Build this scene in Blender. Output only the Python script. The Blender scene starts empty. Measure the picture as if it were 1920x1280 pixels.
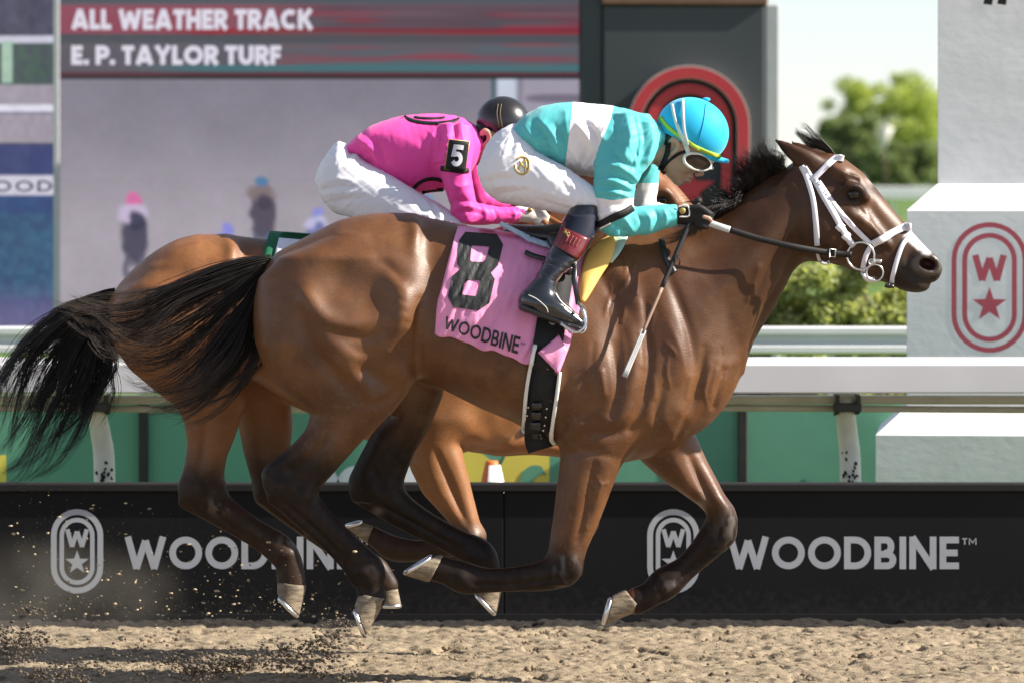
import bpy, math, random
import numpy as np
from mathutils import Vector, Matrix
from mathutils.bvhtree import BVHTree

# ------------------------------------------------------------------ camera, light, exposure
S0, D0, H0, YH = 560.0, 16.0, 1.7, 330.0        # px per metre at the near horse, its distance, eye height, horizon row
FPX = S0 * D0
sc = bpy.context.scene
COL = sc.collection
cam_d = bpy.data.cameras.new('camera')
cam = bpy.data.objects.new('camera', cam_d); COL.objects.link(cam)
cam.location = (0, -D0, H0); cam.rotation_euler = (math.radians(90), 0, 0)
cam_d.sensor_width = 36.0; cam_d.lens = FPX / 1920 * 36.0
cam_d.shift_y = -(640 - YH) / 1920.0
cam_d.clip_start = 0.5; cam_d.clip_end = 6000
cam_d.dof.use_dof = True; cam_d.dof.focus_distance = D0; cam_d.dof.aperture_fstop = 4.5
sc.camera = cam

SUN = Vector((0.80, -0.10, 0.58)).normalized()    # direction towards the sun: right, a little this side, mid height
w = bpy.data.worlds.new('World'); sc.world = w; w.use_nodes = True
nt = w.node_tree; nt.nodes.clear()
sky = nt.nodes.new('ShaderNodeTexSky'); sky.sky_type = 'NISHITA'; sky.sun_disc = False
sky.sun_elevation = math.asin(SUN.z); sky.sun_rotation = math.atan2(SUN.x, SUN.y)
sky.air_density = 1.0; sky.dust_density = 0.0; sky.ozone_density = 6.0
bg = nt.nodes.new('ShaderNodeBackground'); bg.inputs['Strength'].default_value = 0.078
wo = nt.nodes.new('ShaderNodeOutputWorld')
hs = nt.nodes.new('ShaderNodeHueSaturation'); hs.inputs['Saturation'].default_value = 0.5
nt.links.new(sky.outputs[0], hs.inputs['Color']); nt.links.new(hs.outputs[0], bg.inputs[0]); nt.links.new(bg.outputs[0], wo.inputs[0])
sun_d = bpy.data.lights.new('sun', 'SUN'); sun_d.energy = 5.0; sun_d.angle = math.radians(0.53)
sun_d.color = (1.0, 0.93, 0.82)
sun = bpy.data.objects.new('sun', sun_d); COL.objects.link(sun)
sun.rotation_euler = (-SUN).to_track_quat('-Z', 'Y').to_euler(); sun.location = (8, 2, 12)
sc.view_settings.view_transform = 'Standard'; sc.view_settings.look = 'None'
sc.view_settings.exposure = 1.17; sc.view_settings.gamma = 1.0
sc.view_settings.use_curve_mapping = False
sc.cycles.use_denoising = True
sc.cycles.max_bounces = 6; sc.cycles.transparent_max_bounces = 8

rng = np.random.default_rng(7)
random.seed(7)

# ------------------------------------------------------------------ spaces: photo rows and columns at a real depth
class Space:
    """columns x, rows z (downwards) and depth y, all in units of 1/s metre, in a plane y0 metres behind the near horse"""
    def __init__(self, y0=0.0):
        self.y0 = y0; self.s = FPX / (D0 + y0)
    def w(self, v):
        v = np.asarray(v, dtype=np.float64).reshape(-1, 3)
        return np.stack([(v[:, 0] - 960) / self.s, self.y0 + v[:, 1] / self.s, H0 - (v[:, 2] - YH) / self.s], 1)
A = Space(0.0); B = Space(0.85)
def sp(px, py, y):                       # a photo position at depth y -> world
    s = FPX / (D0 + y)
    return Vector(((px - 960) / s, y, H0 - (py - YH) / s))

# ------------------------------------------------------------------ numpy noise
_perm = np.random.default_rng(3).random(65536).astype(np.float32)
def _hash(i, j, k):
    n = (i * 73856093) ^ (j * 19349663) ^ (k * 83492791)
    return _perm[(n ^ (n >> 13)) & 65535]
def vnoise(p):
    p = np.asarray(p, dtype=np.float64); i = np.floor(p).astype(np.int64); f = p - i; f = f * f * (3 - 2 * f)
    r = 0
    for a in (0, 1):
        for b in (0, 1):
            for c in (0, 1):
                wgt = (f[:, 0] if a else 1 - f[:, 0]) * (f[:, 1] if b else 1 - f[:, 1]) * (f[:, 2] if c else 1 - f[:, 2])
                r = r + wgt * _hash(i[:, 0] + a, i[:, 1] + b, i[:, 2] + c)
    return r
def fbm(p, o=3):
    r = 0; a = 0.5; t = 0
    for q in range(o):
        r = r + a * vnoise(p * 2 ** q + 17.3 * q); t += a; a *= 0.5
    return r / t
def sstep(a, b, x):
    t = np.clip((x - a) / (b - a), 0, 1); return t * t * (3 - 2 * t)

# ------------------------------------------------------------------ materials
def lin(r, g, b):
    f = lambda c: (c / 255 / 12.92) if c / 255 <= 0.04045 else ((c / 255 + 0.055) / 1.055) ** 2.4
    return (f(r), f(g), f(b), 1.0)
def mat(name, col, rough=0.6, spec=0.5, metal=0.0, var=0.12, vscale=6.0, bump=0.0, bscale=60.0, bdist=0.002, coat=0.0,
        emit=None, estr=0.0, sheen=0.0, attr=None, stretch=None, trans=0.0):
    m = bpy.data.materials.new(name); m.use_nodes = True; n = m.node_tree; L = n.links
    p = n.nodes['Principled BSDF']
    p.inputs['Roughness'].default_value = rough; p.inputs['Metallic'].default_value = metal
    p.inputs['Specular IOR Level'].default_value = spec; p.inputs['Coat Weight'].default_value = coat
    p.inputs['Coat Roughness'].default_value = 0.25; p.inputs['Sheen Weight'].default_value = sheen
    tc = n.nodes.new('ShaderNodeTexCoord'); src = tc.outputs['Object']
    if stretch:
        mp = n.nodes.new('ShaderNodeMapping'); mp.inputs['Scale'].default_value = stretch
        L.new(src, mp.inputs[0]); src = mp.outputs[0]
    if attr:
        at = n.nodes.new('ShaderNodeAttribute'); at.attribute_name = attr; c_out = at.outputs['Color']
    else:
        rgb = n.nodes.new('ShaderNodeRGB'); rgb.outputs[0].default_value = col if len(col) == 4 else (*col, 1); c_out = rgb.outputs[0]
    if var > 0:
        ns = n.nodes.new('ShaderNodeTexNoise'); ns.inputs['Scale'].default_value = vscale; ns.inputs['Detail'].default_value = 5
        L.new(src, ns.inputs['Vector'])
        mr = n.nodes.new('ShaderNodeMapRange'); mr.inputs['From Min'].default_value = 0.3; mr.inputs['From Max'].default_value = 0.7
        mr.inputs['To Min'].default_value = 1 - var; mr.inputs['To Max'].default_value = 1 + var
        L.new(ns.outputs['Fac'], mr.inputs['Value'])
        mx = n.nodes.new('ShaderNodeVectorMath'); mx.operation = 'SCALE'
        L.new(c_out, mx.inputs[0]); L.new(mr.outputs[0], mx.inputs['Scale']); c_out = mx.outputs[0]
    L.new(c_out, p.inputs['Base Color'])
    if emit is not None:
        p.inputs['Emission Strength'].default_value = estr
        if emit == 'attr': L.new(c_out, p.inputs['Emission Color'])
        else: p.inputs['Emission Color'].default_value = emit
    if bump > 0:
        nb = n.nodes.new('ShaderNodeTexNoise'); nb.inputs['Scale'].default_value = bscale; nb.inputs['Detail'].default_value = 4
        L.new(src, nb.inputs['Vector'])
        bp = n.nodes.new('ShaderNodeBump'); bp.inputs['Strength'].default_value = bump; bp.inputs['Distance'].default_value = bdist
        L.new(nb.outputs['Fac'], bp.inputs['Height']); L.new(bp.outputs[0], p.inputs['Normal'])
    if trans: p.inputs['Transmission Weight'].default_value = trans
    return m

# ------------------------------------------------------------------ objects
def props(o, label=None, cat=None, group=None, kind=None):
    if label: o['label'] = label
    if cat: o['category'] = cat
    if group: o['group'] = group
    if kind: o['kind'] = kind
    return o
def empty(name, loc, label=None, cat=None, group=None):
    o = bpy.data.objects.new(name, None); COL.objects.link(o); o.location = loc; o.empty_display_size = 0.1
    return props(o, label, cat, group)
def mk(name, verts, faces, material, parent=None, smooth=True, attrs=None):
    """one mesh object from world-space vertices; faces: list of tuples or an (n,4) / (n,3) array"""
    v = np.asarray(verts, dtype=np.float32).reshape(-1, 3)
    me = bpy.data.meshes.new(name)
    if isinstance(faces, np.ndarray):
        k = faces.shape[1]; nf = faces.shape[0]
        me.vertices.add(len(v)); me.vertices.foreach_set('co', v.ravel())
        me.loops.add(nf * k); me.loops.foreach_set('vertex_index', faces.astype(np.int32).ravel())
        me.polygons.add(nf); me.polygons.foreach_set('loop_start', np.arange(0, nf * k, k, dtype=np.int32))
        me.polygons.foreach_set('loop_total', np.full(nf, k, dtype=np.int32))
        me.update(calc_edges=True)
    else:
        me.from_pydata(v.tolist(), [], faces); me.update()
    if smooth: me.polygons.foreach_set('use_smooth', np.ones(len(me.polygons), dtype=bool))
    if attrs:
        for an, (typ, data) in attrs.items():
            at = me.attributes.new(an, typ, 'POINT')
            at.data.foreach_set('color' if typ == 'FLOAT_COLOR' else 'value', np.asarray(data, dtype=np.float32).ravel())
    me.validate()
    if material: me.materials.append(material)
    o = bpy.data.objects.new(name, me); COL.objects.link(o)
    if parent: link(o, parent)
    return o
def link(o, parent):
    o.parent = parent
    par = parent; off = Vector((0, 0, 0))
    while par: off += par.location; par = par.parent
    o.location = o.location - off
    return o
class MB:                                    # collects boxes and sheets in world space for ONE mesh
    def __init__(s): s.v = []; s.f = []
    def box(s, x0, x1, y0, y1, z0, z1, bev=0.0):
        n = len(s.v)
        if bev <= 0:
            s.v += [(x, y, z) for z in (z0, z1) for y in (y0, y1) for x in (x0, x1)]
            s.f += [tuple(n + i for i in q) for q in ((0, 2, 3, 1), (4, 5, 7, 6), (0, 1, 5, 4), (2, 6, 7, 3), (0, 4, 6, 2), (1, 3, 7, 5))]
        else:
            b = bev; ring = [(x0 + b, y0), (x1 - b, y0), (x1, y0 + b), (x1, y1 - b), (x1 - b, y1), (x0 + b, y1), (x0, y1 - b), (x0, y0 + b)]
            rin = [(x0 + b, y0 + b), (x1 - b, y0 + b), (x1 - b, y0 + b), (x1 - b, y1 - b), (x1 - b, y1 - b), (x0 + b, y1 - b), (x0 + b, y1 - b), (x0 + b, y0 + b)]
            for z, r in ((z0, rin), (z0 + b, ring), (z1 - b, ring), (z1, rin)): s.v += [(x, y, z) for x, y in r]
            for k in range(3):
                for i in range(8): s.f.append((n + k * 8 + i, n + k * 8 + (i + 1) % 8, n + k * 8 + 8 + (i + 1) % 8, n + k * 8 + 8 + i))
            s.f.append(tuple(n + 7 - i for i in range(8))); s.f.append(tuple(n + 24 + i for i in range(8)))
        return s
    def frustum(s, cx, cy, z0, hx0, hy0, z1, hx1, hy1):
        n = len(s.v)
        for z, hx, hy in ((z0, hx0, hy0), (z1, hx1, hy1)): s.v += [(cx - hx, cy - hy, z), (cx + hx, cy - hy, z), (cx + hx, cy + hy, z), (cx - hx, cy + hy, z)]
        s.f += [(n, n + 3, n + 2, n + 1), (n + 4, n + 5, n + 6, n + 7)] + [(n + i, n + (i + 1) % 4, n + 4 + (i + 1) % 4, n + 4 + i) for i in range(4)]
        return s
    def prism_x(s, prof, x0, x1):            # profile of (y,z) points swept along x
        n = len(s.v); k = len(prof)
        s.v += [(x0, y, z) for y, z in prof] + [(x1, y, z) for y, z in prof]
        s.f += [(n + i, n + k + i, n + k + (i + 1) % k, n + (i + 1) % k) for i in range(k)]
        s.f += [tuple(n + i for i in range(k)), tuple(n + 2 * k - 1 - i for i in range(k))]
        return s
    def tube(s, pts, rad, seg=12, cap=True):
        v, f = tube(pts, rad, seg, cap); n = len(s.v); s.v += [tuple(p) for p in v]; s.f += [tuple(n + i for i in q) for q in f]
        return s
    def build(s, name, m, parent=None, smooth=False): return mk(name, s.v, s.f, m, parent, smooth)
def tube(pts, rad, seg=12, cap=True, flat=1.0, up=(0, 1, 0)):
    """swept tube; returns verts (array) and faces (list)"""
    P = np.asarray(pts, dtype=float); n = len(P); R = np.broadcast_to(np.asarray(rad, dtype=float), (n,))
    T = np.gradient(P, axis=0); T /= np.linalg.norm(T, axis=1)[:, None] + 1e-9
    v = []; f = []; up = np.array(up, dtype=float)
    for i in range(n):
        a = up - T[i] * np.dot(up, T[i])
        if np.linalg.norm(a) < 1e-3: a = np.array([0.3, 0.2, 0.9]) - T[i] * np.dot([0.3, 0.2, 0.9], T[i])
        a /= np.linalg.norm(a); b = np.cross(T[i], a)
        for k in range(seg):
            t = 2 * math.pi * k / seg; v.append(P[i] + R[i] * (math.cos(t) * a * flat + math.sin(t) * b))
    for i in range(n - 1):
        for k in range(seg): f.append((i * seg + k, i * seg + (k + 1) % seg, (i + 1) * seg + (k + 1) % seg, (i + 1) * seg + k))
    if cap: f += [tuple(range(seg - 1, -1, -1)), tuple((n - 1) * seg + k for k in range(seg))]
    return np.array(v), f
def catmull(P, m=6):
    P = np.asarray(P, dtype=float)
    if len(P) < 3: return np.array([P[0] + (P[-1] - P[0]) * t for t in np.linspace(0, 1, m + 1)])
    Q = np.vstack([2 * P[0] - P[1], P, 2 * P[-1] - P[-2]]); out = []
    for i in range(1, len(Q) - 2):
        for t in np.arange(m) / m:
            out.append(0.5 * ((2 * Q[i]) + (-Q[i - 1] + Q[i + 1]) * t + (2 * Q[i - 1] - 5 * Q[i] + 4 * Q[i + 1] - Q[i + 2]) * t * t + (-Q[i - 1] + 3 * Q[i] - 3 * Q[i + 1] + Q[i + 2]) * t ** 3))
    out.append(P[-1]); return np.array(out)

# ------------------------------------------------------------------ implicit surfaces: smooth unions meshed with surface nets
class Field:
    def __init__(s, lo, hi, h):
        s.lo = np.array(lo, dtype=float); s.h = h
        s.n = np.ceil((np.array(hi, dtype=float) - s.lo) / h).astype(int) + 1
        s.F = np.full(s.n, 400.0, dtype=np.float32)
        s.ax = [s.lo[i] + h * np.arange(s.n[i]) for i in range(3)]
    def sub(s, lo, hi):
        a = np.clip(np.floor((np.array(lo) - s.lo) / s.h).astype(int), 0, s.n); b = np.clip(np.ceil((np.array(hi) - s.lo) / s.h).astype(int) + 1, 0, s.n)
        sl = tuple(slice(a[i], b[i]) for i in range(3))
        X = s.ax[0][sl[0]][:, None, None]; Y = s.ax[1][sl[1]][None, :, None]; Z = s.ax[2][sl[2]][None, None, :]
        return sl, X, Y, Z
    def put(s, prim, k=10.0, op='u'):
        m = k + 3 * s.h + 6
        sl, X, Y, Z = s.sub(prim.lo - m, prim.hi + m)
        if 0 in s.F[sl].shape: return
        d = prim(X, Y, Z).astype(np.float32); a = s.F[sl]
        if op == 'u':
            hh = np.clip(0.5 + 0.5 * (a - d) / k, 0, 1); s.F[sl] = a + (d - a) * hh - k * hh * (1 - hh)
        elif op == 's':                       # smooth subtraction
            d = -d; hh = np.clip(0.5 - 0.5 * (a - d) / k, 0, 1); s.F[sl] = a + (d - a) * hh + k * hh * (1 - hh)
        elif op == 'i':
            s.F[sl] = np.maximum(a, d)
    def mesh(s, smooth=1):
        F = s.F; ins = F < 0; h = s.h
        c = np.zeros(tuple(s.n - 1), dtype=np.int8)
        for a in (0, 1):
            for b in (0, 1):
                for g in (0, 1): c += ins[a:s.n[0] - 1 + a, b:s.n[1] - 1 + b, g:s.n[2] - 1 + g]
        act = (c > 0) & (c < 8); idx = np.argwhere(act)
        ids = np.full(act.shape, -1, dtype=np.int32); ids[act] = np.arange(len(idx))
        acc = np.zeros((len(idx), 3)); cnt = np.zeros(len(idx))
        corners = [np.array(q) for q in ((0, 0, 0), (1, 0, 0), (0, 1, 0), (1, 1, 0), (0, 0, 1), (1, 0, 1), (0, 1, 1), (1, 1, 1))]
        vals = [F[tuple((idx + q).T)] for q in corners]
        for e0, e1 in ((0, 1), (2, 3), (4, 5), (6, 7), (0, 2), (1, 3), (4, 6), (5, 7), (0, 4), (1, 5), (2, 6), (3, 7)):
            va, vb = vals[e0], vals[e1]; x = (va < 0) != (vb < 0)
            t = np.where(x, va / np.where(x, va - vb, 1), 0)
            acc += np.where(x[:, None], corners[e0] + t[:, None] * (corners[e1] - corners[e0]), 0); cnt += x
        V = s.lo + h * (idx + acc / cnt[:, None])
        Q = []
        for ax in range(3):
            o1, o2 = [(1, 2), (2, 0), (0, 1)][ax]
            sl0 = [slice(None)] * 3; sl1 = [slice(None)] * 3; sl0[ax] = slice(0, -1); sl1[ax] = slice(1, None)
            i0 = ins[tuple(sl0)]; ch = np.argwhere(i0 != ins[tuple(sl1)])
            lim = s.n - 1
            ch = ch[(ch[:, o1] > 0) & (ch[:, o2] > 0) & (ch[:, o1] < lim[o1]) & (ch[:, o2] < lim[o2])]
            d1 = np.zeros(3, int); d1[o1] = 1; d2 = np.zeros(3, int); d2[o2] = 1
            q = np.stack([ids[tuple((ch - d1 - d2).T)], ids[tuple((ch - d2).T)], ids[tuple(ch.T)], ids[tuple((ch - d1).T)]], 1)
            fl = i0[tuple(ch.T)]; q[fl] = q[fl][:, ::-1]; Q.append(q)
        Q = np.vstack(Q); Q = Q[(Q >= 0).all(1)]
        for _ in range(smooth):
            acc = np.zeros_like(V); cnt = np.zeros(len(V))
            for a, b in ((0, 1), (1, 2), (2, 3), (3, 0)):
                np.add.at(acc, Q[:, a], V[Q[:, b]]); np.add.at(cnt, Q[:, a], 1)
            V = V + 0.5 * (acc / np.maximum(cnt, 1)[:, None] - V)
        return V, Q
def normals(V, Q):
    n = np.cross(V[Q[:, 2]] - V[Q[:, 0]], V[Q[:, 3]] - V[Q[:, 1]]); N = np.zeros_like(V)
    for a in range(4): np.add.at(N, Q[:, a], n)
    return N / (np.linalg.norm(N, axis=1)[:, None] + 1e-9)
def outward(V, Q):                          # make the winding face outwards for the current coordinates
    n = np.cross(V[Q[:, 2]] - V[Q[:, 0]], V[Q[:, 3]] - V[Q[:, 1]]); c = V[Q].mean(1)
    return Q if np.einsum('ij,ij->i', n, c - V.mean(0)).sum() > 0 else Q[:, ::-1]
def carve(V, Q, strokes, sharp=2.0):
    """raise (+) or sink (-) the surface along strokes (points (x,z), width, height[, ymin, ymax]) on the side facing the camera"""
    N = normals(V * np.array([1, 1, -1]), Q) * np.array([1, 1, -1]); D = np.zeros(len(V)); face = sstep(.35, -.15, N[:, 1])
    for st in strokes:
        pts, wd, ht = st[:3]; y0, y1 = st[3:5] if len(st) > 3 else (-1e4, 1e4); C = catmull(np.array(pts, float), 5) if len(pts) > 2 else np.array(pts, float)
        b = (V[:, 0] > C[:, 0].min() - 3 * wd) & (V[:, 0] < C[:, 0].max() + 3 * wd) & (V[:, 2] > C[:, 1].min() - 3 * wd) & (V[:, 2] < C[:, 1].max() + 3 * wd) & (V[:, 1] > y0) & (V[:, 1] < y1)
        p = V[b][:, [0, 2]]; best = np.full(len(p), 1e9); tb = np.zeros(len(p)); n = len(C) - 1
        if n == 0: best = ((p - C[0]) ** 2).sum(1); tb[:] = .5
        for i in range(n):
            a, c = C[i], C[i + 1]; d = c - a; t = np.clip(((p - a) @ d) / (d @ d + 1e-9), 0, 1); q = ((p - a - t[:, None] * d) ** 2).sum(1); m = q < best; best = np.where(m, q, best); tb = np.where(m, (i + t) / n, tb)
        tap = np.sin(np.pi * np.clip(.12 + .76 * tb, 0, 1)) if n > 1 else 1.0
        D[b] += ht * np.exp(-(best / wd ** 2) ** (sharp / 2)) * tap
    return V + N * (D * face)[:, None]
class Chain:                                # round-cone chain through (x,y,z,r) joints, optionally flattened across y
    def __init__(s, J, flat=1.0, m=4, smooth=True):
        J = np.asarray(J, dtype=float); s.P = catmull(J, m) if (smooth and len(J) > 2) else J
        s.flat = flat; r = s.P[:, 3].max() * max(1, flat)
        s.lo = s.P[:, :3].min(0) - r; s.hi = s.P[:, :3].max(0) + r
    def __call__(s, X, Y, Z):
        best = None; k = 1 / s.flat
        for a, b in zip(s.P[:-1], s.P[1:]):
            bx, by, bz = b[0] - a[0], (b[1] - a[1]) * k, b[2] - a[2]; L2 = bx * bx + by * by + bz * bz + 1e-9
            px, py, pz = X - a[0], (Y - a[1]) * k, Z - a[2]
            t = np.clip((px * bx + py * by + pz * bz) / L2, 0, 1)
            d = np.sqrt((px - t * bx) ** 2 + (py - t * by) ** 2 + (pz - t * bz) ** 2) - (a[3] + t * (b[3] - a[3]))
            best = d if best is None else np.minimum(best, d)
        return best
class Ell:                                  # ellipsoid, optionally turned by ang degrees in the x-z plane
    def __init__(s, c, r, ang=0):
        s.c = np.array(c, dtype=float); s.r = np.array(r, dtype=float); s.a = math.radians(ang)
        m = s.r.max(); s.lo = s.c - m; s.hi = s.c + m
    def __call__(s, X, Y, Z):
        x, y, z = X - s.c[0], Y - s.c[1], Z - s.c[2]; ca, sa = math.cos(s.a), math.sin(s.a)
        u = (x * ca + z * sa) / s.r[0]; v = (-x * sa + z * ca) / s.r[2]; y = y / s.r[1]
        k0 = np.sqrt(u * u + v * v + y * y); k1 = np.sqrt((u / s.r[0]) ** 2 + (v / s.r[2]) ** 2 + (y / s.r[1]) ** 2) + 1e-6
        return k0 * (k0 - 1) / k1
class Loft:
    """body between two outlines. axis ang (degrees, 0 = along x, 90 = down). top/bot: lists of (x,z) outline points; prof: (x or u, half width, y centre, egg)"""
    def __init__(s, ang, top, bot, prof, n=2.2, blur=14, u_prof=True):
        a = math.radians(ang); s.ca, s.sa = math.cos(a), math.sin(a); s.n = n
        uv = lambda P: (np.array([p[0] * s.ca + p[1] * s.sa for p in P]), np.array([-p[0] * s.sa + p[1] * s.ca for p in P]))
        ut, vt = uv(top); ub, vb = uv(bot); pr = np.array([tuple(p) + (0,) * (4 - len(p)) for p in prof], dtype=float)
        o = np.argsort(ut); ut, vt = ut[o], vt[o]; o = np.argsort(ub); ub, vb = ub[o], vb[o]
        s.u0 = min(ut[0], ub[0]); s.u1 = max(ut[-1], ub[-1])
        s.U = np.arange(s.u0, s.u1 + 1e-6, 1.0)
        def sm(x, y):
            t = np.interp(np.arange(s.u0 - 60, s.u1 + 61, 1.0), x, y); kk = np.hanning(2 * blur + 1); kk /= kk.sum()
            return np.convolve(np.pad(t, blur, mode='edge'), kk, 'valid')[60:60 + len(s.U)]
        s.T = sm(ut, vt); s.Bt = sm(ub, vb); s.W = sm(pr[:, 0], pr[:, 1]); s.Yc = sm(pr[:, 0], pr[:, 2]); s.E = sm(pr[:, 0], pr[:, 3])
        pts = np.vstack([np.stack([s.U * s.ca - v * s.sa, s.U * s.sa + v * s.ca], 1) for v in (s.T, s.Bt)])
        s.lo = np.array([pts[:, 0].min(), (s.Yc - s.W).min(), pts[:, 1].min()]); s.hi = np.array([pts[:, 0].max(), (s.Yc + s.W).max(), pts[:, 1].max()])
    def __call__(s, X, Y, Z):
        u = X * s.ca + Z * s.sa; v = -X * s.sa + Z * s.ca; uc = np.clip(u, s.u0, s.u1)
        f = lambda tab: np.interp(uc, s.U, tab)
        t, b, wd, yc, e = f(s.T), f(s.Bt), f(s.W), f(s.Yc), f(s.E)
        hz = np.maximum(np.abs(b - t) / 2, 2.0); zc = (t + b) / 2; wd = np.maximum(wd, 2.0)
        q = (v - zc) / hz; ww = wd * (1 - e * np.clip(-q, -1, 1) * 0.9)
        rho = (np.abs(q) ** s.n + np.abs((Y - yc) / ww) ** s.n) ** (1 / s.n)
        d = (rho - 1) * np.minimum(hz, wd); du = u - uc
        return np.where(np.abs(du) > 0, np.sqrt(np.maximum(d, 0) ** 2 + du * du) + np.minimum(d, 0) * 0, d)
def flipy(p):
    import copy
    q = copy.copy(p)
    if isinstance(p, Chain): q.P = p.P.copy(); q.P[:, 1] *= -1
    elif isinstance(p, Ell): q.c = p.c * np.array([1, -1, 1])
    else: q.Yc = -p.Yc
    lo = p.lo.copy(); hi = p.hi.copy(); q.lo = np.array([lo[0], -hi[1], lo[2]]); q.hi = np.array([hi[0], -lo[1], hi[2]])
    return q
def px_obj(name, space, V, Q, m, parent=None, smooth=True, attrs=None):
    return mk(name, space.w(V), Q, m, parent, smooth, attrs)

# ------------------------------------------------------------------ laying things on a body
class Skin:
    def __init__(s, *meshes):
        v = []; f = []
        for V, Q in meshes:
            n = len(v); v += V.tolist(); f += (np.asarray(Q) + n).tolist()
        s.t = BVHTree.FromPolygons(v, f)
    def side(s, x, z, off=2.0, default=None, sgn=-1):
        h = s.t.ray_cast(Vector((x, 700 * sgn, z)), Vector((0, -sgn, 0)))
        if h[0] is None:
            if default is not None: return np.array([x, default, z])
            h = s.t.find_nearest(Vector((x, 60 * sgn, z))); q = h[0]
            return np.array([x, q.y + sgn * off, z])
        p, nn = h[0], h[1]
        if nn.y * sgn < 0: nn = -nn
        k = off * min(1.0 / max(abs(nn.y), 0.35), 2.5)
        return np.array([x, p.y + sgn * k, z])
def strap(skin, pts, width, off=2.5, thick=2.0, m=8, wrap=False, pull=0.0):
    """a flat strap of given width laid over the skin through (x,z) points: closed ribbon; returns verts, faces"""
    P = catmull(np.array(pts, dtype=float), m); T = np.gradient(P, axis=0); T /= np.linalg.norm(T, axis=1)[:, None] + 1e-9
    N = np.stack([-T[:, 1], T[:, 0]], 1); rows = []
    for i in range(len(P)):
        row = []
        for t in (-0.5, 0, 0.5):
            q = P[i] + N[i] * width * t; row.append(skin.side(q[0], q[1], off))
        y = [r[1] for r in row]; mid = np.median(y)
        for r in row: r[1] = mid + np.clip(r[1] - mid, -5, 5)
        rows.append(row)
    R = np.array(rows)
    ys = R[:, 1, 1].copy()                       # even out the path
    for _ in range(2): ys[1:-1] = 0.5 * ys[1:-1] + 0.25 * (ys[:-2] + ys[2:])
    ys = np.minimum(ys, R[:, 1, 1]); R[:, :, 1] += (ys - R[:, 1, 1])[:, None]
    if wrap:
        far = R[::-1].copy(); far[:, :, 1] *= -1; R = np.vstack([R, far])
    return ribbon(R, thick)
def ribbon(R, thick):
    """R: (n,k,3) sheet -> closed slab"""
    n, k, _ = R.shape
    du = np.gradient(R, axis=0); dv = np.gradient(R, axis=1); nn = np.cross(du, dv); nn /= np.linalg.norm(nn, axis=2)[:, :, None] + 1e-9
    mid = nn[:, :, 1].sum()
    if mid > 0: nn = -nn
    top = R + nn * thick * 0.5; bot = R - nn * thick * 0.5
    V = np.vstack([top.reshape(-1, 3), bot.reshape(-1, 3)]); f = []; o = n * k
    for i in range(n - 1):
        for j in range(k - 1):
            a, b, c, d = i * k + j, i * k + j + 1, (i + 1) * k + j + 1, (i + 1) * k + j
            f += [(a, b, c, d), (o + a, o + d, o + c, o + b)]
    for i in range(n - 1):
        a, d = i * k, (i + 1) * k; f.append((a, d, o + d, o + a)); a, d = i * k + k - 1, (i + 1) * k + k - 1; f.append((d, a, o + a, o + d))
    for j in range(k - 1):
        f.append((j + 1, j, o + j, o + j + 1)); a = (n - 1) * k + j; f.append((a, a + 1, o + a + 1, o + a))
    return V, f
class Acc:                                   # joins several px-space pieces of one part
    def __init__(s): s.v = []; s.f = []
    def add(s, vf):
        n = len(s.v); s.v += [tuple(p) for p in vf[0]]; s.f += [tuple(n + i for i in q) for q in vf[1]]; return s
    def build(s, name, space, m, parent=None, smooth=True): return mk(name, space.w(np.array(s.v)), s.f, m, parent, smooth)

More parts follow.
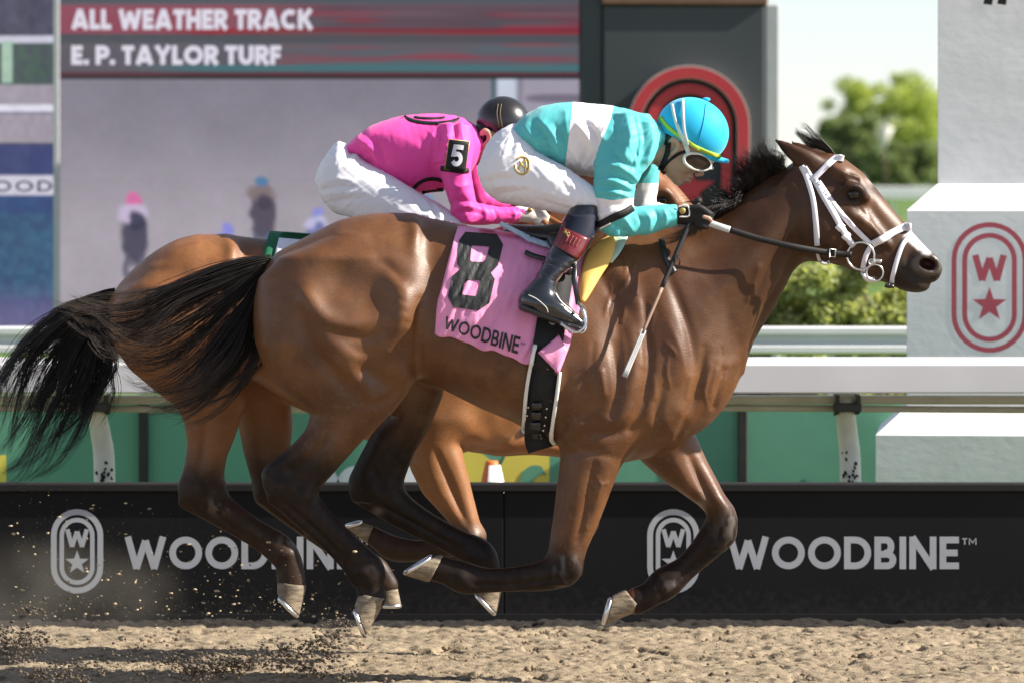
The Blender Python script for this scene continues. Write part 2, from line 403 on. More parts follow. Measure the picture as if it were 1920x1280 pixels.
# ------------------------------------------------------------------ stroke lettering
def arc(cx, cy, rx, ry, a0, a1, n=14): return [(cx + rx * math.cos(math.radians(a0 + (a1 - a0) * i / n)), cy + ry * math.sin(math.radians(a0 + (a1 - a0) * i / n))) for i in range(n + 1)]
def glyph(ch, t):
    """strokes (points, closed) in a box of height 1; returns width, strokes. t is the stroke width"""
    h = t / 2; T = 1 - h; Bm = h
    G = {
        'W': (1.28, [([(h * .9, 1), (.37, .01)], 0), ([(.36, .01), (.64, .88)], 0), ([(.64, .88), (.92, .01)], 0), ([(.91, .01), (1.28 - h * .9, 1)], 0)]),
        'O': (1.02, [(arc(.51, .5, .51 - h, .5 - h, 0, 360, 30)[:-1], 1)]),
        'D': (.84, [([(h, Bm), (.34, Bm)] + arc(.34, .5, .5 - h, .5 - h, -90, 90, 16) + [(h, T)], 1)]),
        'B': (.68, [([(h, Bm), (.36, Bm)] + arc(.40, .28, .28 - h, .28 - h, -90, 90, 10) + [(h, .56 - h)], 1), ([(h, .56 - h), (.32, .56 - h)] + arc(.37, .75 - h / 2, .25 - h, .25 - h / 2, -90, 90, 10) + [(h, T)], 1)]),
        'I': (t, [([(h, 0), (h, 1)], 0)]),
        'N': (.84, [([(h, 0), (h, 1)], 0), ([(h * .9, .99), (.84 - h * .9, .01)], 0), ([(.84 - h, 0), (.84 - h, 1)], 0)]),
        'E': (.60, [([(.60, Bm), (h, Bm), (h, T), (.60, T)], 0), ([(h, .5), (.56, .5)], 0)]),
        'F': (.58, [([(h, 0), (h, T), (.58, T)], 0), ([(h, .48), (.54, .48)], 0)]),
        'T': (.66, [([(0, T), (.66, T)], 0), ([(.33, 0), (.33, T)], 0)]),
        'M': (1.0, [([(h, 0), (h, 1 - t * .3), (.5, .3), (1 - h, 1 - t * .3), (1 - h, 0)], 0)]),
        'A': (.96, [([(h * .9, 0), (.47, .99)], 0), ([(.49, .99), (.96 - h * .9, 0)], 0), ([(.24, .26), (.72, .26)], 0)]),
        'L': (.56, [([(h, 1), (h, Bm), (.56, Bm)], 0)]),
        'H': (.80, [([(h, 0), (h, 1)], 0), ([(.80 - h, 0), (.80 - h, 1)], 0), ([(h, .5), (.80 - h, .5)], 0)]),
        'R': (.74, [([(h, 0), (h, T), (.42, T)] + arc(.42, .68, .32 - h, .32 - h, 90, -90, 10) + [(h, .36 + h * .2)], 0), ([(.40, .38), (.68, 0)], 0)]),
        'P': (.70, [([(h, 0), (h, T), (.40, T)] + arc(.40, .66, .34 - h, .34 - h, 90, -90, 10) + [(h, .32 + h)], 0)]),
        'C': (.88, [(arc(.50, .5, .50 - h, .5 - h, 50, 310, 24), 0)]),
        'K': (.78, [([(h, 0), (h, 1)], 0), ([(.72, 1), (.24, .46)], 0), ([(.34, .58), (.74, 0)], 0)]),
        'Y': (.86, [([(h * .7, 1), (.43, .46), (.86 - h * .7, 1)], 0), ([(.43, 0), (.43, .48)], 0)]),
        'U': (.80, [([(h, 1), (h, .40)] + arc(.40, .40, .40 - h, .40 - h, 180, 360, 14) + [(.80 - h, 1)], 0)]),
        '.': (t, [([(h, 0), (h, t)], 0)]),
        '5': (.72, [([(.66, T), (h + .04, T), (h, .54)] + arc(.34, .34, .36 - h, .34 - h, 115, -150, 16), 0)]),
    }
    return G[ch]
def stroke_quads(P, closed, t, sub=None):
    """2D stroke with mitred joints -> quads as four 2D points"""
    P = [np.array(p, dtype=float) for p in P]; P = [p for i, p in enumerate(P) if i == 0 or np.linalg.norm(p - P[i - 1]) > t * .02]
    if closed and np.linalg.norm(P[0] - P[-1]) < t * .02: P = P[:-1]
    n = len(P); L = []; R = []
    for i in range(n):
        a = P[i - 1] if (i > 0 or closed) else None; c = P[(i + 1) % n] if (i < n - 1 or closed) else None
        d0 = (P[i] - a) / (np.linalg.norm(P[i] - a) + 1e-9) if a is not None else None; d1 = (c - P[i]) / (np.linalg.norm(c - P[i]) + 1e-9) if c is not None else None
        if d0 is None: d0 = d1
        if d1 is None: d1 = d0
        n0 = np.array([-d0[1], d0[0]]); n1 = np.array([-d1[1], d1[0]]); m = n0 + n1; m /= np.linalg.norm(m) + 1e-9
        k = t / 2 / max(np.dot(m, n0), 0.62); L.append(P[i] + m * k); R.append(P[i] - m * k)
    Q = []
    for i in range(n if closed else n - 1):
        j = (i + 1) % n; Q.append((L[i], L[j], R[j], R[i]))
    if sub:
        out = []
        for q in Q:
            ln = max(np.linalg.norm(q[1] - q[0]), np.linalg.norm(q[2] - q[3])); a = max(1, int(math.ceil(ln / sub))); b = max(1, int(math.ceil(t / sub)))
            g = lambda u, v: (q[0] * (1 - u) + q[1] * u) * (1 - v) + (q[3] * (1 - u) + q[2] * u) * v
            for i in range(a):
                for j in range(b): out.append((g(i / a, j / b), g((i + 1) / a, j / b), g((i + 1) / a, (j + 1) / b), g(i / a, (j + 1) / b)))
        Q = out
    return Q
def text_quads(txt, t=0.2, gap=0.14, sub=None, space=0.42):
    x = 0; out = []; layer = 0
    for ch in txt:
        if ch == ' ': x += space; continue
        wd, st = glyph(ch, t)
        for P, closed in st:
            for q in stroke_quads(P, closed, t, sub): out.append(([(p[0] + x, p[1]) for p in q], layer))
            layer = (layer + 1) % 4
        x += wd + gap
    return out, x - gap
def lettering(name, txt, x0, z0, x1, z1, y, m, parent, t=0.2, gap=0.14, step=0.00012, space=0.42):
    """letters fitted to a world rectangle on a plane facing the camera, one object for each letter"""
    _, W = text_quads(txt, t, gap, None, space); x = 0
    for ch in txt:
        if ch == ' ': x += space; continue
        wd, st = glyph(ch, t); v = []; f = []
        for l, (P, closed) in enumerate(st):
            for q in stroke_quads(P, closed, t):
                n = len(v); v += [(x0 + (x1 - x0) * (p[0] + x) / W, y - l * step, z0 + (z1 - z0) * p[1]) for p in q]; f.append((n, n + 1, n + 2, n + 3))
        mk(name, v, f, m, parent, False); x += wd + gap
def stadium(cx, cz, hw, hh, n=16):
    r = hw; return [(cx + r * math.cos(math.radians(a)), cz + hh - r + r * math.sin(math.radians(a))) for a in np.linspace(0, 180, n)] + [(cx + r * math.cos(math.radians(a)), cz - hh + r + r * math.sin(math.radians(a))) for a in np.linspace(180, 360, n)]
def flat_strokes(name, strokes, y, depth, m, parent):
    """strokes: (points, closed, width) in world x,z at plane y; extruded towards the camera by depth"""
    v = []; f = []
    for l, (P, closed, t) in enumerate(strokes):
        yy = y - depth - l * 0.0007
        for q in stroke_quads(P, closed, t):
            n = len(v); v += [(p[0], yy, p[1]) for p in q]; f.append((n, n + 1, n + 2, n + 3))
            if depth > 0.004:
                v += [(p[0], y, p[1]) for p in q]; f += [(n + 1, n, n + 4, n + 5), (n + 3, n + 2, n + 6, n + 7)]
                if not closed: f += [(n, n + 3, n + 7, n + 4), (n + 2, n + 1, n + 5, n + 6)]
    return mk(name, v, f, m, parent, False)
def star(name, cx, cz, r, y, depth, m, parent):
    P = [(cx + (r if i % 2 == 0 else r * .4) * math.sin(math.pi * i / 5), cz + (r if i % 2 == 0 else r * .4) * math.cos(math.pi * i / 5)) for i in range(10)]
    v = [(cx, y - depth, cz)] + [(p[0], y - depth, p[1]) for p in P] + [(p[0], y, p[1]) for p in P]
    f = [(0, 1 + i, 1 + (i + 1) % 10) for i in range(10)] + [(1 + i, 11 + i, 11 + (i + 1) % 10, 1 + (i + 1) % 10) for i in range(10)]
    return mk(name, v, f, m, parent, False)
def emblem(parent, cx, cz, hw, hh, y, m, depth=0.002, t1=0.11, t2=0.085, gap=0.055, edge=None):
    """two nested stadium rings, W above a star; widths as a share of the emblem's full width"""
    W = 2 * hw
    a = stadium(cx, cz, hw - W * t1 / 2, hh - W * t1 / 2); i2 = W * (t1 + gap + t2 / 2); b = stadium(cx, cz, hw - i2, hh - i2)
    flat_strokes('emblem_ring', [(a, 1, W * t1)], y, depth, m, parent); flat_strokes('emblem_ring', [(b, 1, W * t2)], y, depth, m, parent)
    lh = W * .34; lettering('emblem_letter', 'W', cx - W * .225, cz + hh * .10, cx + W * .225, cz + hh * .10 + lh, y - depth, m, parent, t=.24)
    star('emblem_star', cx, cz - hh * .27, W * .235, y, depth + .0004, m, parent)

# ================================================================== THE SETTING
# --- dirt track: one sheet to the horizon, finely worked near the camera
def grid_axis(lo, hi, step, far, grow=1.5):
    a = list(np.arange(lo, hi + 1e-6, step)); s = step; x = hi; r = []
    while x < far: s *= grow; x += s; r.append(x)
    l = []; s = step; x = lo
    while x > -far: s *= grow; x -= s; l.append(x)
    return np.array(l[::-1] + a + r)
gx = grid_axis(-2.3, 2.3, 0.010, 2500); gy = grid_axis(-0.35, 2.45, 0.010, 2500)
GX, GY = np.meshgrid(gx, gy, indexing='ij'); P = np.stack([GX.ravel(), GY.ravel(), np.zeros(GX.size)], 1)
near = ((np.abs(P[:, 0]) < 2.6) & (P[:, 1] > -0.7) & (P[:, 1] < 2.5))
q = P[near]
hgt = 0.012 * fbm(q * np.array([9, 7, 1]), 2) + 0.018 * np.abs(vnoise(q * np.array([17, 15, 1]) + 5) - .5) + 0.014 * vnoise(q * np.array([34, 30, 1]) + 9) + 0.008 * vnoise(q * np.array([70, 62, 1]))
pit = fbm(q * np.array([13, 16, 1]) + 40, 2); hgt = hgt - 0.034 * sstep(.60, .72, pit)
P[near, 2] = .72 * hgt - 0.020 + .005 * vnoise(q * np.array([120, 110, 1])); P[~near, 2] = -0.022
nx_, ny_ = GX.shape; ii = np.arange(nx_ * ny_).reshape(nx_, ny_)
F = np.stack([ii[:-1, :-1].ravel(), ii[1:, :-1].ravel(), ii[1:, 1:].ravel(), ii[:-1, 1:].ravel()], 1)
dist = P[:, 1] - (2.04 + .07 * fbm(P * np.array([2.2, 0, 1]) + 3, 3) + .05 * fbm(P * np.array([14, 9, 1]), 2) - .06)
foot_shade = sstep(.0, .03, dist) * (P[:, 1] < 2.5) * near  # shadow strip along the board's foot, painted into the soil colour
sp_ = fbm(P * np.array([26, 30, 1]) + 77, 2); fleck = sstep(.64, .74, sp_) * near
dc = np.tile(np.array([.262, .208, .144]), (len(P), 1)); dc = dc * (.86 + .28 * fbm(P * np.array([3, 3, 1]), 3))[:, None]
dc = dc * (1 - .55 * fleck)[:, None]; dc = dc * (1 - foot_shade[:, None]) + np.array([.028, .024, .022]) * foot_shade[:, None]
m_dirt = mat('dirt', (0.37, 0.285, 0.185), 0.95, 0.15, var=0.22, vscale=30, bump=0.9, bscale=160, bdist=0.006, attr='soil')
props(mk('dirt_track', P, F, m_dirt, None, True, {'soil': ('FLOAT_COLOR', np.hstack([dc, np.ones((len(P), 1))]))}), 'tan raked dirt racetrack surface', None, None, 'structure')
# lumps lying on the track
ico_v = None
def ico(sub=1):
    t = (1 + 5 ** .5) / 2
    v = [(-1, t, 0), (1, t, 0), (-1, -t, 0), (1, -t, 0), (0, -1, t), (0, 1, t), (0, -1, -t), (0, 1, -t), (t, 0, -1), (t, 0, 1), (-t, 0, -1), (-t, 0, 1)]
    f = [(0, 11, 5), (0, 5, 1), (0, 1, 7), (0, 7, 10), (0, 10, 11), (1, 5, 9), (5, 11, 4), (11, 10, 2), (10, 7, 6), (7, 1, 8), (3, 9, 4), (3, 4, 2), (3, 2, 6), (3, 6, 8), (3, 8, 9), (4, 9, 5), (2, 4, 11), (6, 2, 10), (8, 6, 7), (9, 8, 1)]
    v = [np.array(p) / np.linalg.norm(p) for p in v]
    for _ in range(sub - 1):
        nf = []; mid = {}
        def m(a, b):
            k = (min(a, b), max(a, b))
            if k not in mid: q = v[a] + v[b]; v.append(q / np.linalg.norm(q)); mid[k] = len(v) - 1
            return mid[k]
        for a, b, c in f: x, y, z = m(a, b), m(b, c), m(c, a); nf += [(a, x, z), (b, y, x), (c, z, y), (x, y, z)]
        f = nf
    return np.array(v), np.array(f)
ICO1 = ico(1); ICO2 = ico(2)
def lumps(name, C, R, m, label, kind='stuff', base=ICO1, squash=(1, 1, .7), seed=1, cat=None):
    """many small irregular clods in one mesh"""
    r = np.random.default_rng(seed); bv, bf = base; n = len(C); k = len(bv)
    j = 1 + r.uniform(-.38, .38, (n, k, 1)); st = r.uniform(.6, 1.35, (n, 1, 3)) * np.array(squash)
    ang = r.uniform(0, 6.28, n); c, s_ = np.cos(ang), np.sin(ang)
    V = bv[None] * j * st; V = np.stack([V[:, :, 0] * c[:, None] - V[:, :, 1] * s_[:, None], V[:, :, 0] * s_[:, None] + V[:, :, 1] * c[:, None], V[:, :, 2]], 2)
    V = V * np.asarray(R)[:, None, None] + np.asarray(C)[:, None, :]
    F = (bf[None] + (np.arange(n) * k)[:, None, None]).reshape(-1, 3)
    o = mk(name, V.reshape(-1, 3), F, m, None, False); return props(o, label, cat, None, kind)
r_ = np.random.default_rng(11); n = 5200
C = np.stack([r_.uniform(-2.2, 2.2, n), r_.uniform(-0.3, 2.0, n), r_.uniform(-0.012, -0.002, n)], 1); R = 0.0025 + 0.0105 * r_.random(n) ** 4
m_clod = mat('clod_dirt', (0.22, 0.165, 0.11), 0.95, 0.1, var=0.25, vscale=40)
lumps('surface_clods', C, R, m_clod, 'small dirt lumps scattered on the raked track', seed=2)

# --- infield turf beyond the boards
m_turf = mat('turf', (0.09, 0.15, 0.035), 0.9, 0.2, var=0.35, vscale=3.0, bump=0.5, bscale=30, bdist=0.02)
TX = 2500
props(mk('infield_grass', [(-TX, 2.62, .004), (TX, 2.62, .004), (TX, 2450, .004), (-TX, 2450, .004)], [(0, 1, 2, 3)], m_turf, None, False), 'green infield turf behind the rail', None, None, 'structure')

# --- black advertising board along the foot of the rail
YB = 2.35; sB = FPX / (D0 + YB); bz = lambda py: H0 - (py - YH) / sB; bxx = lambda px: (px - 960) / sB
m_black = mat('board_black', (0.0050, 0.0050, 0.0062), 0.6, 0.2, var=0.3, vscale=2.0, bump=0.06, bscale=5, bdist=0.004)
def add_dust(m, col, top, amount):
    """dry dirt clinging to the foot of a panel, in irregular splashes"""
    n = m.node_tree; L = n.links; p = n.nodes['Principled BSDF']; src = p.inputs['Base Color'].links[0].from_socket
    tc = n.nodes.new('ShaderNodeTexCoord'); sx = n.nodes.new('ShaderNodeSeparateXYZ'); L.new(tc.outputs['Object'], sx.inputs[0])
    g = n.nodes.new('ShaderNodeMapRange'); g.inputs['From Min'].default_value = top; g.inputs['From Max'].default_value = 0.0; g.inputs['To Max'].default_value = .42; L.new(sx.outputs['Z'], g.inputs['Value'])
    ns = n.nodes.new('ShaderNodeTexNoise'); ns.inputs['Scale'].default_value = 38; ns.inputs['Detail'].default_value = 7; ns.inputs['Roughness'].default_value = .7; L.new(tc.outputs['Object'], ns.inputs['Vector'])
    ad = n.nodes.new('ShaderNodeMath'); L.new(ns.outputs['Fac'], ad.inputs[0]); L.new(g.outputs[0], ad.inputs[1])
    r = n.nodes.new('ShaderNodeMapRange'); r.inputs['From Min'].default_value = .70; r.inputs['From Max'].default_value = .95; r.inputs['To Max'].default_value = amount; L.new(ad.outputs[0], r.inputs['Value'])
    mx = n.nodes.new('ShaderNodeMix'); mx.data_type = 'RGBA'; L.new(r.outputs[0], mx.inputs['Factor']); L.new(src, mx.inputs['A']); mx.inputs['B'].default_value = (*col, 1); L.new(mx.outputs['Result'], p.inputs['Base Color'])
add_dust(m_black, (.06, .05, .04), .22, .22)
m_cap = mat('board_cap', (0.012, 0.011, 0.011), 0.55, 0.3, var=0.2)
m_gprint = mat('grey_print', (0.38, 0.395, 0.43), 0.6, 0.3, var=0.05)
board = empty('advertising_board', (0, YB, 0), 'long black advertising board with grey emblems and lettering along the track', 'board')
zt = bz(905)
for x0, x1 in ((-2.95, bxx(-180)), (bxx(-178), bxx(944.6)), (bxx(945.3), bxx(2070)), (bxx(2072), 3.4)):
    MB().box(x0, x1, YB, YB + .03, -.05, zt - .032, .004).build('panel', m_black, board)
MB().box(-2.9, 3.35, YB + .034, YB + .05, -.05, zt - .04).build('backing_board', m_black, board)
MB().box(-2.95, 3.4, YB - .018, YB + .075, zt - .034, zt, .006).build('top_cap', m_cap, board)
MB().box(-2.95, 3.4, YB - .004, YB - .0006, -.05, bz(1150), .001).build('kick_strip', m_cap, board)
for cx, wx0, wx1 in ((144.5, 234, 703), (1262.5, 1364, 1798)):
    emblem(board, bxx(cx), bz(1032.5), 49 / sB, 79 / sB, YB - .0004, m_gprint, .0002)
    if cx < 500: wx1 = 234 + 1798 - 1364
    lettering('letter', 'WOODBINE', bxx(wx0), bz(1066), bxx(wx1), bz(1005), YB - .0006, m_gprint, board, t=.205, gap=.10)
    lettering('trademark_letter', 'TM', bxx(wx1 + 6), bz(1020), bxx(wx1 + 33), bz(1008), YB - .0006, m_gprint, board, t=.16, gap=.2)

# --- white inside rail on curved posts
m_white = mat('white_rail', (0.66, 0.66, 0.67), 0.32, 0.5, var=0.05, vscale=3, coat=.2)
m_cream = mat('post_white', (0.70, 0.67, 0.62), 0.5, 0.4, var=0.10, vscale=9)
m_brk = mat('rail_bracket', (0.05, 0.048, 0.046), 0.6, 0.3, var=0.2)
m_under = mat('rail_under', (0.56, 0.51, 0.43), 0.6, 0.3, var=0.12, vscale=7)
m_mud = mat('mud_splash', (0.035, 0.03, 0.028), .9, .1, var=.3)
YR = 2.78; sR = FPX / (D0 + YR); rz = lambda py: H0 - (py - YH) / sR
rail = empty('running_rail', (0, YR, 0), 'white aluminium running rail on curved posts behind the black board', 'rail')
zt, zf = rz(679), rz(737)
prof = [(YR + .004, zf), (YR, zf + .006), (YR, zt - .012), (YR + .006, zt - .004), (YR + .018, zt), (YR + .25, zt + .012), (YR + .27, zt - .004), (YR + .27, zt - .03), (YR + .03, zt - .035), (YR + .024, zf)]
for x0, x1 in ((-3.2, .08), (.082, 3.6)): MB().prism_x(prof, x0, x1).build('rail_cover', m_white, rail)
def brail(y, py0, py1, w_): s = FPX / (D0 + y); return (H0 - (py0 - YH) / s, H0 - (py1 - YH) / s)
z1, z0 = brail(2.98, 742, 757, 0)
MB().prism_x([(2.96, z0), (2.95, z0 + .01), (2.95, z1), (3.08, z1), (3.08, z0)], -3.2, 3.6).build('lower_beam', m_under, rail)
z1, z0 = brail(3.05, 756, 771, 0)
pts = [(x, 3.02, z0 + .012 + .004 * math.sin(x * 2.1)) for x in np.linspace(-3.2, 3.6, 30)]
MB().tube(pts, .014, 10).build('cable_pipe', m_under, rail, True)
for px in (186, 1586, -1214 + 0, 2986 - 0):
    if px < -600 or px > 2500: continue
    y = 3.06; s = FPX / (D0 + y); X = (px - 960) / s; z = lambda py: H0 - (py - YH) / s
    pts = catmull([(X - 4 / s, y - .10, z(742)), (X - 2 / s, y - .05, z(775)), (X + 4 / s, y, z(820)), (X + 9 / s, y + .02, z(880)), (X + 12 / s, y + .02, .0)], 6)
    v, f = tube(pts, np.linspace(.036, .045, len(pts)), 16)
    post = mk('rail_post', v, f, m_cream, rail)
    g = MB(); g.prism_x([(y - .16, z(737)), (y - .16, z(752)), (y - .12, z(772)), (y - .02, z(778)), (y - .01, z(737))], X - 24 / s, X - 17 / s)
    g.prism_x([(y - .16, z(737)), (y - .16, z(752)), (y - .12, z(772)), (y - .02, z(776)), (y - .01, z(737))], X + 15 / s, X + 22 / s)
    g.box(X - 26 / s, X + 24 / s, y - .165, y - .06, z(768), z(752), .004)
    g.build('bracket', m_brk, rail)
    rr = np.random.default_rng(px); SV = []; SF = []
    for k in range(15):
        a = rr.normal(-1.7, .45); hh = abs(rr.normal(0, .04)); cx_, cz_ = X + 11 / s, z(903) + hh; rad = .0475
        bv, bf = ICO1; c0 = np.array([cx_ + rad * math.cos(a), y + .02 + rad * math.sin(a), cz_]); n0 = len(SV)
        SV += [tuple(c0 + p * rr.uniform(.003, .009) * np.array([1, .4, 1.3])) for p in bv]; SF += [tuple(int(i) + n0 for i in t) for t in bf]
    props(mk('mud_splash', SV, SF, m_mud, rail, False), kind='stuff')

# --- green banner fence behind the rail
YG = 5.0; sG = FPX / (D0 + YG); gz = lambda py: H0 - (py - YH) / sG; gxx = lambda px: (px - 960) / sG
m_green = mat('banner_green', (0.115, 0.305, 0.205), .55, .3, var=.10, vscale=2.5, bump=.15, bscale=3, bdist=.02)
m_yel = mat('banner_yellow', (0.70, 0.58, 0.10), .6, .3, var=.05)
m_wht = mat('banner_white', (0.72, 0.72, 0.75), .6, .3, var=.04)
m_post = mat('dark_post', (0.025, 0.024, 0.024), .5, .4, var=.3, vscale=12)
ban = empty('banner_fence', (0, YG, 0), 'green fabric banner fence with cropped yellow and white lettering', 'fence')
edges = [-700, 270, 1392, 2400]
for a, b in zip(edges[:-1], edges[1:]): MB().box(gxx(a) + .002, gxx(b) - .002, YG, YG + .012, .03, gz(742), .003).build('banner_panel', m_green, ban)
for px in edges[1:3]: MB().box(gxx(px - 9), gxx(px + 9), YG - .045, YG - .004, .0, gz(738), .006).build('fence_post', m_post, ban)
def disc(name, pts, y, m, par, depth=.002):
    v = [(p[0], y - depth, p[1]) for p in pts]; return mk(name, v, [tuple(range(len(v)))], m, par, False)
def gp(P): return [(gxx(x), gz(z)) for x, z in P]
for cx in (604, 664, 765): # rounded tops of white letters
    disc('letter_top', gp([(cx + 34 * math.cos(a), 915 - 42 * math.sin(a)) for a in np.linspace(0, math.pi, 18)]), YG, m_wht, ban, .003)
disc('yellow_block', gp([(-40, 938), (12, 938), (12, 852), (-40, 852)]), YG, m_yel, ban, .003)
disc('yellow_block', gp([(864, 960), (935, 960), (946, 905), (928, 868), (900, 846), (864, 846)]), YG, m_yel, ban, .003)
disc('yellow_block', gp([(946, 960), (1030, 960), (1030, 846), (952, 846), (938, 874), (936, 905)]), YG, m_yel, ban, .003)
disc('green_curve', gp([(1004 - 30 * math.cos(a), 905 - 34 * math.sin(a)) for a in np.linspace(0, math.pi * .62, 14)] + [(1018 - 18 * math.cos(a), 905 - 16 * math.sin(a)) for a in np.linspace(math.pi * .62, 0, 12)]), YG, m_green, ban, .006)

# --- traffic cone between board and banner
YC = 4.1; sC = FPX / (D0 + YC); cz_ = lambda py: H0 - (py - YH) / sC
m_or = mat('cone_orange', (.75, .16, .035), .5, .4, var=.08); m_wb = mat('cone_white', (.8, .79, .76), .35, .5, var=.05)
cone = empty('traffic_cone', ((922 - 960) / sC, YC, 0), 'orange traffic cone with a white sleeve behind the black board', 'traffic cone')
X = (922 - 960) / sC; zt = cz_(863)
def lathe(prof, X, Y, seg=24):
    v = [(X + r * math.cos(2 * math.pi * k / seg), Y + r * math.sin(2 * math.pi * k / seg), z) for r, z in prof for k in range(seg)]
    f = [(i * seg + k, i * seg + (k + 1) % seg, (i + 1) * seg + (k + 1) % seg, (i + 1) * seg + k) for i in range(len(prof) - 1) for k in range(seg)]
    f.append(tuple((len(prof) - 1) * seg + k for k in range(seg))); return v, f
v, f = lathe([(.15, .03), (.125, .05), (.028, zt - .01), (.024, zt)], X, YC); mk('cone_body', v, f, m_or, cone)
v, f = lathe([(.075, zt - .23), (.031, zt - .018), (.030, zt - .018)], X + .006, YC - .002); mk('cone_sleeve', v, f, m_wb, cone)
MB().box(X - .19, X + .19, YC - .19, YC + .19, .004, .035, .01).build('cone_base', m_or, cone)

# --- white finish post: three stepped blocks with sloped shoulders
YF = 4.0; sF = FPX / (D0 + YF); fx = lambda px: (px - 960) / sF; fz = lambda py: H0 - (py - YH) / sF
m_stucco = mat('white_stucco', (0.83, 0.83, 0.82), .8, .2, var=.06, vscale=4, bump=.16, bscale=20, bdist=.006, stretch=(1, 1, 1.6))
fp_rot = math.radians(-5.7); m_pink = mat('emblem_red', (0.50, 0.10, 0.13), .6, .3, var=.05)
fp = empty('finish_post', (fx(1853), YF + 205 / sF, 0), 'white stepped finish post with red emblem beside the rail', 'post')
cx, cy = fx(1853), YF + 205 / sF
h1, h2, h3 = 205 / sF, 148 / sF, 90 / sF
b = MB(); b.box(cx - h1, cx + h1, cy - h1, cy + h1, -.02, fz(816)); b.build('base_block', m_stucco, fp)
MB().frustum(cx, cy, fz(816), h1, h1, fz(773), h2 + .02, h2 + .02).build('base_shoulder', m_stucco, fp)
MB().box(cx - h2, cx + h2, cy - h2, cy + h2, fz(773), fz(396), .004).build('middle_block', m_stucco, fp)
MB().frustum(cx, cy, fz(396), h2, h2, fz(345), h3, h3).build('middle_shoulder', m_stucco, fp)
MB().box(cx - h3, cx + h3, cy - h3, cy + h3, fz(345), fz(-420), .004).build('upper_column', m_stucco, fp)
yf2 = cy - h2; s2 = FPX / (D0 + yf2); f2 = lambda px: (px - 960) / s2; z2 = lambda py: H0 - (py - YH) / s2
emblem(fp, f2(1855), z2(539), 71 / s2, 122 / s2, yf2 - .0004, m_pink, .0002, t1=.066, t2=.066, gap=.075)
yf3 = cy - h3; s3 = FPX / (D0 + yf3); m_ink = mat('black_paint', (.015, .015, .015), .6, .3)
flat_strokes('black_letter', [([((x - 960) / s3, H0 - (9 - YH) / s3), ((x + 10 - 960) / s3, H0 - (-60 - YH) / s3)], 0, 16 / s3) for x in (1846, 1872)], yf3, .0015, m_ink, fp)
fp.rotation_euler.z = fp_rot; fp.location.x += 15 / sF

# --- second white guard rail further in
YW = 8.0; sW = FPX / (D0 + YW); wz = lambda py: H0 - (py - YH) / sW
gr = empty('guard_rail', (0, YW, 0), 'white corrugated guard rail further back, on thin posts', 'rail')
prof = [(YW + .03, wz(665)), (YW, wz(660)), (YW, wz(650)), (YW + .045, wz(641)), (YW + .045, wz(633)), (YW, wz(626)), (YW, wz(616)), (YW + .02, wz(612)), (YW + .06, wz(613)), (YW + .06, wz(665))]
MB().prism_x(prof, -5.2, 5.2).build('rail_beam', m_white, gr)
for px in (-200, 430, 995, 1560, 2120): MB().box((px - 960) / sW - .018, (px - 960) / sW + .018, YW + .065, YW + .105, 0, wz(620), .004).build('rail_post', m_white, gr)

# --- far white rail
YX = 84.0; sX = FPX / (D0 + YX)
fr = empty('turf_rail', (8, YX, 0), 'thin far white turf course rail below the trees', 'rail')
MB().box(3, 13, YX, YX + .1, H0 - (374 - YH) / sX, H0 - (351 - YH) / sX, .02).build('rail_beam', m_white, fr)
for x in np.arange(3.4, 13, 1.15): MB().box(x - .03, x + .03, YX + .11, YX + .17, 0, H0 - (360 - YH) / sX, .01).build('rail_post', m_white, fr)

# --- planting behind the chin: shrubs, each its own thing
def leaf_cloud(n, C, R, size, seed, flat=.9, core=.55):
    """n leaf quads spread through ellipsoid clumps; C: clump centres, R: clump radii"""
    r = np.random.default_rng(seed); C = np.asarray(C); R = np.asarray(R); k = r.choice(len(C), n, p=(R ** 2) / (R ** 2).sum())
    d = r.normal(size=(n, 3)); d /= np.linalg.norm(d, axis=1)[:, None]; rad = (core + (1 - core) * r.random(n)) ** .8
    c = C[k] + d * (R[k] * rad)[:, None] * np.array([1, 1, flat])
    u = r.normal(size=(n, 3)) + d * .3; u /= np.linalg.norm(u, axis=1)[:, None]; v = np.cross(u, r.normal(size=(n, 3))); v /= np.linalg.norm(v, axis=1)[:, None]
    s = size * r.uniform(.55, 1.3, n)[:, None]
    V = np.stack([c - u * s, c + v * s * .45, c + u * s, c - v * s * .45], 1).reshape(-1, 3)
    return V, np.arange(4 * n).reshape(n, 4)
def leaf_mat(name, c, tl=.3):
    m = mat(name, c, .6, .3, var=.35, vscale=1.2); n = m.node_tree; p = n.nodes['Principled BSDF']
    tr = n.nodes.new('ShaderNodeBsdfTranslucent'); tr.inputs[0].default_value = (c[0] * 1.5, c[1] * 1.5, c[2] * .8, 1)
    mx = n.nodes.new('ShaderNodeMixShader'); mx.inputs[0].default_value = tl
    n.links.new(p.outputs[0], mx.inputs[1]); n.links.new(tr.outputs[0], mx.inputs[2]); n.links.new(mx.outputs[0], n.nodes['Material Output'].inputs[0])
    return m
m_lf = [leaf_mat('leaf_lime', (.36, .385, .17), .45), leaf_mat('leaf_olive', (.42, .42, .20), .4), leaf_mat('leaf_purple', (.06, .028, .035), .3), leaf_mat('leaf_green', (.07, .13, .03), .35)]
m_bark = mat('bark', (.10, .075, .055), .9, .1, var=.3)
shr = [(1408, 575, 46, 2, 'dark purple leaved shrub behind the chest of the front horse'), (1462, 530, 64, 1, 'olive green shrub under the throat of the front horse'),
       (1520, 512, 66, 0, 'lime green shrub under the jaw of the front horse'), (1580, 506, 66, 1, 'pale olive shrub under the chin of the front horse'), (1640, 508, 66, 0, 'lime green shrub under the muzzle of the front horse'), (1704, 512, 66, 1, 'pale olive shrub touching the white finish post')]
YS = 11.0; sS = FPX / (D0 + YS)
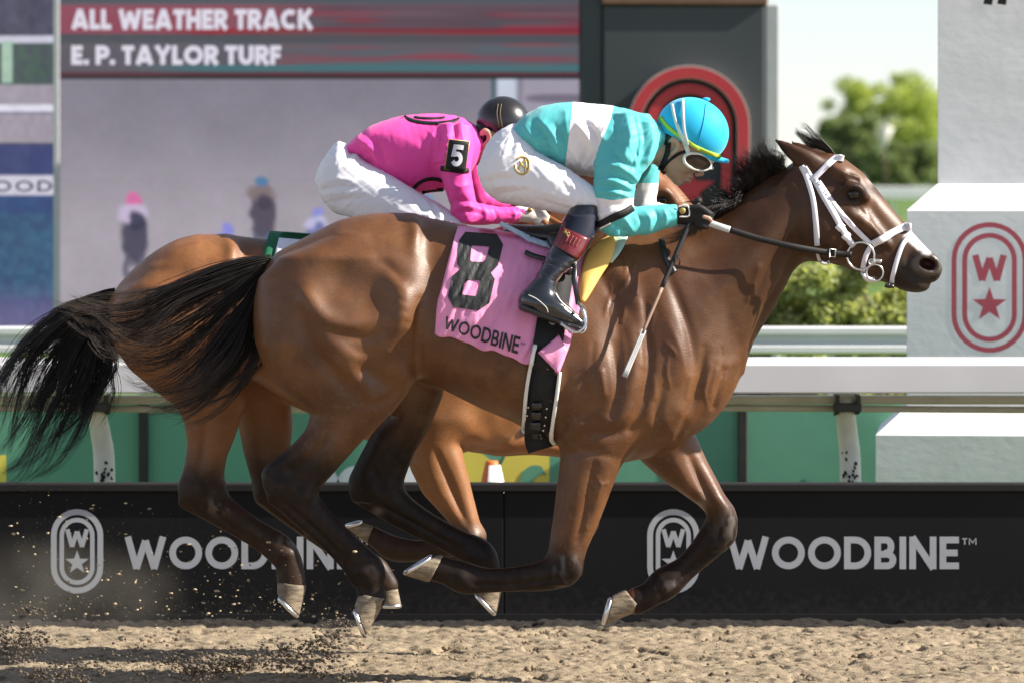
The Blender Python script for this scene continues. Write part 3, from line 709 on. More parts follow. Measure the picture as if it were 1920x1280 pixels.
for i, (px, py, rr, k, lab) in enumerate(shr):
    c = sp(px, py, YS + .2 * (i % 2)); t = empty('shrub', (c.x, c.y, 0), lab, 'shrub', 'shrubs behind the guard rail')
    r2 = np.random.default_rng(50 + i); R0 = rr / sS
    C = np.stack([c.x + r2.normal(0, R0 * .6, 24), c.y + r2.normal(0, R0 * .5, 24), np.maximum(.12, r2.uniform(.05, c.z + .06, 24))], 1)
    V, F = leaf_cloud(6500, C, np.full(24, R0 * .5), .030, 60 + i, .9, .3); mk('foliage', V, F, m_lf[k], t, False)
    g = MB()
    for q in C[:6]: g.tube([(c.x, c.y, 0), ((c.x + q[0]) / 2, (c.y + q[1]) / 2, q[2] * .6), tuple(q)], [.02, .014, .006], 6)
    g.build('stem', m_bark, t, True)
# clipped hedge further off
hd = sp(1690, 392, 60); t = empty('hedge', (hd.x, 60, 0), 'low clipped green hedge below the far white rail', 'hedge')
r2 = np.random.default_rng(5); n = 40; zt = hd.z + .05
C = np.stack([np.linspace(hd.x - 4.2, hd.x + 2.5, n), 60 + r2.normal(0, .25, n), r2.uniform(.2, zt - .25, n)], 1)
V, F = leaf_cloud(5200, C, np.full(n, .32), .09, 71); mk('foliage', V, F, m_lf[0], t, False)
for q in C[::5]: MB().tube([(q[0], 60, 0), (q[0], 60, zt - .3)], .03, 6).build('stem', m_bark, t, True)

# --- far trees
def tree(px, py_top, w_px, Y, seed, m, lab):
    s = FPX / (D0 + Y); X = (px - 960) / s; zt = H0 + (YH - py_top) / s; wr = w_px / s / 2
    t = empty('tree', (X, Y, 0), lab, 'tree', 'trees on the horizon'); r = np.random.default_rng(seed)
    n = 60; a = r.uniform(0, 6.28, n); hh = r.uniform(.22, .93, n); rad = wr * np.sqrt(np.clip(1 - ((hh - .5) / .58) ** 2, .05, 1)) * np.sqrt(r.random(n)) * .95
    C = np.stack([X + rad * np.cos(a), Y + rad * np.sin(a), zt * hh], 1); R = wr * r.uniform(.12, .27, n)
    C[:, 2] = np.minimum(C[:, 2], zt - R * .8)
    V, F = leaf_cloud(11000, C, R, .26, seed, .85, .35); mk('crown', V, F, m, t, False)
    g = MB(); g.tube([(X, Y, 0), (X + .1, Y, zt * .3), (X, Y, zt * .7)], [wr * .09, wr * .06, wr * .02], 8)
    for q in C[:10]: g.tube([(X, Y, zt * .28), ((X + q[0]) / 2, (Y + q[1]) / 2, zt * .42), tuple(q)], [wr * .04, wr * .025, wr * .008], 6)
    g.build('trunk', m_bark, t, True)
m_tree = [leaf_mat('tree_leaf_light', (.34, .40, .12), .45), leaf_mat('tree_leaf_dark', (.20, .25, .11), .35)]
tree(1660, 130, 250, 380, 1, m_tree[0], 'tall rounded bright green tree standing highest above the far rail')
tree(1760, 172, 150, 400, 2, m_tree[0], 'bright green tree at the left edge of the white column')
tree(1592, 218, 150, 350, 3, m_tree[1], 'low dark green tree at the left of the far trees')
tree(1690, 262, 130, 340, 4, m_tree[1], 'low dark green tree in front of the tallest far tree')
tree(1770, 270, 120, 345, 5, m_tree[1], 'low dark green tree beside the white column')
tree(1525, 292, 70, 420, 6, m_tree[1], 'smallest dark tree near the ears of the front horse')
# pale lamp on a pole in front of the trees
m_lamp = mat('lamp_head', (.62, .60, .54), .5, .4); Yp = 200; s = FPX / (D0 + Yp)
c = sp(1659, 300, Yp); lp = empty('light_pole', (c.x, Yp, 0), 'slim pole with a pale leaning lamp head before the trees', 'light pole')
MB().tube([(c.x, Yp, 0), (c.x, Yp, c.z), tuple(sp(1654, 285, Yp))], .05, 8).build('pole', m_bark, lp, True)
MB().tube([tuple(sp(1653, 284, Yp)), tuple(sp(1658, 258, Yp)), tuple(sp(1667, 238, Yp))], [.12, .2, .24], 10).build('lamp_head', m_lamp, lp, True)

# --- big video screen
YV = 14.0; sV = FPX / (D0 + YV); vx = lambda px: (px - 960) / sV; vz = lambda py: H0 - (py - YH) / sV
m_case = mat('screen_case', (.03, .032, .036), .6, .3, var=.1); m_frame = mat('screen_frame', (.42, .42, .45), .5, .4, var=.06)
SCREEN = .94 / 2 ** sc.view_settings.exposure
m_pic = mat('screen_picture', (0, 0, 0), .5, .0, var=0, attr='picture'); p = m_pic.node_tree.nodes['Principled BSDF']
a_ = [q for q in m_pic.node_tree.nodes if q.type == 'ATTRIBUTE'][0]
for l in list(m_pic.node_tree.links):
    if l.to_socket == p.inputs['Base Color']: m_pic.node_tree.links.remove(l)
p.inputs['Base Color'].default_value = (.02, .02, .02, 1)
m_pic.node_tree.links.new(a_.outputs['Color'], p.inputs['Emission Color']); p.inputs['Emission Strength'].default_value = SCREEN
m_txt = mat('screen_text', (.02, .02, .02), .5, 0, var=0, emit=lin(226, 222, 236), estr=SCREEN)
m_dtx = mat('screen_dark_text', (.02, .02, .02), .5, 0, var=0, emit=lin(84, 82, 98), estr=SCREEN)
L3 = lambda *c: np.array(lin(*c)[:3])
def blend(c, col, w_): return c * (1 - w_[:, None]) + np.asarray(col) * w_[:, None]
def blob(x, z, cx, cz, rx, rz_, k=2.0): return np.clip(1.6 - 1.6 * (((x - cx) / rx) ** 2 + ((z - cz) / rz_) ** 2) ** (k / 2), 0, 1)
def screen_mesh(name, x0, x1, z0, z1, step, colour, y, parent):
    xs = np.linspace(x0, x1, int((x1 - x0) / step) + 1); zs = np.linspace(z0, z1, int((z1 - z0) / step) + 1)
    X, Z = np.meshgrid(xs, zs, indexing='ij'); x, z = X.ravel(), Z.ravel(); c = colour(x, z)
    v = np.stack([(x - 960) / sV, np.full(x.shape, y), H0 - (z - YH) / sV], 1); a, b = X.shape; i = np.arange(a * b).reshape(a, b)
    F = np.stack([i[:-1, :-1].ravel(), i[:-1, 1:].ravel(), i[1:, 1:].ravel(), i[1:, :-1].ravel()], 1)
    return mk(name, v, F, m_pic, parent, False, {'picture': ('FLOAT_COLOR', np.hstack([c, np.ones((len(c), 1))]))})
def pic_main(x, z):
    p3 = np.stack([x * .012, z * .012, 0 * x], 1)
    g = sstep(150, 480, z); c = L3(134, 129, 142)[None] * (1 - g)[:, None] + L3(172, 164, 174)[None] * g[:, None]
    c = c * (.88 + .24 * fbm(p3, 4))[:, None]
    c = blend(c, L3(150, 146, 150), .5 * blob(x, z, 800, 520, 420, 160))
    c = c * (1 + .05 * np.sin(z * 1.15) * (z < 330))[:, None]
    # upper right of the picture: pale pillar and far boards
    c = blend(c, L3(60, 96, 104), ((x > 920) & (x < 932) & (z < 220)) * .8)
    c = blend(c, L3(205, 212, 230), sstep(928, 936, x) * (1 - sstep(962, 975, x)) * (z < 212) * .95)
    c = blend(c, L3(176, 168, 188), sstep(975, 985, x) * (z < 260) * .6); c = blend(c, L3(120, 112, 130), (x > 985) * blob(x, z, 1050, 185, 90, 10))
    # distant riders
    x0_, z0_ = x, z; wv = np.stack([x * .06, z * .06, 0 * x + 9], 1); xw = x + 13 * (fbm(wv, 2) - .5); zw = z + 13 * (fbm(wv + 31, 2) - .5)
    def rider(cx, cz, s_, cap, silk, body, legs):
        nonlocal c
        x, z = xw, zw
        c = blend(c, body, .9 * blob(x, z, cx, cz + 70 * s_, 30 * s_, 62 * s_, 3)); c = blend(c, silk, .9 * blob(x, z, cx - 3, cz + 26 * s_, 34 * s_, 22 * s_))
        c = blend(c, body, .95 * blob(x, z, cx + 4, cz + 42 * s_, 17 * s_, 22 * s_)); c = blend(c, cap, .95 * blob(x, z, cx, cz, 17 * s_, 15 * s_))
        for d in (-14, 12): c = blend(c, legs, .8 * blob(x, z, cx + d * s_, cz + 128 * s_, 7 * s_, 34 * s_))
    rider(252, 374, 1.0, L3(222, 110, 168), L3(206, 190, 220), L3(62, 60, 84), L3(96, 90, 112))
    rider(493, 340, .92, L3(78, 126, 168), L3(132, 116, 118), L3(74, 66, 84), L3(76, 96, 128))
    rider(597, 400, .8, L3(140, 146, 216), L3(196, 194, 228), L3(110, 116, 168), L3(120, 126, 172))
    rider(428, 430, .7, L3(140, 140, 222), L3(150, 150, 216), L3(130, 120, 150), L3(130, 126, 150))
    rider(806, 372, .7, L3(120, 150, 186), L3(112, 124, 150), L3(84, 94, 116), L3(90, 96, 120))
    # title bars
    t = z < 148; n2 = vnoise(np.stack([x * .004 + 3, z * .11, 0 * x], 1)); n3 = vnoise(np.stack([x * .006, z * .2 + 40, 0 * x], 1))
    bar = L3(98, 92, 102)[None] * np.ones((len(x), 1)); bar = blend(bar, L3(150, 74, 92), ((z > 8) & (z < 64)) * (.9 - .7 * sstep(380, 760, x)))
    bar = blend(bar, L3(150, 30, 44), ((z > 54) & (z < 66)) * sstep(280, 420, x) * .8); bar = blend(bar, L3(58, 46, 58), ((z > 8) & (z < 60)) * sstep(480, 640, x) * .8 * n2)
    bar = blend(bar, L3(160, 40, 62), sstep(.55, .8, n3) * sstep(440, 600, x) * .55); bar = blend(bar, L3(70, 110, 116), sstep(.55, .8, n2) * sstep(300, 700, x) * .5)
    bar = blend(bar, L3(78, 86, 94), (z < 8) * .8); bar = blend(bar, L3(70, 78, 84), ((z > 64) & (z < 80)) * .7)
    bar = blend(bar, L3(64, 116, 122), ((z > 122) & (z < 135)) * sstep(200, 420, x) * .8); bar = blend(bar, L3(92, 34, 44), ((z >= 136) & (z < 143)) * .8); bar = blend(bar, L3(36, 36, 42), (z >= 143) * .9)
    mo = fbm(np.stack([x * .11, z * .11, 0 * x + 4], 1), 3); mr = vnoise(np.stack([x * .3, z * .3, 0 * x], 1)); c = c * (.95 + .10 * mo)[:, None] * (1 + .035 * np.sign(np.sin(z * .93)))[:, None] * (1 + .10 * (mr - .5)[:, None] * np.array([1.2, -.6, 1.0]))
    return np.where(t[:, None], bar, c)
def pic_left(x, z):
    p3 = np.stack([x * .05, z * .05, 0 * x], 1); n = fbm(p3, 3); n2 = fbm(p3 * 2 + 9, 2)
    c = L3(86, 84, 104)[None] * (.7 + .6 * n)[:, None]
    c = blend(c, L3(74, 104, 80), (z > 80) * (z < 158) * .7 * n2 * 1.4); c = blend(c, L3(208, 208, 224), ((z > 68) & (z < 80)) * 1.0); c = blend(c, L3(176, 206, 186), ((x > 2) & (x < 22) & (z > 78) & (z < 156)) * .9)
    c = blend(c, L3(168, 160, 172), ((z > 158) & (z < 268)) * .95); c = blend(c, L3(226, 224, 238), ((z > 198) & (z < 211)) * 1.0); c = blend(c, L3(98, 96, 134), ((z > 211) & (z < 215)) * 1.0)
    c = blend(c, L3(66, 74, 122), (z >= 270) * .92); c = blend(c, L3(54, 92, 136), (z > 368) * n * .9); c = blend(c, L3(68, 110, 128), (z > 400) * (z < 560) * n2 * .8); c = blend(c, L3(118, 110, 150), sstep(520, 610, z) * .8)
    c = blend(c, L3(212, 208, 224), ((z > 330) & (z < 368)) * 1.0)
    return c * (.86 + .28 * n2)[:, None]
vs = empty('video_screen', (vx(560), YV, 0), 'huge video screen showing distant riders and white track names', 'screen')
MB().box(vx(-420), vx(1092), YV + .02, YV + .9, vz(622), vz(-420), .01).build('screen_case', m_case, vs)
screen_mesh('picture_panel', 112, 1086, -60, 620, 3.4, pic_main, YV, vs)
screen_mesh('picture_panel', -380, 100, -60, 620, 3.4, pic_left, YV, vs)
MB().box(vx(100.5), vx(111.5), YV - .02, YV + .018, vz(622), vz(-70), .004).build('frame_bar', m_frame, vs)
for px in (-260, 420, 980): MB().box(vx(px - 16), vx(px + 16), YV + .2, YV + .55, 0, vz(622), .01).build('screen_leg', m_post, vs)
lettering('letter', 'ALL WEATHER TRACK', vx(134), vz(56), vx(585), vz(18), YV - .008, m_txt, vs, t=.26, gap=.07, step=.002, space=.34)
lettering('letter', 'E. P. TAYLOR TURF', vx(134), vz(122), vx(527), vz(86), YV - .008, m_txt, vs, t=.26, gap=.07, step=.002, space=.30)
lettering('letter', 'WOOD', vx(-62), vz(360), vx(98), vz(339), YV - .008, m_dtx, vs, t=.18, gap=.22, step=.002)

# --- dark sign pylon at the end of the screen
YP = 13.4; sP = FPX / (D0 + YP); pxx = lambda px: (px - 960) / sP; pz = lambda py: H0 - (py - YH) / sP
m_pyl = mat('pylon_grey', (.045, .052, .058), .55, .35, var=.08, vscale=1.5); m_brown = mat('pylon_cap', (.16, .085, .06), .6, .3); m_red = mat('sign_red', (.46, .04, .05), .5, .3, var=.06)
m_edge = mat('sign_cream', (.66, .58, .52), .5, .3, var=.04); m_alu = mat('pylon_edge', (.36, .37, .38), .5, .4, var=.06)
py_ = empty('sign_pylon', (pxx(1265), YP, 0), 'dark grey sign pylon with raised red oval emblem beside the screen', 'sign')
MB().box(pxx(1091), pxx(1130), YP + .02, YP + .9, 0, pz(-420), .01).build('side_panel', m_pyl, py_)
MB().box(pxx(1131), pxx(1434), YP, YP + .9, 0, pz(10.5), .01).build('face_panel', m_pyl, py_)
MB().box(pxx(1128), pxx(1440), YP - .03, YP + .9, pz(9.5), pz(-420), .01).build('cap_band', m_brown, py_)
MB().box(pxx(1435), pxx(1462), YP + .02, YP + .55, 0, pz(8), .01).build('edge_column', m_alu, py_)
def ring3d(name, hw, hh, t, y, depth, m): return flat_strokes(name, [(stadium(pxx(1291), pz(308), (hw - t / 2) / sP, (hh - t / 2) / sP, 22), 1, t / sP)], y, depth, m, py_)
ring3d('emblem_ring', 114, 184, 24, YP, .11, m_edge); ring3d('emblem_ring_face', 112, 182, 21, YP - .11, .004, m_red)
ring3d('emblem_ring', 80, 150, 20, YP, .08, m_pyl); ring3d('emblem_ring_face', 80, 150, 19, YP - .08, .004, m_red)
star('emblem_star', pxx(1291), pz(356), 52 / sP, YP, .06, m_red, py_)
lettering('emblem_letter', 'W', pxx(1243), pz(300), pxx(1339), pz(236), YP - .05, m_red, py_, t=.24)

# ================================================================== HORSES
def vset(vals, fixed):            # (u, a) pairs -> outline points for a vertical loft: rows u, columns a
    return [(a, u) for u, a in vals]
def leg_loft(left, right, prof, y, n=2.1, blur=8):
    return Loft(90, vset(left, 0), vset(right, 0), [(u, w_, y + (dy[0] if dy else 0)) for u, w_, *dy in prof], n, blur)
# note: for ang = 90 the local v is minus x, so the two outlines may swap; the loft only needs both
def horse_field(spec, h):
    f = Field(spec['lo'], spec['hi'], h)
    for prim, k, op in spec['prims']: f.put(prim, k, op)
    return f

def spec_front():
    P = []
    u = lambda p, k=12: P.append((p, k, 'u')); sb = lambda p, k=8: P.append((p, k, 's'))
    both = lambda p, k=12, o='u': (P.append((p, k, o)), P.append((flipy(p), k, o)))
    trunk = Loft(0, [(482, 552), (495, 500), (520, 472), (560, 452), (600, 432), (640, 413), (690, 402), (740, 399), (780, 403), (820, 411), (860, 420), (900, 429), (960, 440), (1040, 446), (1100, 438), (1160, 428), (1220, 430), (1280, 446), (1320, 480), (1350, 530), (1375, 600), (1390, 660)],
        [(482, 590), (495, 640), (520, 670), (560, 690), (650, 700), (740, 702), (780, 708), (820, 724), (860, 744), (900, 764), (960, 789), (1040, 833), (1100, 856), (1160, 868), (1220, 856), (1280, 826), (1320, 795), (1350, 765), (1375, 728), (1390, 692)],
        [(482, 25), (495, 66, 0, .1), (520, 100, 0, .15), (560, 126, 0, .2), (600, 140, 0, .22), (650, 147, 0, .22), (700, 149, 0, .2), (740, 149, 0, .2), (780, 146, 0, .2), (820, 146, 0, .2), (860, 150, 0, .2), (900, 155, 0, .22), (960, 158, 0, .25), (1040, 152, 0, .32), (1100, 142, 0, .42), (1160, 132, 0, .46), (1220, 124, 0, .42), (1280, 110, 0, .3), (1320, 94, 0, .2), (1350, 74), (1375, 44), (1390, 18)], 2.15, 14)
    u(trunk)
    neck = Loft(math.degrees(math.atan2(-.6, .8)), [(1120, 452), (1200, 436), (1280, 424), (1340, 404), (1380, 374), (1418, 348), (1445, 331), (1470, 317), (1510, 302)],
        [(1300, 790), (1360, 728), (1392, 676), (1425, 620), (1450, 580), (1472, 540), (1488, 508), (1510, 487), (1545, 478)],
        [(u_, w_) for u_, w_ in ((480, 96), (620, 100), (700, 92), (780, 74), (860, 60), (930, 52), (1000, 46), (1060, 44))], 2.0, 14)
    u(neck, 30)
    ha = math.degrees(math.atan2(.625, .78)); ca, sa = .78, .625
    uu = lambda x, z: x * math.cos(math.radians(ha)) + z * math.sin(math.radians(ha))
    u0 = uu(1520, 330)
    head = Loft(ha, [(1496, 300), (1530, 286), (1560, 287), (1585, 299), (1614, 321), (1641, 351), (1666, 383), (1694, 416), (1715, 441), (1738, 466), (1757, 484), (1764, 496)],
        [(1470, 400), (1482, 440), (1500, 474), (1525, 487), (1555, 493), (1580, 500), (1608, 510), (1638, 522), (1662, 531), (1690, 536), (1714, 540), (1740, 532), (1756, 516), (1762, 505)],
        [(u0 - 20, 40, 0, .1), (u0 + 30, 55, 0, .1), (u0 + 70, 59, 0, .1), (u0 + 120, 52, 0, .1), (u0 + 170, 40, 0, .15), (u0 + 220, 33, 0, .1), (u0 + 255, 33, 0, 0), (u0 + 285, 30, 0, -.1), (u0 + 297, 16)], 2.3, 9)
    u(head, 14)
    both(Ell((1548, 426, 0) if False else (1546, -30, 424), (58, 28, 66), 20), 14)           # cheek
    both(Chain([(1585, -54, 352, 10), (1604, -54, 356, 10), (1622, -48, 372, 7)]), 12)       # brow and eye rim
    sb(Ell((1597, -70, 364), (15, 14, 11), 20), 6); sb(Ell((1597, 70, 364), (15, 14, 11), 20), 6)
    both(Chain([(1592, -53, 402, 7), (1625, -46, 432, 8), (1655, -38, 458, 6)]), 12)         # facial crest
    both(Chain([(1560, -46, 316, 8), (1583, -50, 330, 8), (1604, -44, 335, 6)]), 10)
    both(Ell((1736, -24, 494), (27, 14, 21), 25), 8)                                         # nostril flare
    both(Ell((1738, -40, 495), (18, 24, 12), 20), 3, 's')
    u(Ell((1708, 0, 531), (36, 27, 17), 10), 10)                                             # lower lip and chin
    u(Ell((1748, 0, 512), (16, 25, 18), 30), 8)
    sb(Chain([(1758, -30, 519, 3), (1735, -34, 519, 3.4), (1700, -36, 508, 3.2), (1688, -36, 503, 2.5)]), 3); sb(Chain([(1758, 30, 519, 3), (1735, 34, 519, 3.4), (1700, 36, 508, 3.2)]), 3)
    # ears laid back
    u(Chain([(1536, -30, 316, 20), (1512, -34, 302, 20), (1488, -36, 288, 15.5), (1468, -35, 274, 9), (1453, -34, 264, 3.5)], .7), 9)
    sb(Chain([(1508, -52, 306, 7), (1485, -48, 291, 6), (1466, -44, 276, 3)]), 5)
    u(Chain([(1548, 28, 304, 17), (1522, 32, 290, 16), (1500, 33, 277, 9), (1487, 33, 267, 3.5)], .7), 9)
    # hind legs
    u(leg_loft([(445, 650), (480, 530), (520, 489), (560, 481), (600, 480), (640, 484), (680, 498), (720, 526), (750, 562), (770, 586), (800, 578), (825, 556), (850, 524), (868, 502), (885, 493), (910, 497), (932, 520)],
               [(445, 690), (480, 760), (520, 786), (560, 790), (600, 788), (640, 781), (665, 779), (690, 782), (712, 775), (740, 757), (765, 736), (790, 712), (830, 674), (870, 638), (905, 606), (932, 596)],
               [(445, 14), (480, 56), (560, 76), (640, 78), (700, 66), (760, 52), (800, 42), (830, 36), (870, 29), (910, 26), (932, 24)], -80), 18)
    u(leg_loft([(560, 560), (620, 610), (700, 690), (782, 729), (821, 692), (868, 667), (900, 651), (925, 650), (945, 660)],
               [(560, 780), (620, 800), (680, 822), (720, 830), (740, 831), (805, 805), (856, 774), (905, 756), (945, 760)],
               [(560, 50), (640, 66), (720, 60), (780, 46), (820, 36), (868, 29), (910, 26), (945, 24)], 74), 16)
    u(Chain([(550, -80, 908, 44), (575, -80, 948, 34), (640, -79, 1009, 28), (678, -78, 1046, 30), (692, -78, 1066, 33), (696, -78, 1090, 27), (700, -78, 1112, 27)], .72), 8)
    u(Chain([(704, 74, 912, 42), (735, 74, 948, 32), (800, 74, 990, 25), (862, 74, 1024, 26), (898, 74, 1046, 31), (912, 74, 1074, 26), (918, 74, 1098, 25)], .72), 8)
    # tendons of the hind cannons
    u(Chain([(520, -80, 925, 17), (580, -80, 975, 13), (650, -79, 1045, 14), (668, -78, 1075, 14)], .6), 5); u(Chain([(672, 74, 935, 15), (750, 74, 985, 12), (850, 74, 1035, 12), (890, 74, 1060, 14)], .6), 5)
    # fore legs
    u(leg_loft([(700, 1080), (760, 1048), (800, 1046), (855, 1050), (900, 1044), (960, 1037), (1020, 1028), (1055, 1020), (1085, 1030)],
               [(700, 1230), (760, 1235), (800, 1206), (855, 1168), (905, 1147), (970, 1121), (1020, 1100), (1050, 1092), (1070, 1086), (1088, 1066)],
               [(700, 44), (760, 56), (800, 58), (855, 50), (905, 43), (960, 36), (1020, 30), (1060, 31), (1088, 26)], -82), 16)
    u(Chain([(1054, -82, 1058, 35), (1022, -82, 1071, 29), (965, -82, 1078, 23), (910, -82, 1080, 24), (874, -82, 1076, 30), (842, -82, 1064, 26), (820, -82, 1058, 25)], .75), 8)
    u(leg_loft([(740, 1150), (800, 1176), (840, 1186), (870, 1206), (910, 1252), (945, 1308), (965, 1326), (1000, 1330), (1036, 1322)],
               [(740, 1290), (800, 1298), (820, 1308), (870, 1328), (930, 1360), (955, 1380), (980, 1387), (1008, 1381), (1036, 1360)],
               [(740, 50), (800, 54), (870, 46), (930, 36), (970, 31), (1010, 30), (1036, 26)], 70), 14)
    u(Chain([(1350, 70, 1004, 34), (1322, 70, 1036, 27), (1286, 70, 1071, 24), (1250, 70, 1098, 31), (1224, 70, 1118, 25), (1196, 70, 1132, 26)], .75), 8)
    return dict(lo=(455, -215, 235), hi=(1790, 200, 1200), prims=P)

def spec_back():
    P = []
    u = lambda p, k=12: P.append((p, k, 'u')); sb = lambda p, k=8: P.append((p, k, 's'))
    both = lambda p, k=12, o='u': (P.append((p, k, o)), P.append((flipy(p), k, o)))
    u(Loft(0, [(206, 562), (219, 538), (245, 510), (273, 486), (300, 468), (332, 451), (371, 440), (422, 441), (469, 445), (510, 450), (550, 457), (620, 466), (700, 470), (760, 462), (808, 452), (870, 456), (928, 472), (968, 505), (998, 555), (1022, 625), (1036, 680)],
        [(206, 592), (219, 640), (245, 676), (273, 694), (332, 704), (422, 706), (469, 708), (510, 735), (550, 760), (620, 793), (700, 830), (760, 848), (808, 858), (870, 848), (928, 828), (968, 800), (998, 770), (1022, 732), (1036, 702)],
        [(206, 22), (219, 62, 0, .1), (245, 98, 0, .15), (273, 118, 0, .2), (332, 136, 0, .2), (371, 141, 0, .2), (422, 141, 0, .2), (469, 140, 0, .2), (550, 146, 0, .22), (620, 150, 0, .26), (700, 146, 0, .34), (760, 136, 0, .42), (808, 126, 0, .46), (870, 118, 0, .42), (928, 104, 0, .3), (968, 90, 0, .2), (998, 70), (1022, 42), (1036, 18)], 2.15, 14))
    dx, dz = -354, 10
    t = lambda L: [(x + dx, z + dz) for x, z in L]
    tc = lambda L: Chain([(x + dx, y, z + dz, r) for x, y, z, r in L])
    a = math.degrees(math.atan2(-.6, .8)); du = dx * .8 - dz * .6
    u(Loft(a, t([(1120, 460), (1200, 440), (1280, 420), (1340, 396), (1400, 350), (1440, 316), (1475, 296), (1510, 292)]), t([(1300, 800), (1360, 735), (1392, 680), (1425, 622), (1450, 580), (1472, 540), (1488, 508), (1510, 487), (1540, 478)]),
        [(u_ + du, w_) for u_, w_ in ((480, 92), (620, 96), (700, 88), (780, 70), (860, 56), (930, 48), (1000, 43), (1060, 42))], 2.0, 14), 30)
    ha = math.degrees(math.atan2(.625, .78)); c, s = math.cos(math.radians(ha)), math.sin(math.radians(ha)); u0 = (1520 + dx) * c + (330 + dz) * s
    u(Loft(ha, t([(1500, 308), (1530, 292), (1560, 292), (1585, 304), (1612, 326), (1638, 355), (1662, 386), (1688, 417), (1709, 441), (1730, 464), (1748, 482), (1755, 494)]), t([(1475, 400), (1486, 440), (1502, 470), (1525, 482), (1555, 488), (1580, 495), (1608, 505), (1636, 516), (1660, 525), (1686, 531), (1710, 534), (1734, 527), (1750, 512), (1754, 503)]),
        [(u0 - 20, 38), (u0 + 30, 52), (u0 + 70, 56), (u0 + 120, 49), (u0 + 170, 38), (u0 + 220, 31), (u0 + 255, 31), (u0 + 285, 28), (u0 + 297, 16)], 2.3, 9), 14)
    both(Ell((1546 + dx, -28, 424 + dz), (56, 26, 62), 20), 14); both(tc([(1585, -51, 352, 10), (1604, -51, 356, 10), (1622, -46, 372, 7)]), 12)
    both(Ell((1595 + dx, -67, 366 + dz), (15, 14, 11), 20), 6, 's'); both(tc([(1592, -50, 402, 7), (1625, -44, 432, 8), (1655, -36, 458, 6)]), 12)
    both(Ell((1730 + dx, -24, 492 + dz), (25, 13, 19), 25), 8); both(Ell((1732 + dx, -40, 493 + dz), (16, 16, 11), 20), 4, 's')
    both(tc([(1536, -30, 316, 18), (1512, -34, 302, 18), (1488, -36, 288, 14), (1468, -35, 274, 8), (1455, -34, 266, 3.5)]), 9)
    # hind legs
    u(leg_loft([(505, 310), (535, 250), (570, 216), (600, 212), (650, 222), (690, 250), (725, 292), (760, 338), (790, 352), (820, 358), (850, 355), (880, 346), (905, 338), (930, 345)],
               [(505, 390), (535, 430), (570, 450), (600, 460), (650, 468), (700, 468), (744, 464), (791, 453), (820, 443), (850, 430), (880, 425), (905, 426), (930, 432)],
               [(505, 14), (535, 56), (570, 72), (650, 74), (700, 64), (745, 52), (790, 42), (850, 32), (905, 26), (930, 24)], -76), 18)
    u(Chain([(384, -76, 912, 43), (414, -76, 946, 31), (480, -76, 990, 25), (524, -76, 1019, 28), (544, -76, 1046, 26), (550, -76, 1084, 27)], .72), 8)
    u(Chain([(352, -76, 935, 14), (420, -76, 972, 12), (490, -76, 1012, 13), (524, -76, 1042, 13)], .6), 5)
    u(leg_loft([(560, 330), (650, 380), (740, 424), (800, 442), (850, 452), (900, 466), (945, 478)], [(560, 500), (650, 522), (740, 542), (800, 546), (850, 541), (900, 531), (945, 540)],
               [(560, 50), (650, 64), (740, 52), (800, 40), (850, 30), (900, 26), (945, 24)], 72), 16)
    u(Chain([(506, 72, 925, 36), (560, 72, 975, 27), (640, 72, 1034, 24), (696, 72, 1072, 28), (716, 72, 1094, 24), (724, 72, 1104, 22)], .72), 8)
    # fore legs
    u(leg_loft([(730, 770), (780, 756), (830, 764), (872, 770), (919, 793), (965, 836), (993, 862), (1018, 872)], [(730, 900), (780, 890), (829, 864), (876, 874), (920, 884), (960, 896), (1000, 909), (1018, 904)],
               [(730, 44), (780, 56), (830, 48), (876, 42), (930, 34), (990, 27), (1018, 24)], -78), 14)
    u(Chain([(886, -78, 1000, 27), (850, -78, 1015, 22), (790, -78, 1025, 20), (742, -78, 1022, 24), (714, -78, 1006, 20), (700, -78, 997, 18)], .75), 8)
    u(Loft(0, [(880, 780), (930, 788), (1000, 806), (1050, 826), (1100, 838), (1130, 856)], [(880, 850), (930, 858), (1000, 856), (1050, 860), (1100, 892), (1130, 890)], [(880, 50, 64), (930, 46, 66), (1000, 38, 68), (1050, 32, 68), (1130, 26, 68)], 2.1, 10), 14)
    u(Chain([(1104, 68, 866, 30), (1104, 68, 915, 21), (1102, 68, 955, 21), (1100, 68, 984, 25), (1086, 68, 1012, 20), (1082, 68, 1020, 20)], .75), 8)
    return dict(lo=(185, -200, 250), hi=(1430, 190, 1150), prims=P)

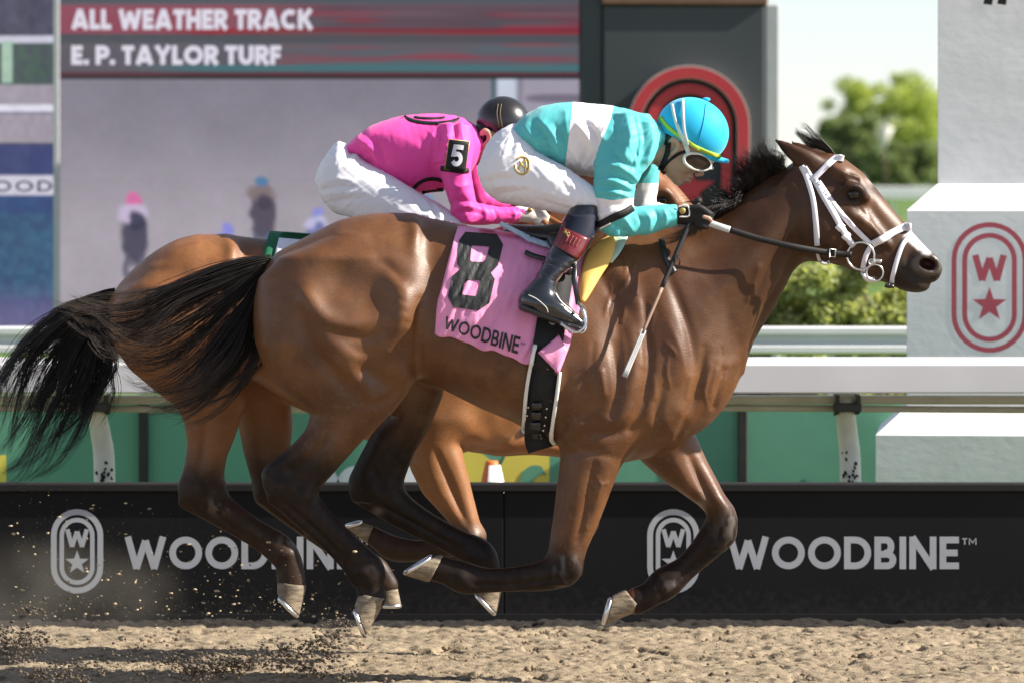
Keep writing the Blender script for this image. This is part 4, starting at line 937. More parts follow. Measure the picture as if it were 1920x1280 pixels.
def build_skin(spec, h, strokes):
    f = Field(spec['lo'], spec['hi'], h)
    for pr in spec['prims']: f.put(*pr)
    V, Q = f.mesh(2); Q = outward(V * np.array([1, 1, -1]), Q)
    big = [t for t in strokes if t[1] > 12]; mid = [t for t in strokes if 5 < t[1] <= 12]; fine = [t for t in strokes if t[1] <= 5]
    for grp, k in ((big, 1.0), (mid, .8), (fine, .8)):
        if grp: V = carve(V, Q, [(t[0], t[1], t[2] * k) + tuple(t[3:]) for t in grp], 2.0)
    return V, Q
NEAR = (-1e4, -20); FAR = (20, 1e4)
MUSCLE_A = [
    # hindquarter
    ([(770, 404), (781, 430), (779, 466)], 13, 9), ([(806, 440), (812, 500), (806, 580), (796, 660)], 24, -13), ([(700, 440), (640, 455), (580, 490)], 34, 8),
    ([(648, 522), (690, 540)], 44, -15), ([(716, 486), (742, 504), (764, 524)], 12, -7), ([(742, 512), (757, 555), (752, 600), (732, 645)], 22, 12),
    ([(574, 540), (604, 580), (650, 602), (704, 594)], 17, 10), ([(585, 560), (620, 630), (668, 690), (712, 726)], 20, 8), ([(556, 560), (590, 640), (640, 705), (690, 750)], 14, -7),
    ([(720, 640), (760, 690), (766, 716)], 22, 9), ([(690, 690), (728, 716)], 18, -9), ([(716, 778), (742, 762), (774, 726)], 9, 7), ([(700, 752), (730, 742), (752, 722)], 9, -6),
    ([(792, 560), (788, 620), (786, 690)], 9, -8), ([(520, 560), (520, 640), (556, 712)], 30, 6), ([(640, 640), (672, 664), (700, 670)], 12, 5), ([(655, 622), (690, 630), (720, 620)], 9, -4),
    ([(628, 800), (600, 840), (566, 872)], 9, -7, *NEAR), ([(600, 790), (570, 836), (528, 874)], 12, 5, *NEAR), ([(660, 790), (630, 840), (606, 890)], 14, 5, *NEAR), ([(548, 872), (566, 900)], 9, -7, *NEAR), ([(510, 890), (524, 905)], 10, 4, *NEAR), ([(588, 905), (580, 925)], 9, 4, *NEAR),
    ([(540, 936), (600, 990), (654, 1046)], 5.5, -8, *NEAR), ([(600, 960), (660, 1015), (694, 1050)], 8, 3, *NEAR), ([(666, 1062), (684, 1064)], 9, 4, *NEAR), ([(676, 1088), (690, 1096)], 7, -3, *NEAR),
    ([(790, 760), (770, 830), (742, 890)], 9, -6, *FAR), ([(716, 800), (700, 850), (676, 890)], 12, 4, *FAR), ([(700, 890), (714, 912)], 9, -6, *FAR), ([(700, 946), (780, 988), (860, 1034)], 5.5, -8, *FAR), ([(880, 1048), (900, 1052)], 9, 4, *FAR),
    # barrel: ribs barely showing, belly line
    *[([(860 + 34 * k, 560 + 14 * k), (852 + 34 * k, 640 + 18 * k), (838 + 36 * k, 700 + 22 * k)], 9, 2.2) for k in range(4)], ([(820, 650), (900, 700), (980, 745)], 26, 4),
    # shoulder and breast
    ([(1104, 590), (1120, 680), (1146, 750)], 32, 10), ([(1178, 600), (1186, 680), (1168, 765)], 17, 10), ([(1148, 640), (1156, 720), (1142, 782)], 8, -7), ([(1206, 560), (1214, 660), (1206, 740), (1180, 800)], 9, -9),
    ([(1230, 540), (1262, 640), (1272, 720)], 26, 10), ([(1252, 520), (1286, 610), (1302, 690)], 9, -6), ([(1268, 770), (1250, 790)], 28, 12), ([(1318, 650), (1304, 730), (1268, 815)], 8, -9), ([(1240, 720), (1228, 770), (1236, 815)], 9, -7),
    ([(1344, 660), (1342, 720), (1322, 778)], 22, 9), ([(1356, 690), (1336, 760)], 6, -5), ([(1128, 776), (1150, 782), (1172, 772)], 9, 6), ([(1110, 800), (1150, 806), (1196, 790)], 10, -7), ([(1080, 790), (1064, 815)], 16, 7), ([(1060, 690), (1056, 760), (1048, 820)], 12, -6),
    ([(1130, 470), (1180, 540), (1210, 620)], 16, 6), ([(1110, 490), (1150, 560), (1160, 620)], 10, -4), ([(1092, 700), (1100, 740), (1092, 770)], 8, -4), ([(1124, 690), (1130, 730)], 6, 4),
    # neck
    ([(1488, 486), (1444, 560), (1384, 664)], 9, -7), ([(1476, 404), (1404, 486), (1310, 566)], 28, 8), ([(1440, 400), (1370, 440), (1290, 480)], 20, -6), ([(1494, 420), (1486, 470), (1468, 505)], 9, -6), ([(1420, 590), (1390, 650), (1360, 700)], 12, 6),
    # fore legs
    ([(1112, 860), (1102, 930), (1082, 1005)], 7, -8, *NEAR), ([(1138, 860), (1122, 930), (1096, 1010)], 12, 5, *NEAR), ([(1080, 850), (1076, 930), (1062, 1000)], 16, 5, *NEAR), ([(1060, 845), (1100, 838), (1150, 850)], 9, -5, *NEAR), ([(1072, 1040), (1078, 1062)], 12, 5, *NEAR), ([(1048, 1030), (1044, 1052)], 8, -5, *NEAR), ([(1040, 1076), (960, 1088), (890, 1086)], 5, -7, *NEAR), ([(872, 1084), (866, 1072)], 10, 3, *NEAR),
    ([(1292, 850), (1318, 910), (1342, 962)], 7, -9, *FAR), ([(1262, 858), (1290, 910), (1316, 946)], 14, 5, *FAR), ([(1318, 860), (1346, 925), (1366, 962)], 10, 5, *FAR), ([(1372, 978), (1370, 1004)], 11, 4, *FAR), ([(1346, 985), (1346, 1010)], 8, -5, *FAR), ([(1330, 1040), (1300, 1068), (1270, 1098)], 5, -7, *FAR), ([(1250, 1106), (1262, 1100)], 9, 4, *FAR),
    # head
    ([(1588, 330), (1600, 338)], 8, -4), ([(1566, 322), (1590, 320), (1612, 338)], 8, 2.5), ([(1578, 352), (1596, 347), (1614, 356)], 6.5, 5), ([(1580, 376), (1598, 381), (1616, 374)], 5, 4), ([(1622, 372), (1640, 402), (1668, 436)], 9, -5), ([(1606, 400), (1634, 430), (1664, 458)], 8, 7), ([(1600, 424), (1626, 452), (1650, 476)], 9, -5), ([(1632, 436), (1644, 462)], 4.5, -3), ([(1652, 446), (1662, 470)], 4.5, -3),
    ([(1530, 400), (1550, 440), (1560, 470)], 24, 4), ([(1560, 484), (1580, 470), (1588, 440), (1580, 410)], 8, -4), ([(1712, 460), (1700, 480), (1702, 500)], 8, -4), ([(1718, 484), (1730, 477), (1748, 484), (1755, 497), (1748, 508)], 6, 5), ([(1720, 504), (1732, 511), (1744, 512)], 5, 4),
    ([(1690, 505), (1712, 512), (1740, 519), (1756, 519)], 3.6, -5), ([(1700, 528), (1720, 534)], 8, 4), ([(1672, 520), (1690, 530)], 6, -3),
    *[([(738 + 5 * k, 560 + 11 * k), (752 + 3 * k, 556 + 11 * k), (764 + 2 * k, 562 + 10 * k)], 3.0, 1.1 if k % 2 else -1.1) for k in range(6)], *[([(800 + 7 * k, 480 + 16 * k), (812 + 8 * k, 510 + 14 * k), (806 + 7 * k, 540 + 10 * k)], 4, 1.6 if k % 2 else -1.6) for k in range(4)],
    ([(1250, 600), (1270, 650), (1282, 700)], 5, 1.6), ([(1160, 600), (1168, 660), (1164, 720)], 5, 1.6), ([(1196, 620), (1200, 680)], 4.5, 1.6), ([(1220, 700), (1226, 740)], 5, 1.6), ([(1290, 700), (1284, 740)], 4.5, 1.6), ([(1110, 640), (1106, 700)], 5, -1.6), ([(1340, 690), (1326, 740)], 4, 1.6), ([(1350, 650), (1350, 700)], 4, -1.6),
    ([(1480, 340), (1500, 370), (1498, 410)], 6, 3), ([(1510, 400), (1520, 450)], 5, -2), ([(1420, 500), (1400, 560)], 6, 3), ([(1450, 470), (1420, 540), (1380, 610)], 5, -2.5),
    # veins
    *[(a, 2.9, 2.6) for a in ([(1142, 530), (1150, 560), (1146, 582), (1152, 602)], [(1190, 490), (1174, 525), (1156, 548)], [(1160, 462), (1172, 496), (1170, 520)], [(1244, 638), (1258, 652), (1264, 662)], [(1146, 545), (1136, 570), (1132, 590)], [(1210, 560), (1222, 580), (1216, 612), (1222, 640)], [(1330, 680), (1318, 725), (1324, 760)], [(1168, 580), (1164, 600)], [(1250, 660), (1246, 690), (1252, 720)])],
    *[(a, 2.9, 2.4, *NEAR) for a in ([(1108, 866), (1116, 886), (1124, 902), (1116, 925)], [(1106, 896), (1116, 910)], [(1124, 900), (1136, 898)], [(1100, 950), (1096, 980)])], *[(a, 3.2, 2.2) for a in ([(1630, 452), (1618, 480), (1600, 496)], [(1612, 386), (1628, 412), (1640, 440)])],
]
MUSCLE_B = [([(424, 446), (440, 470), (438, 498)], 13, 9), ([(466, 480), (470, 540)], 20, -9), ([(390, 470), (330, 490), (270, 540)], 34, 8), ([(360, 560), (390, 570)], 40, -8), ([(432, 560), (446, 620), (440, 690)], 20, 9), ([(438, 716), (448, 740)], 22, 8), ([(405, 700), (412, 740)], 16, -6),
    ([(392, 770), (388, 830), (380, 880)], 8, -7, *NEAR), ([(424, 770), (416, 830), (406, 890)], 12, 5, *NEAR), ([(366, 800), (362, 850)], 12, 4, *NEAR), ([(392, 895), (402, 916)], 8, -6, *NEAR), ([(412, 940), (424, 944)], 8, 4, *NEAR), ([(390, 950), (450, 988), (510, 1028)], 5.5, -8, *NEAR), ([(536, 1030), (548, 1030)], 9, 4, *NEAR),
    ([(820, 840), (848, 905), (876, 975)], 7, -8, *NEAR), ([(850, 836), (868, 890), (890, 960)], 12, 6, *NEAR), ([(800, 856), (826, 915), (862, 975)], 11, 5, *NEAR), ([(893, 998), (880, 992)], 9, 4, *NEAR), ([(866, 780), (900, 815), (950, 838)], 20, 7), ([(860, 826), (910, 846), (950, 846)], 7, -7), ([(780, 862), (790, 872)], 6, 4, *NEAR),
    ([(1232, 346), (1248, 350)], 6, 5), ([(1226, 362), (1242, 357), (1260, 366)], 6, 6), ([(1226, 388), (1244, 393), (1260, 386)], 5, 4), ([(1250, 412), (1278, 440)], 8, 6)]

def coat(V, back):
    """the colours of a bay coat, by place on the animal"""
    x, y, z = V.T; n = fbm(V * .02, 3); n2 = fbm(V * .07 + 5, 2); n4 = fbm(V * np.array([.11, .11, .05]), 2)
    if not back:
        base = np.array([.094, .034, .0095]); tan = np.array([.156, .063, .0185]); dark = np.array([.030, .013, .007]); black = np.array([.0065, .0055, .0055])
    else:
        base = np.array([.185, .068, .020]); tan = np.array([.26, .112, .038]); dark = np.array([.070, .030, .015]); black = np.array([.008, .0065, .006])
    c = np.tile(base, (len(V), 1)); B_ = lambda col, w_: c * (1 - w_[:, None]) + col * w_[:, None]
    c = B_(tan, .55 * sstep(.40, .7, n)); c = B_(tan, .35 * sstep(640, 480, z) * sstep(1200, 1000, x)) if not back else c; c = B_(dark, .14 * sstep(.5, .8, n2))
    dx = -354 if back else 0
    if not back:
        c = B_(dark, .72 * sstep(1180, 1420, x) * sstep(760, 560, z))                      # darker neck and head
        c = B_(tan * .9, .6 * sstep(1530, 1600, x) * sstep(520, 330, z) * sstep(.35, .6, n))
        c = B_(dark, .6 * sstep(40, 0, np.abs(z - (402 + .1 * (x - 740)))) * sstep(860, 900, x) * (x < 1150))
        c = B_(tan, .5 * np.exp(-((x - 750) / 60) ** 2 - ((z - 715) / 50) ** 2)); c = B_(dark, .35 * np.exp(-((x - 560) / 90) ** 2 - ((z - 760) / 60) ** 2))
        muzz = sstep(60, -20, (1765 - x) * .78 + (500 - z) * .3 - 20)
        c = B_(np.array([.020, .015, .013]), .95 * sstep(1640, 1705, x + .35 * (z - 480)) * sstep(455, 500, z + .2 * (x - 1700)))
        eye = np.exp(-(((x - 1597) / 24) ** 2 + ((z - 364) / 18) ** 2)); c = B_(black * 1.6, .9 * eye)
        inn = sstep(19, 13, np.hypot((x - 1738) / 1.15, (z - 495) / .82)); c = B_(np.array([.030, .010, .009]), .95 * inn * (np.abs(y) < 36))
        rim = np.exp(-((np.hypot((x - 1737) / 1.2, (z - 495) / .9) - 20) / 5) ** 2); c = B_(np.array([.12, .095, .082]), .55 * rim * (x > 1700))
        # white strip on the nose
        lx = (x - 1690) * .78 + (z - 430) * .625; ly = -(x - 1690) * .625 + (z - 430) * .78
        snip = sstep(8, 15, lx) * sstep(74, 66, lx + 4 * n4) * sstep(14, 7, ly + 8 * (n4 - .5)) * (x > 1670); c = B_(np.array([.72, .66, .64]), snip)
        star_ = np.exp(-((x - 1630) / 10) ** 2 - ((z - 340) / 8) ** 2); c = B_(np.array([.5, .42, .38]), .5 * star_ * (np.abs(y) < 25))
        # ear edge
        c = B_(black, .9 * sstep(1490, 1462, x) * sstep(330, 300, z) * (x > 1440) * (y < 0) * sstep(6, -3, ((x - 1451) * -.56 + (z - 263) * .83) * -1 + 2))
        kn = [(np.array([1062, 1000]), np.array([1040, 1080]))]
        leg = np.zeros(len(V))
        leg = np.maximum(leg, sstep(980, 1060, z + .15 * (1060 - x)) * (x < 1120) * (x > 800) * (z > 900))
        leg = np.maximum(leg, sstep(905, 1000, z) * (x > 1190))
        leg = np.maximum(leg, sstep(790, 880, z + .30 * (600 - x)) * (x < 760) * (y < 10))
        leg = np.maximum(leg, sstep(690, 860, z + .1 * (720 - x)) * (x < 960) * (y > 10) * (z > 690))
        leg = np.maximum(leg, sstep(900, 950, z) * (x < 960))
        c = B_(black * 1.25, .97 * leg * (.9 + .1 * n2))
        c = B_(np.array([.10, .08, .068]), .7 * sstep(.46, .62, n4) * np.maximum(np.exp(-((x - 1372) / 22) ** 2 - ((z - 990) / 34) ** 2), np.exp(-((x - 1256) / 24) ** 2 - ((z - 1108) / 18) ** 2)) + .5 * sstep(.5, .65, n4) * np.exp(-((x - 1060) / 26) ** 2 - ((z - 1046) / 26) ** 2))
        c = B_(np.array([.16, .13, .10]), .8 * np.exp(-((x - 1316) / 8) ** 2 - ((z - 952) / 12) ** 2) + .6 * np.exp(-((x - 706) / 9) ** 2 - ((z - 962) / 7) ** 2))
    else:
        c = B_(tan * 1.05, .5 * sstep(440, 470, x) * sstep(700, 760, z)); c = B_(dark, .7 * sstep(30, 0, np.abs(z - 452)) * sstep(430, 470, x) * (x < 800))
        eye = np.exp(-(((x - 1241) / 24) ** 2 + ((z - 376) / 18) ** 2)); c = B_(black * 1.6, .9 * eye)
        leg = sstep(815, 905, z + .25 * (400 - x)) * (x < 460) * (y < 10)
        leg = np.maximum(leg, sstep(760, 900, z) * (x < 640) * (y > 10)); leg = np.maximum(leg, sstep(905, 950, z) * (x < 640))
        leg = np.maximum(leg, sstep(955, 1002, z + .4 * (880 - x)) * (x > 650)); leg = np.maximum(leg, sstep(850, 930, z) * (x > 1080))
        c = B_(black * 1.4, .95 * leg * (.9 + .1 * n2))
        c = B_(np.array([.20, .15, .12]), .6 * sstep(.48, .6, n4) * (np.exp(-((x - 415) / 18) ** 2 - ((z - 942) / 14) ** 2) + np.exp(-((x - 886) / 24) ** 2 - ((z - 994) / 18) ** 2) + np.exp(-((x - 545) / 18) ** 2 - ((z - 1010) / 14) ** 2)))
    nd = fbm(V * .16 + 60, 2); c = B_(np.array([.16, .13, .10]), .025 * leg * sstep(.50, .78, nd)); c = B_(np.array([.15, .12, .09]), .22 * sstep(.66, .76, fbm(V * .22 + 20, 2)) * sstep(560, 800, z) * (1 - leg))
    return np.clip(c, .003, 1)

def coat_mat(name, rough=.42):
    m = mat(name, (0, 0, 0), rough, .28, var=.10, vscale=60, attr='coat', coat=.0, sheen=.0, stretch=(1, 1, 2.6))
    n = m.node_tree; L = n.links; p = n.nodes['Principled BSDF']; p.inputs['Coat Roughness'].default_value = .3
    tc = n.nodes.new('ShaderNodeTexCoord'); mp = n.nodes.new('ShaderNodeMapping'); mp.inputs['Scale'].default_value = (90, 90, 330); mp.inputs['Rotation'].default_value = (0, math.radians(28), 0)
    L.new(tc.outputs['Object'], mp.inputs[0])
    a = n.nodes.new('ShaderNodeTexNoise'); a.inputs['Scale'].default_value = 1; a.inputs['Detail'].default_value = 3; L.new(mp.outputs[0], a.inputs['Vector'])
    b = n.nodes.new('ShaderNodeTexNoise'); b.inputs['Scale'].default_value = 9; b.inputs['Detail'].default_value = 4; L.new(tc.outputs['Object'], b.inputs['Vector'])
    b1 = n.nodes.new('ShaderNodeBump'); b1.inputs['Strength'].default_value = .12; b1.inputs['Distance'].default_value = .010; L.new(b.outputs['Fac'], b1.inputs['Height'])
    b2 = n.nodes.new('ShaderNodeBump'); b2.inputs['Strength'].default_value = .42; b2.inputs['Distance'].default_value = .0016; L.new(a.outputs['Fac'], b2.inputs['Height']); L.new(b1.outputs[0], b2.inputs['Normal'])
    L.new(b2.outputs[0], p.inputs['Normal'])
    r = n.nodes.new('ShaderNodeMapRange'); r.inputs['To Min'].default_value = rough - .10; r.inputs['To Max'].default_value = rough + .16; L.new(b.outputs['Fac'], r.inputs['Value']); L.new(r.outputs[0], p.inputs['Roughness'])
    bw = n.nodes.new('ShaderNodeRGBToBW'); at = [q for q in n.nodes if q.type == 'ATTRIBUTE'][0]; L.new(at.outputs['Color'], bw.inputs[0]); ms = n.nodes.new('ShaderNodeMapRange'); ms.inputs['From Min'].default_value = .008; ms.inputs['From Max'].default_value = .05; ms.inputs['To Min'].default_value = .14; ms.inputs['To Max'].default_value = .5; L.new(bw.outputs[0], ms.inputs['Value']); L.new(ms.outputs[0], p.inputs['Specular IOR Level'])
    return m
m_hoof = mat('hoof_horn', (.20, .158, .112), .65, .25, var=.45, vscale=26, bump=.7, bscale=50, bdist=.003, stretch=(1, 1, 3.5))
m_shoe = mat('shoe_metal', (.75, .76, .78), .28, .5, metal=1.0, var=.1)
m_eye = mat('eye_dark', (.008, .005, .004), .12, .5, var=0)
def ring_pts(c, ax, ay, n=26): return [c + math.cos(t) * ax + math.sin(t) * ay for t in np.linspace(0, 2 * math.pi, n, endpoint=False)]
def hoof(space, y, cback, cfront, toe, heel, parent, wid=.84):
    """coronet back/front and ground toe/heel as (x,z) points"""
    cb, cf, to, he = [np.array([p[0], y, p[1]], dtype=float) for p in (cback, cfront, toe, heel)]; v = []; n = 26
    for t, bulge in ((0, .96), (.12, 1.02), (.5, 1.02), (.88, 1.02), (1, 1.0)):
        a = cb * (1 - t) + he * t; b = cf * (1 - t) + to * t; c = (a + b) / 2; hx = (b - a) / 2 * bulge; hy = np.array([0, max(np.linalg.norm(cf - cb), np.linalg.norm(to - he)) / 2 * wid * (.86 + .14 * t), 0])
        v += ring_pts(c, hx, hy, n)
    f = [(i * n + k, i * n + (k + 1) % n, (i + 1) * n + (k + 1) % n, (i + 1) * n + k) for i in range(4) for k in range(n)]; f += [tuple(range(n - 1, -1, -1)), tuple(4 * n + k for k in range(n))]
    o = mk('hoof', space.w(np.array(v)), f, m_hoof, parent)
    c = (to + he) / 2; ax = (to - he) / 2; w3 = np.array([0, np.linalg.norm(ax) * wid, 0]); dn = ((to + he) - (cb + cf)) / 2; dn = dn - ax * np.dot(dn, ax) / np.dot(ax, ax); dn /= np.linalg.norm(dn)
    arc_ = [c + dn * 2.2 + math.cos(t) * ax * .9 + math.sin(t) * w3 * .9 for t in np.linspace(-2.5, 2.5, 26)]
    sv, sf = tube(arc_, 4.2, 8, True, 1.0, dn); mk('horseshoe', space.w(sv), sf, m_shoe, o)
    return o
def strands(guides, n, seg, rad, seed, spread=5.0, clump=18, jitter=4.0, lenvar=(.55, 1.0), yvar=8.0, wisp=0.06, taper=.15):
    """hair: every strand is a mixture of two neighbouring guide curves"""
    r = np.random.default_rng(seed); G = np.array([catmull(g, 8) if len(g) > 2 else np.array(g) for g in guides], dtype=object)
    Gs = []
    for g in guides:
        c = catmull(np.array(g, dtype=float), 10); d = np.r_[0, np.cumsum(np.linalg.norm(np.diff(c, axis=0), axis=1))]; t = np.linspace(0, d[-1], seg + 1)
        Gs.append(np.stack([np.interp(t, d, c[:, i]) for i in range(3)], 1))
    Gs = np.array(Gs); ng = len(Gs); ncl = max(4, n // clump); cu = r.random(ncl) * (ng - 1); co = r.normal(0, 1, (ncl, 3)); ph = r.uniform(0, 6.28, ncl); cl_len = r.uniform(*lenvar, ncl)
    V = []; Fc = []; tt = np.linspace(0, 1, seg + 1)
    for i in range(n):
        k = r.integers(ncl); w_ = r.random() < wisp
        u_ = np.clip(cu[k] + r.normal(0, .10 + (.25 if w_ else 0)), 0, ng - 1.001); a = int(u_); fr = u_ - a
        L = min(1.0, cl_len[k] * r.uniform(.84, 1.0)); s_ = tt * L * seg; i0 = np.minimum(s_.astype(int), seg - 1); f0 = (s_ - i0)[:, None]
        ga = Gs[a][i0] * (1 - f0) + Gs[a][i0 + 1] * f0; gb = Gs[a + 1][i0] * (1 - f0) + Gs[a + 1][i0 + 1] * f0
        c = ga * (1 - fr) + gb * fr; o = r.normal(0, 1, 3); e = (tt ** .7)[:, None]
        c = c + co[k] * np.array([spread, yvar, spread]) * e + o * np.array([jitter, yvar * .5, jitter]) * e * (1.9 if w_ else .75) + np.stack([np.sin(tt * 6.5 + ph[k]) * spread * .7 * tt, np.sin(tt * 5 + ph[k] * 2) * yvar * .5 * tt, np.cos(tt * 5.6 + ph[k] * 1.7) * spread * .8 * tt], 1) + np.stack([np.sin(tt * 15 + ph[k] * 3), 0 * tt, np.cos(tt * 13 + ph[k] * 5)], 1) * (1.6 * tt)[:, None]
        T = np.gradient(c, axis=0); T /= np.linalg.norm(T, axis=1)[:, None] + 1e-9
        sd = np.cross(T, [0, 1, 0]); sd /= np.linalg.norm(sd, axis=1)[:, None] + 1e-9; up = np.cross(sd, T)
        R = (rad * r.uniform(.7, 1.2) * (1 - (1 - taper) * tt ** 1.5))[:, None]; b0 = len(V) * 3 * (seg + 1)
        V.append(np.stack([c + sd * R, c - sd * R * .5 + up * R * .87, c - sd * R * .5 - up * R * .87], 1).reshape(-1, 3))
    V = np.array(V); n_ = len(V); per = 3 * (seg + 1); j = np.arange(seg)[:, None] * 3; F = []
    for k in range(3): F.append(np.stack([j[:, 0] + k, j[:, 0] + (k + 1) % 3, j[:, 0] + 3 + (k + 1) % 3, j[:, 0] + 3 + k], 1))
    F = np.vstack(F); F = (F[None] + (np.arange(n_) * per)[:, None, None]).reshape(-1, 4)
    global HAIR_T; HAIR_T = np.tile(np.repeat(tt, 3), n_) + np.repeat(r.normal(0, .12, n_), per)
    return V.reshape(-1, 3), F
def hair_attr(root, tip):
    w_ = sstep(.45, 1.1, HAIR_T)[:, None]; c = np.array(root) * (1 - w_) + np.array(tip) * w_; return {'hair': ('FLOAT_COLOR', np.hstack([c, np.ones((len(c), 1))]))}
m_tail = mat('tail_hair', (0, 0, 0), .42, .35, var=.5, vscale=30, attr='hair')
m_hair = mat('black_hair', (.014, .011, .010), .38, .5, var=.5, vscale=30)
m_hair2 = mat('brown_black_hair', (.020, .014, .011), .38, .5, var=.5, vscale=30)

# ---- front horse
VA, QA = build_skin(spec_front(), 3.7, MUSCLE_A)
gz0 = float(A.w([[900, 0, 1282]])[0, 2])
hA = empty('horse', (A.w([[900, 0, 0]])[0, 0], 0, 0), 'dark bay horse galloping in front, wearing a white bridle and pink number cloth', 'horse', 'race horses')
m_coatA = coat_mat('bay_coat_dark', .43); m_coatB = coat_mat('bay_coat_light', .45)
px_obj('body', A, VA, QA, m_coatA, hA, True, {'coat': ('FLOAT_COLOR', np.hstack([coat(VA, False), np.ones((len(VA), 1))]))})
hoof(A, -78, (676, 1104), (727, 1114), (688, 1184), (668, 1128), hA); hoof(A, 74, (894, 1104), (943, 1100), (930, 1157), (889, 1113), hA)
hoof(A, -82, (832, 1034), (806, 1084), (760, 1070), (818, 1034), hA); hoof(A, 70, (1174, 1110), (1206, 1148), (1134, 1177), (1150, 1122), hA)
def ball(c, r, n=14):
    v = [(c[0] + r[0] * math.sin(a) * math.cos(b), c[1] + r[1] * math.sin(a) * math.sin(b), c[2] + r[2] * math.cos(a)) for a in np.linspace(0.02, math.pi - .02, n) for b in np.linspace(0, 2 * math.pi, 2 * n, endpoint=False)]
    m = 2 * n; f = [(i * m + k, i * m + (k + 1) % m, (i + 1) * m + (k + 1) % m, (i + 1) * m + k) for i in range(n - 1) for k in range(m)]; return np.array(v), f
for s in (-1, 1):
    v, f = ball((1597, s * 53, 364), (12.5, 9, 10)); mk('eye', A.w(v), f, m_eye, hA)
SKA = Skin((VA, QA))
tailA = [[(508, -12, 478), (450, -10, 492), (390, -8, 512), (330, -8, 536), (270, -6, 560), (200, -4, 566), (135, -2, 560)],
         [(508, -16, 484), (450, -18, 502), (390, -20, 528), (320, -20, 558), (255, -18, 590), (190, -14, 600), (130, -10, 580)],
         [(510, -18, 492), (455, -22, 520), (395, -26, 560), (330, -26, 600), (270, -24, 628), (215, -20, 612), (195, -18, 580)],
         [(512, -20, 500), (470, -26, 540), (420, -30, 600), (360, -30, 660), (300, -28, 690), (240, -26, 690), (205, -22, 660)],
         [(512, -18, 508), (478, -24, 560), (440, -28, 630), (395, -30, 690), (350, -28, 730), (300, -26, 740), (262, -24, 724)],
         [(512, -14, 515), (486, -20, 580), (466, -22, 650), (430, -24, 710), (385, -24, 748), (335, -22, 775), (300, -20, 790)],
         [(512, -10, 520), (494, -14, 590), (490, -16, 640), (470, -18, 690), (440, -18, 720), (400, -16, 745), (350, -14, 770)]]
V, F = strands(tailA, 1500, 24, .82, 21, spread=17, jitter=4.5, yvar=24, lenvar=(.66, 1.2), wisp=.16, clump=24)
mk('tail', A.w(V), F, m_tail, hA, True, hair_attr((.012, .009, .008), (.055, .040, .031)))
def roots(P, n, sk, y=0): return catmull(np.array([(x, y, z) for x, z in P], dtype=float), n)
cre = [(1335, 408), (1365, 388), (1395, 364), (1425, 344), (1448, 330), (1470, 318)]
gd = []
for i, (x, z) in enumerate(cre):
    t = i / 5; dx_, dz_ = [(-56, -10), (-52, -30), (-38, -60), (-26, -84), (-30, -66), (-34, -30)][i]
    gd.append([(x, 0, z + 6), (x + dx_ * .25 + 4, -14, z + dz_ * .45), (x + dx_ * .6, -18, z + dz_ * .85), (x + dx_, -14, z + dz_ * 1.05)])
V, F = strands(gd, 1700, 12, .66, 22, spread=9, jitter=2.6, yvar=9, lenvar=(.45, 1.0), wisp=.12, clump=22)
gd2 = [[(x, -4, z), (x - 14, -40, z + 2), (x - 34, -56, z + 14), (x - 60, -62, z + 24)] for x, z in cre[:3]]
V2, F2 = strands(gd2, 260, 9, .8, 23, spread=6, jitter=6, yvar=6, lenvar=(.4, 1.0), wisp=.1)
mk('mane', A.w(np.vstack([V, V2])), np.vstack([F, F2 + len(V)]), m_hair, hA)
fl = [[(1566, -6, 292), (1545, -8, 268), (1522, -8, 246), (1500, -6, 232), (1489, -6, 238), (1494, -6, 256)], [(1564, 0, 291), (1540, -2, 272), (1516, -2, 262), (1500, -2, 252), (1490, 0, 240), (1488, 0, 230)], [(1560, 8, 290), (1540, 8, 280), (1522, 8, 276), (1506, 6, 270), (1496, 6, 260), (1490, 6, 250)]]
V, F = strands(fl, 190, 12, .8, 24, spread=3, jitter=3, yvar=4, lenvar=(.6, 1.0), wisp=.1); mk('forelock', A.w(V), F, m_hair2, hA)

# ---- rear horse
VB, QB = build_skin(spec_back(), 4.6, MUSCLE_B)
hB = empty('horse', (B.w([[560, 0, 0]])[0, 0], .85, 0), 'reddish bay horse galloping behind, half hidden by the front horse', 'horse', 'race horses')
px_obj('body', B, VB, QB, m_coatB, hB, True, {'coat': ('FLOAT_COLOR', np.hstack([coat(VB, True), np.ones((len(VB), 1))]))})
hoof(B, -76, (524, 1083), (578, 1090), (564, 1147), (524, 1106), hB); hoof(B, 72, (704, 1098), (742, 1100), (750, 1139), (712, 1139), hB)
hoof(B, -78, (703, 980), (690, 1012), (652, 982), (684, 974), hB); hoof(B, 68, (1062, 1018), (1096, 1032), (1066, 1074), (1044, 1034), hB)
for s in (-1, 1):
    v, f = ball((1241, s * 47, 376), (11.5, 11, 9.5)); mk('eye', B.w(v), f, m_eye, hB)
SKB = Skin((VB, QB))
tailB = [[(216, -8, 540), (170, -10, 560), (110, -10, 594), (50, -10, 640), (10, -8, 700), (-10, -8, 780), (-20, -6, 850)],
         [(216, -12, 546), (175, -14, 572), (125, -16, 612), (70, -16, 670), (35, -14, 740), (10, -12, 810), (-5, -10, 860)],
         [(218, -14, 552), (182, -16, 586), (140, -18, 640), (95, -18, 710), (60, -16, 780), (30, -14, 830), (0, -12, 856)],
         [(220, -14, 556), (190, -16, 600), (155, -18, 660), (125, -18, 730), (95, -16, 800), (60, -14, 850), (20, -12, 870)],
         [(222, -12, 560), (200, -14, 606), (184, -16, 650), (172, -16, 710), (140, -16, 790), (105, -14, 845), (60, -12, 872)],
         [(222, -10, 560), (212, -12, 600), (206, -14, 640), (210, -14, 690), (180, -14, 760), (140, -14, 830), (70, -12, 868)]]
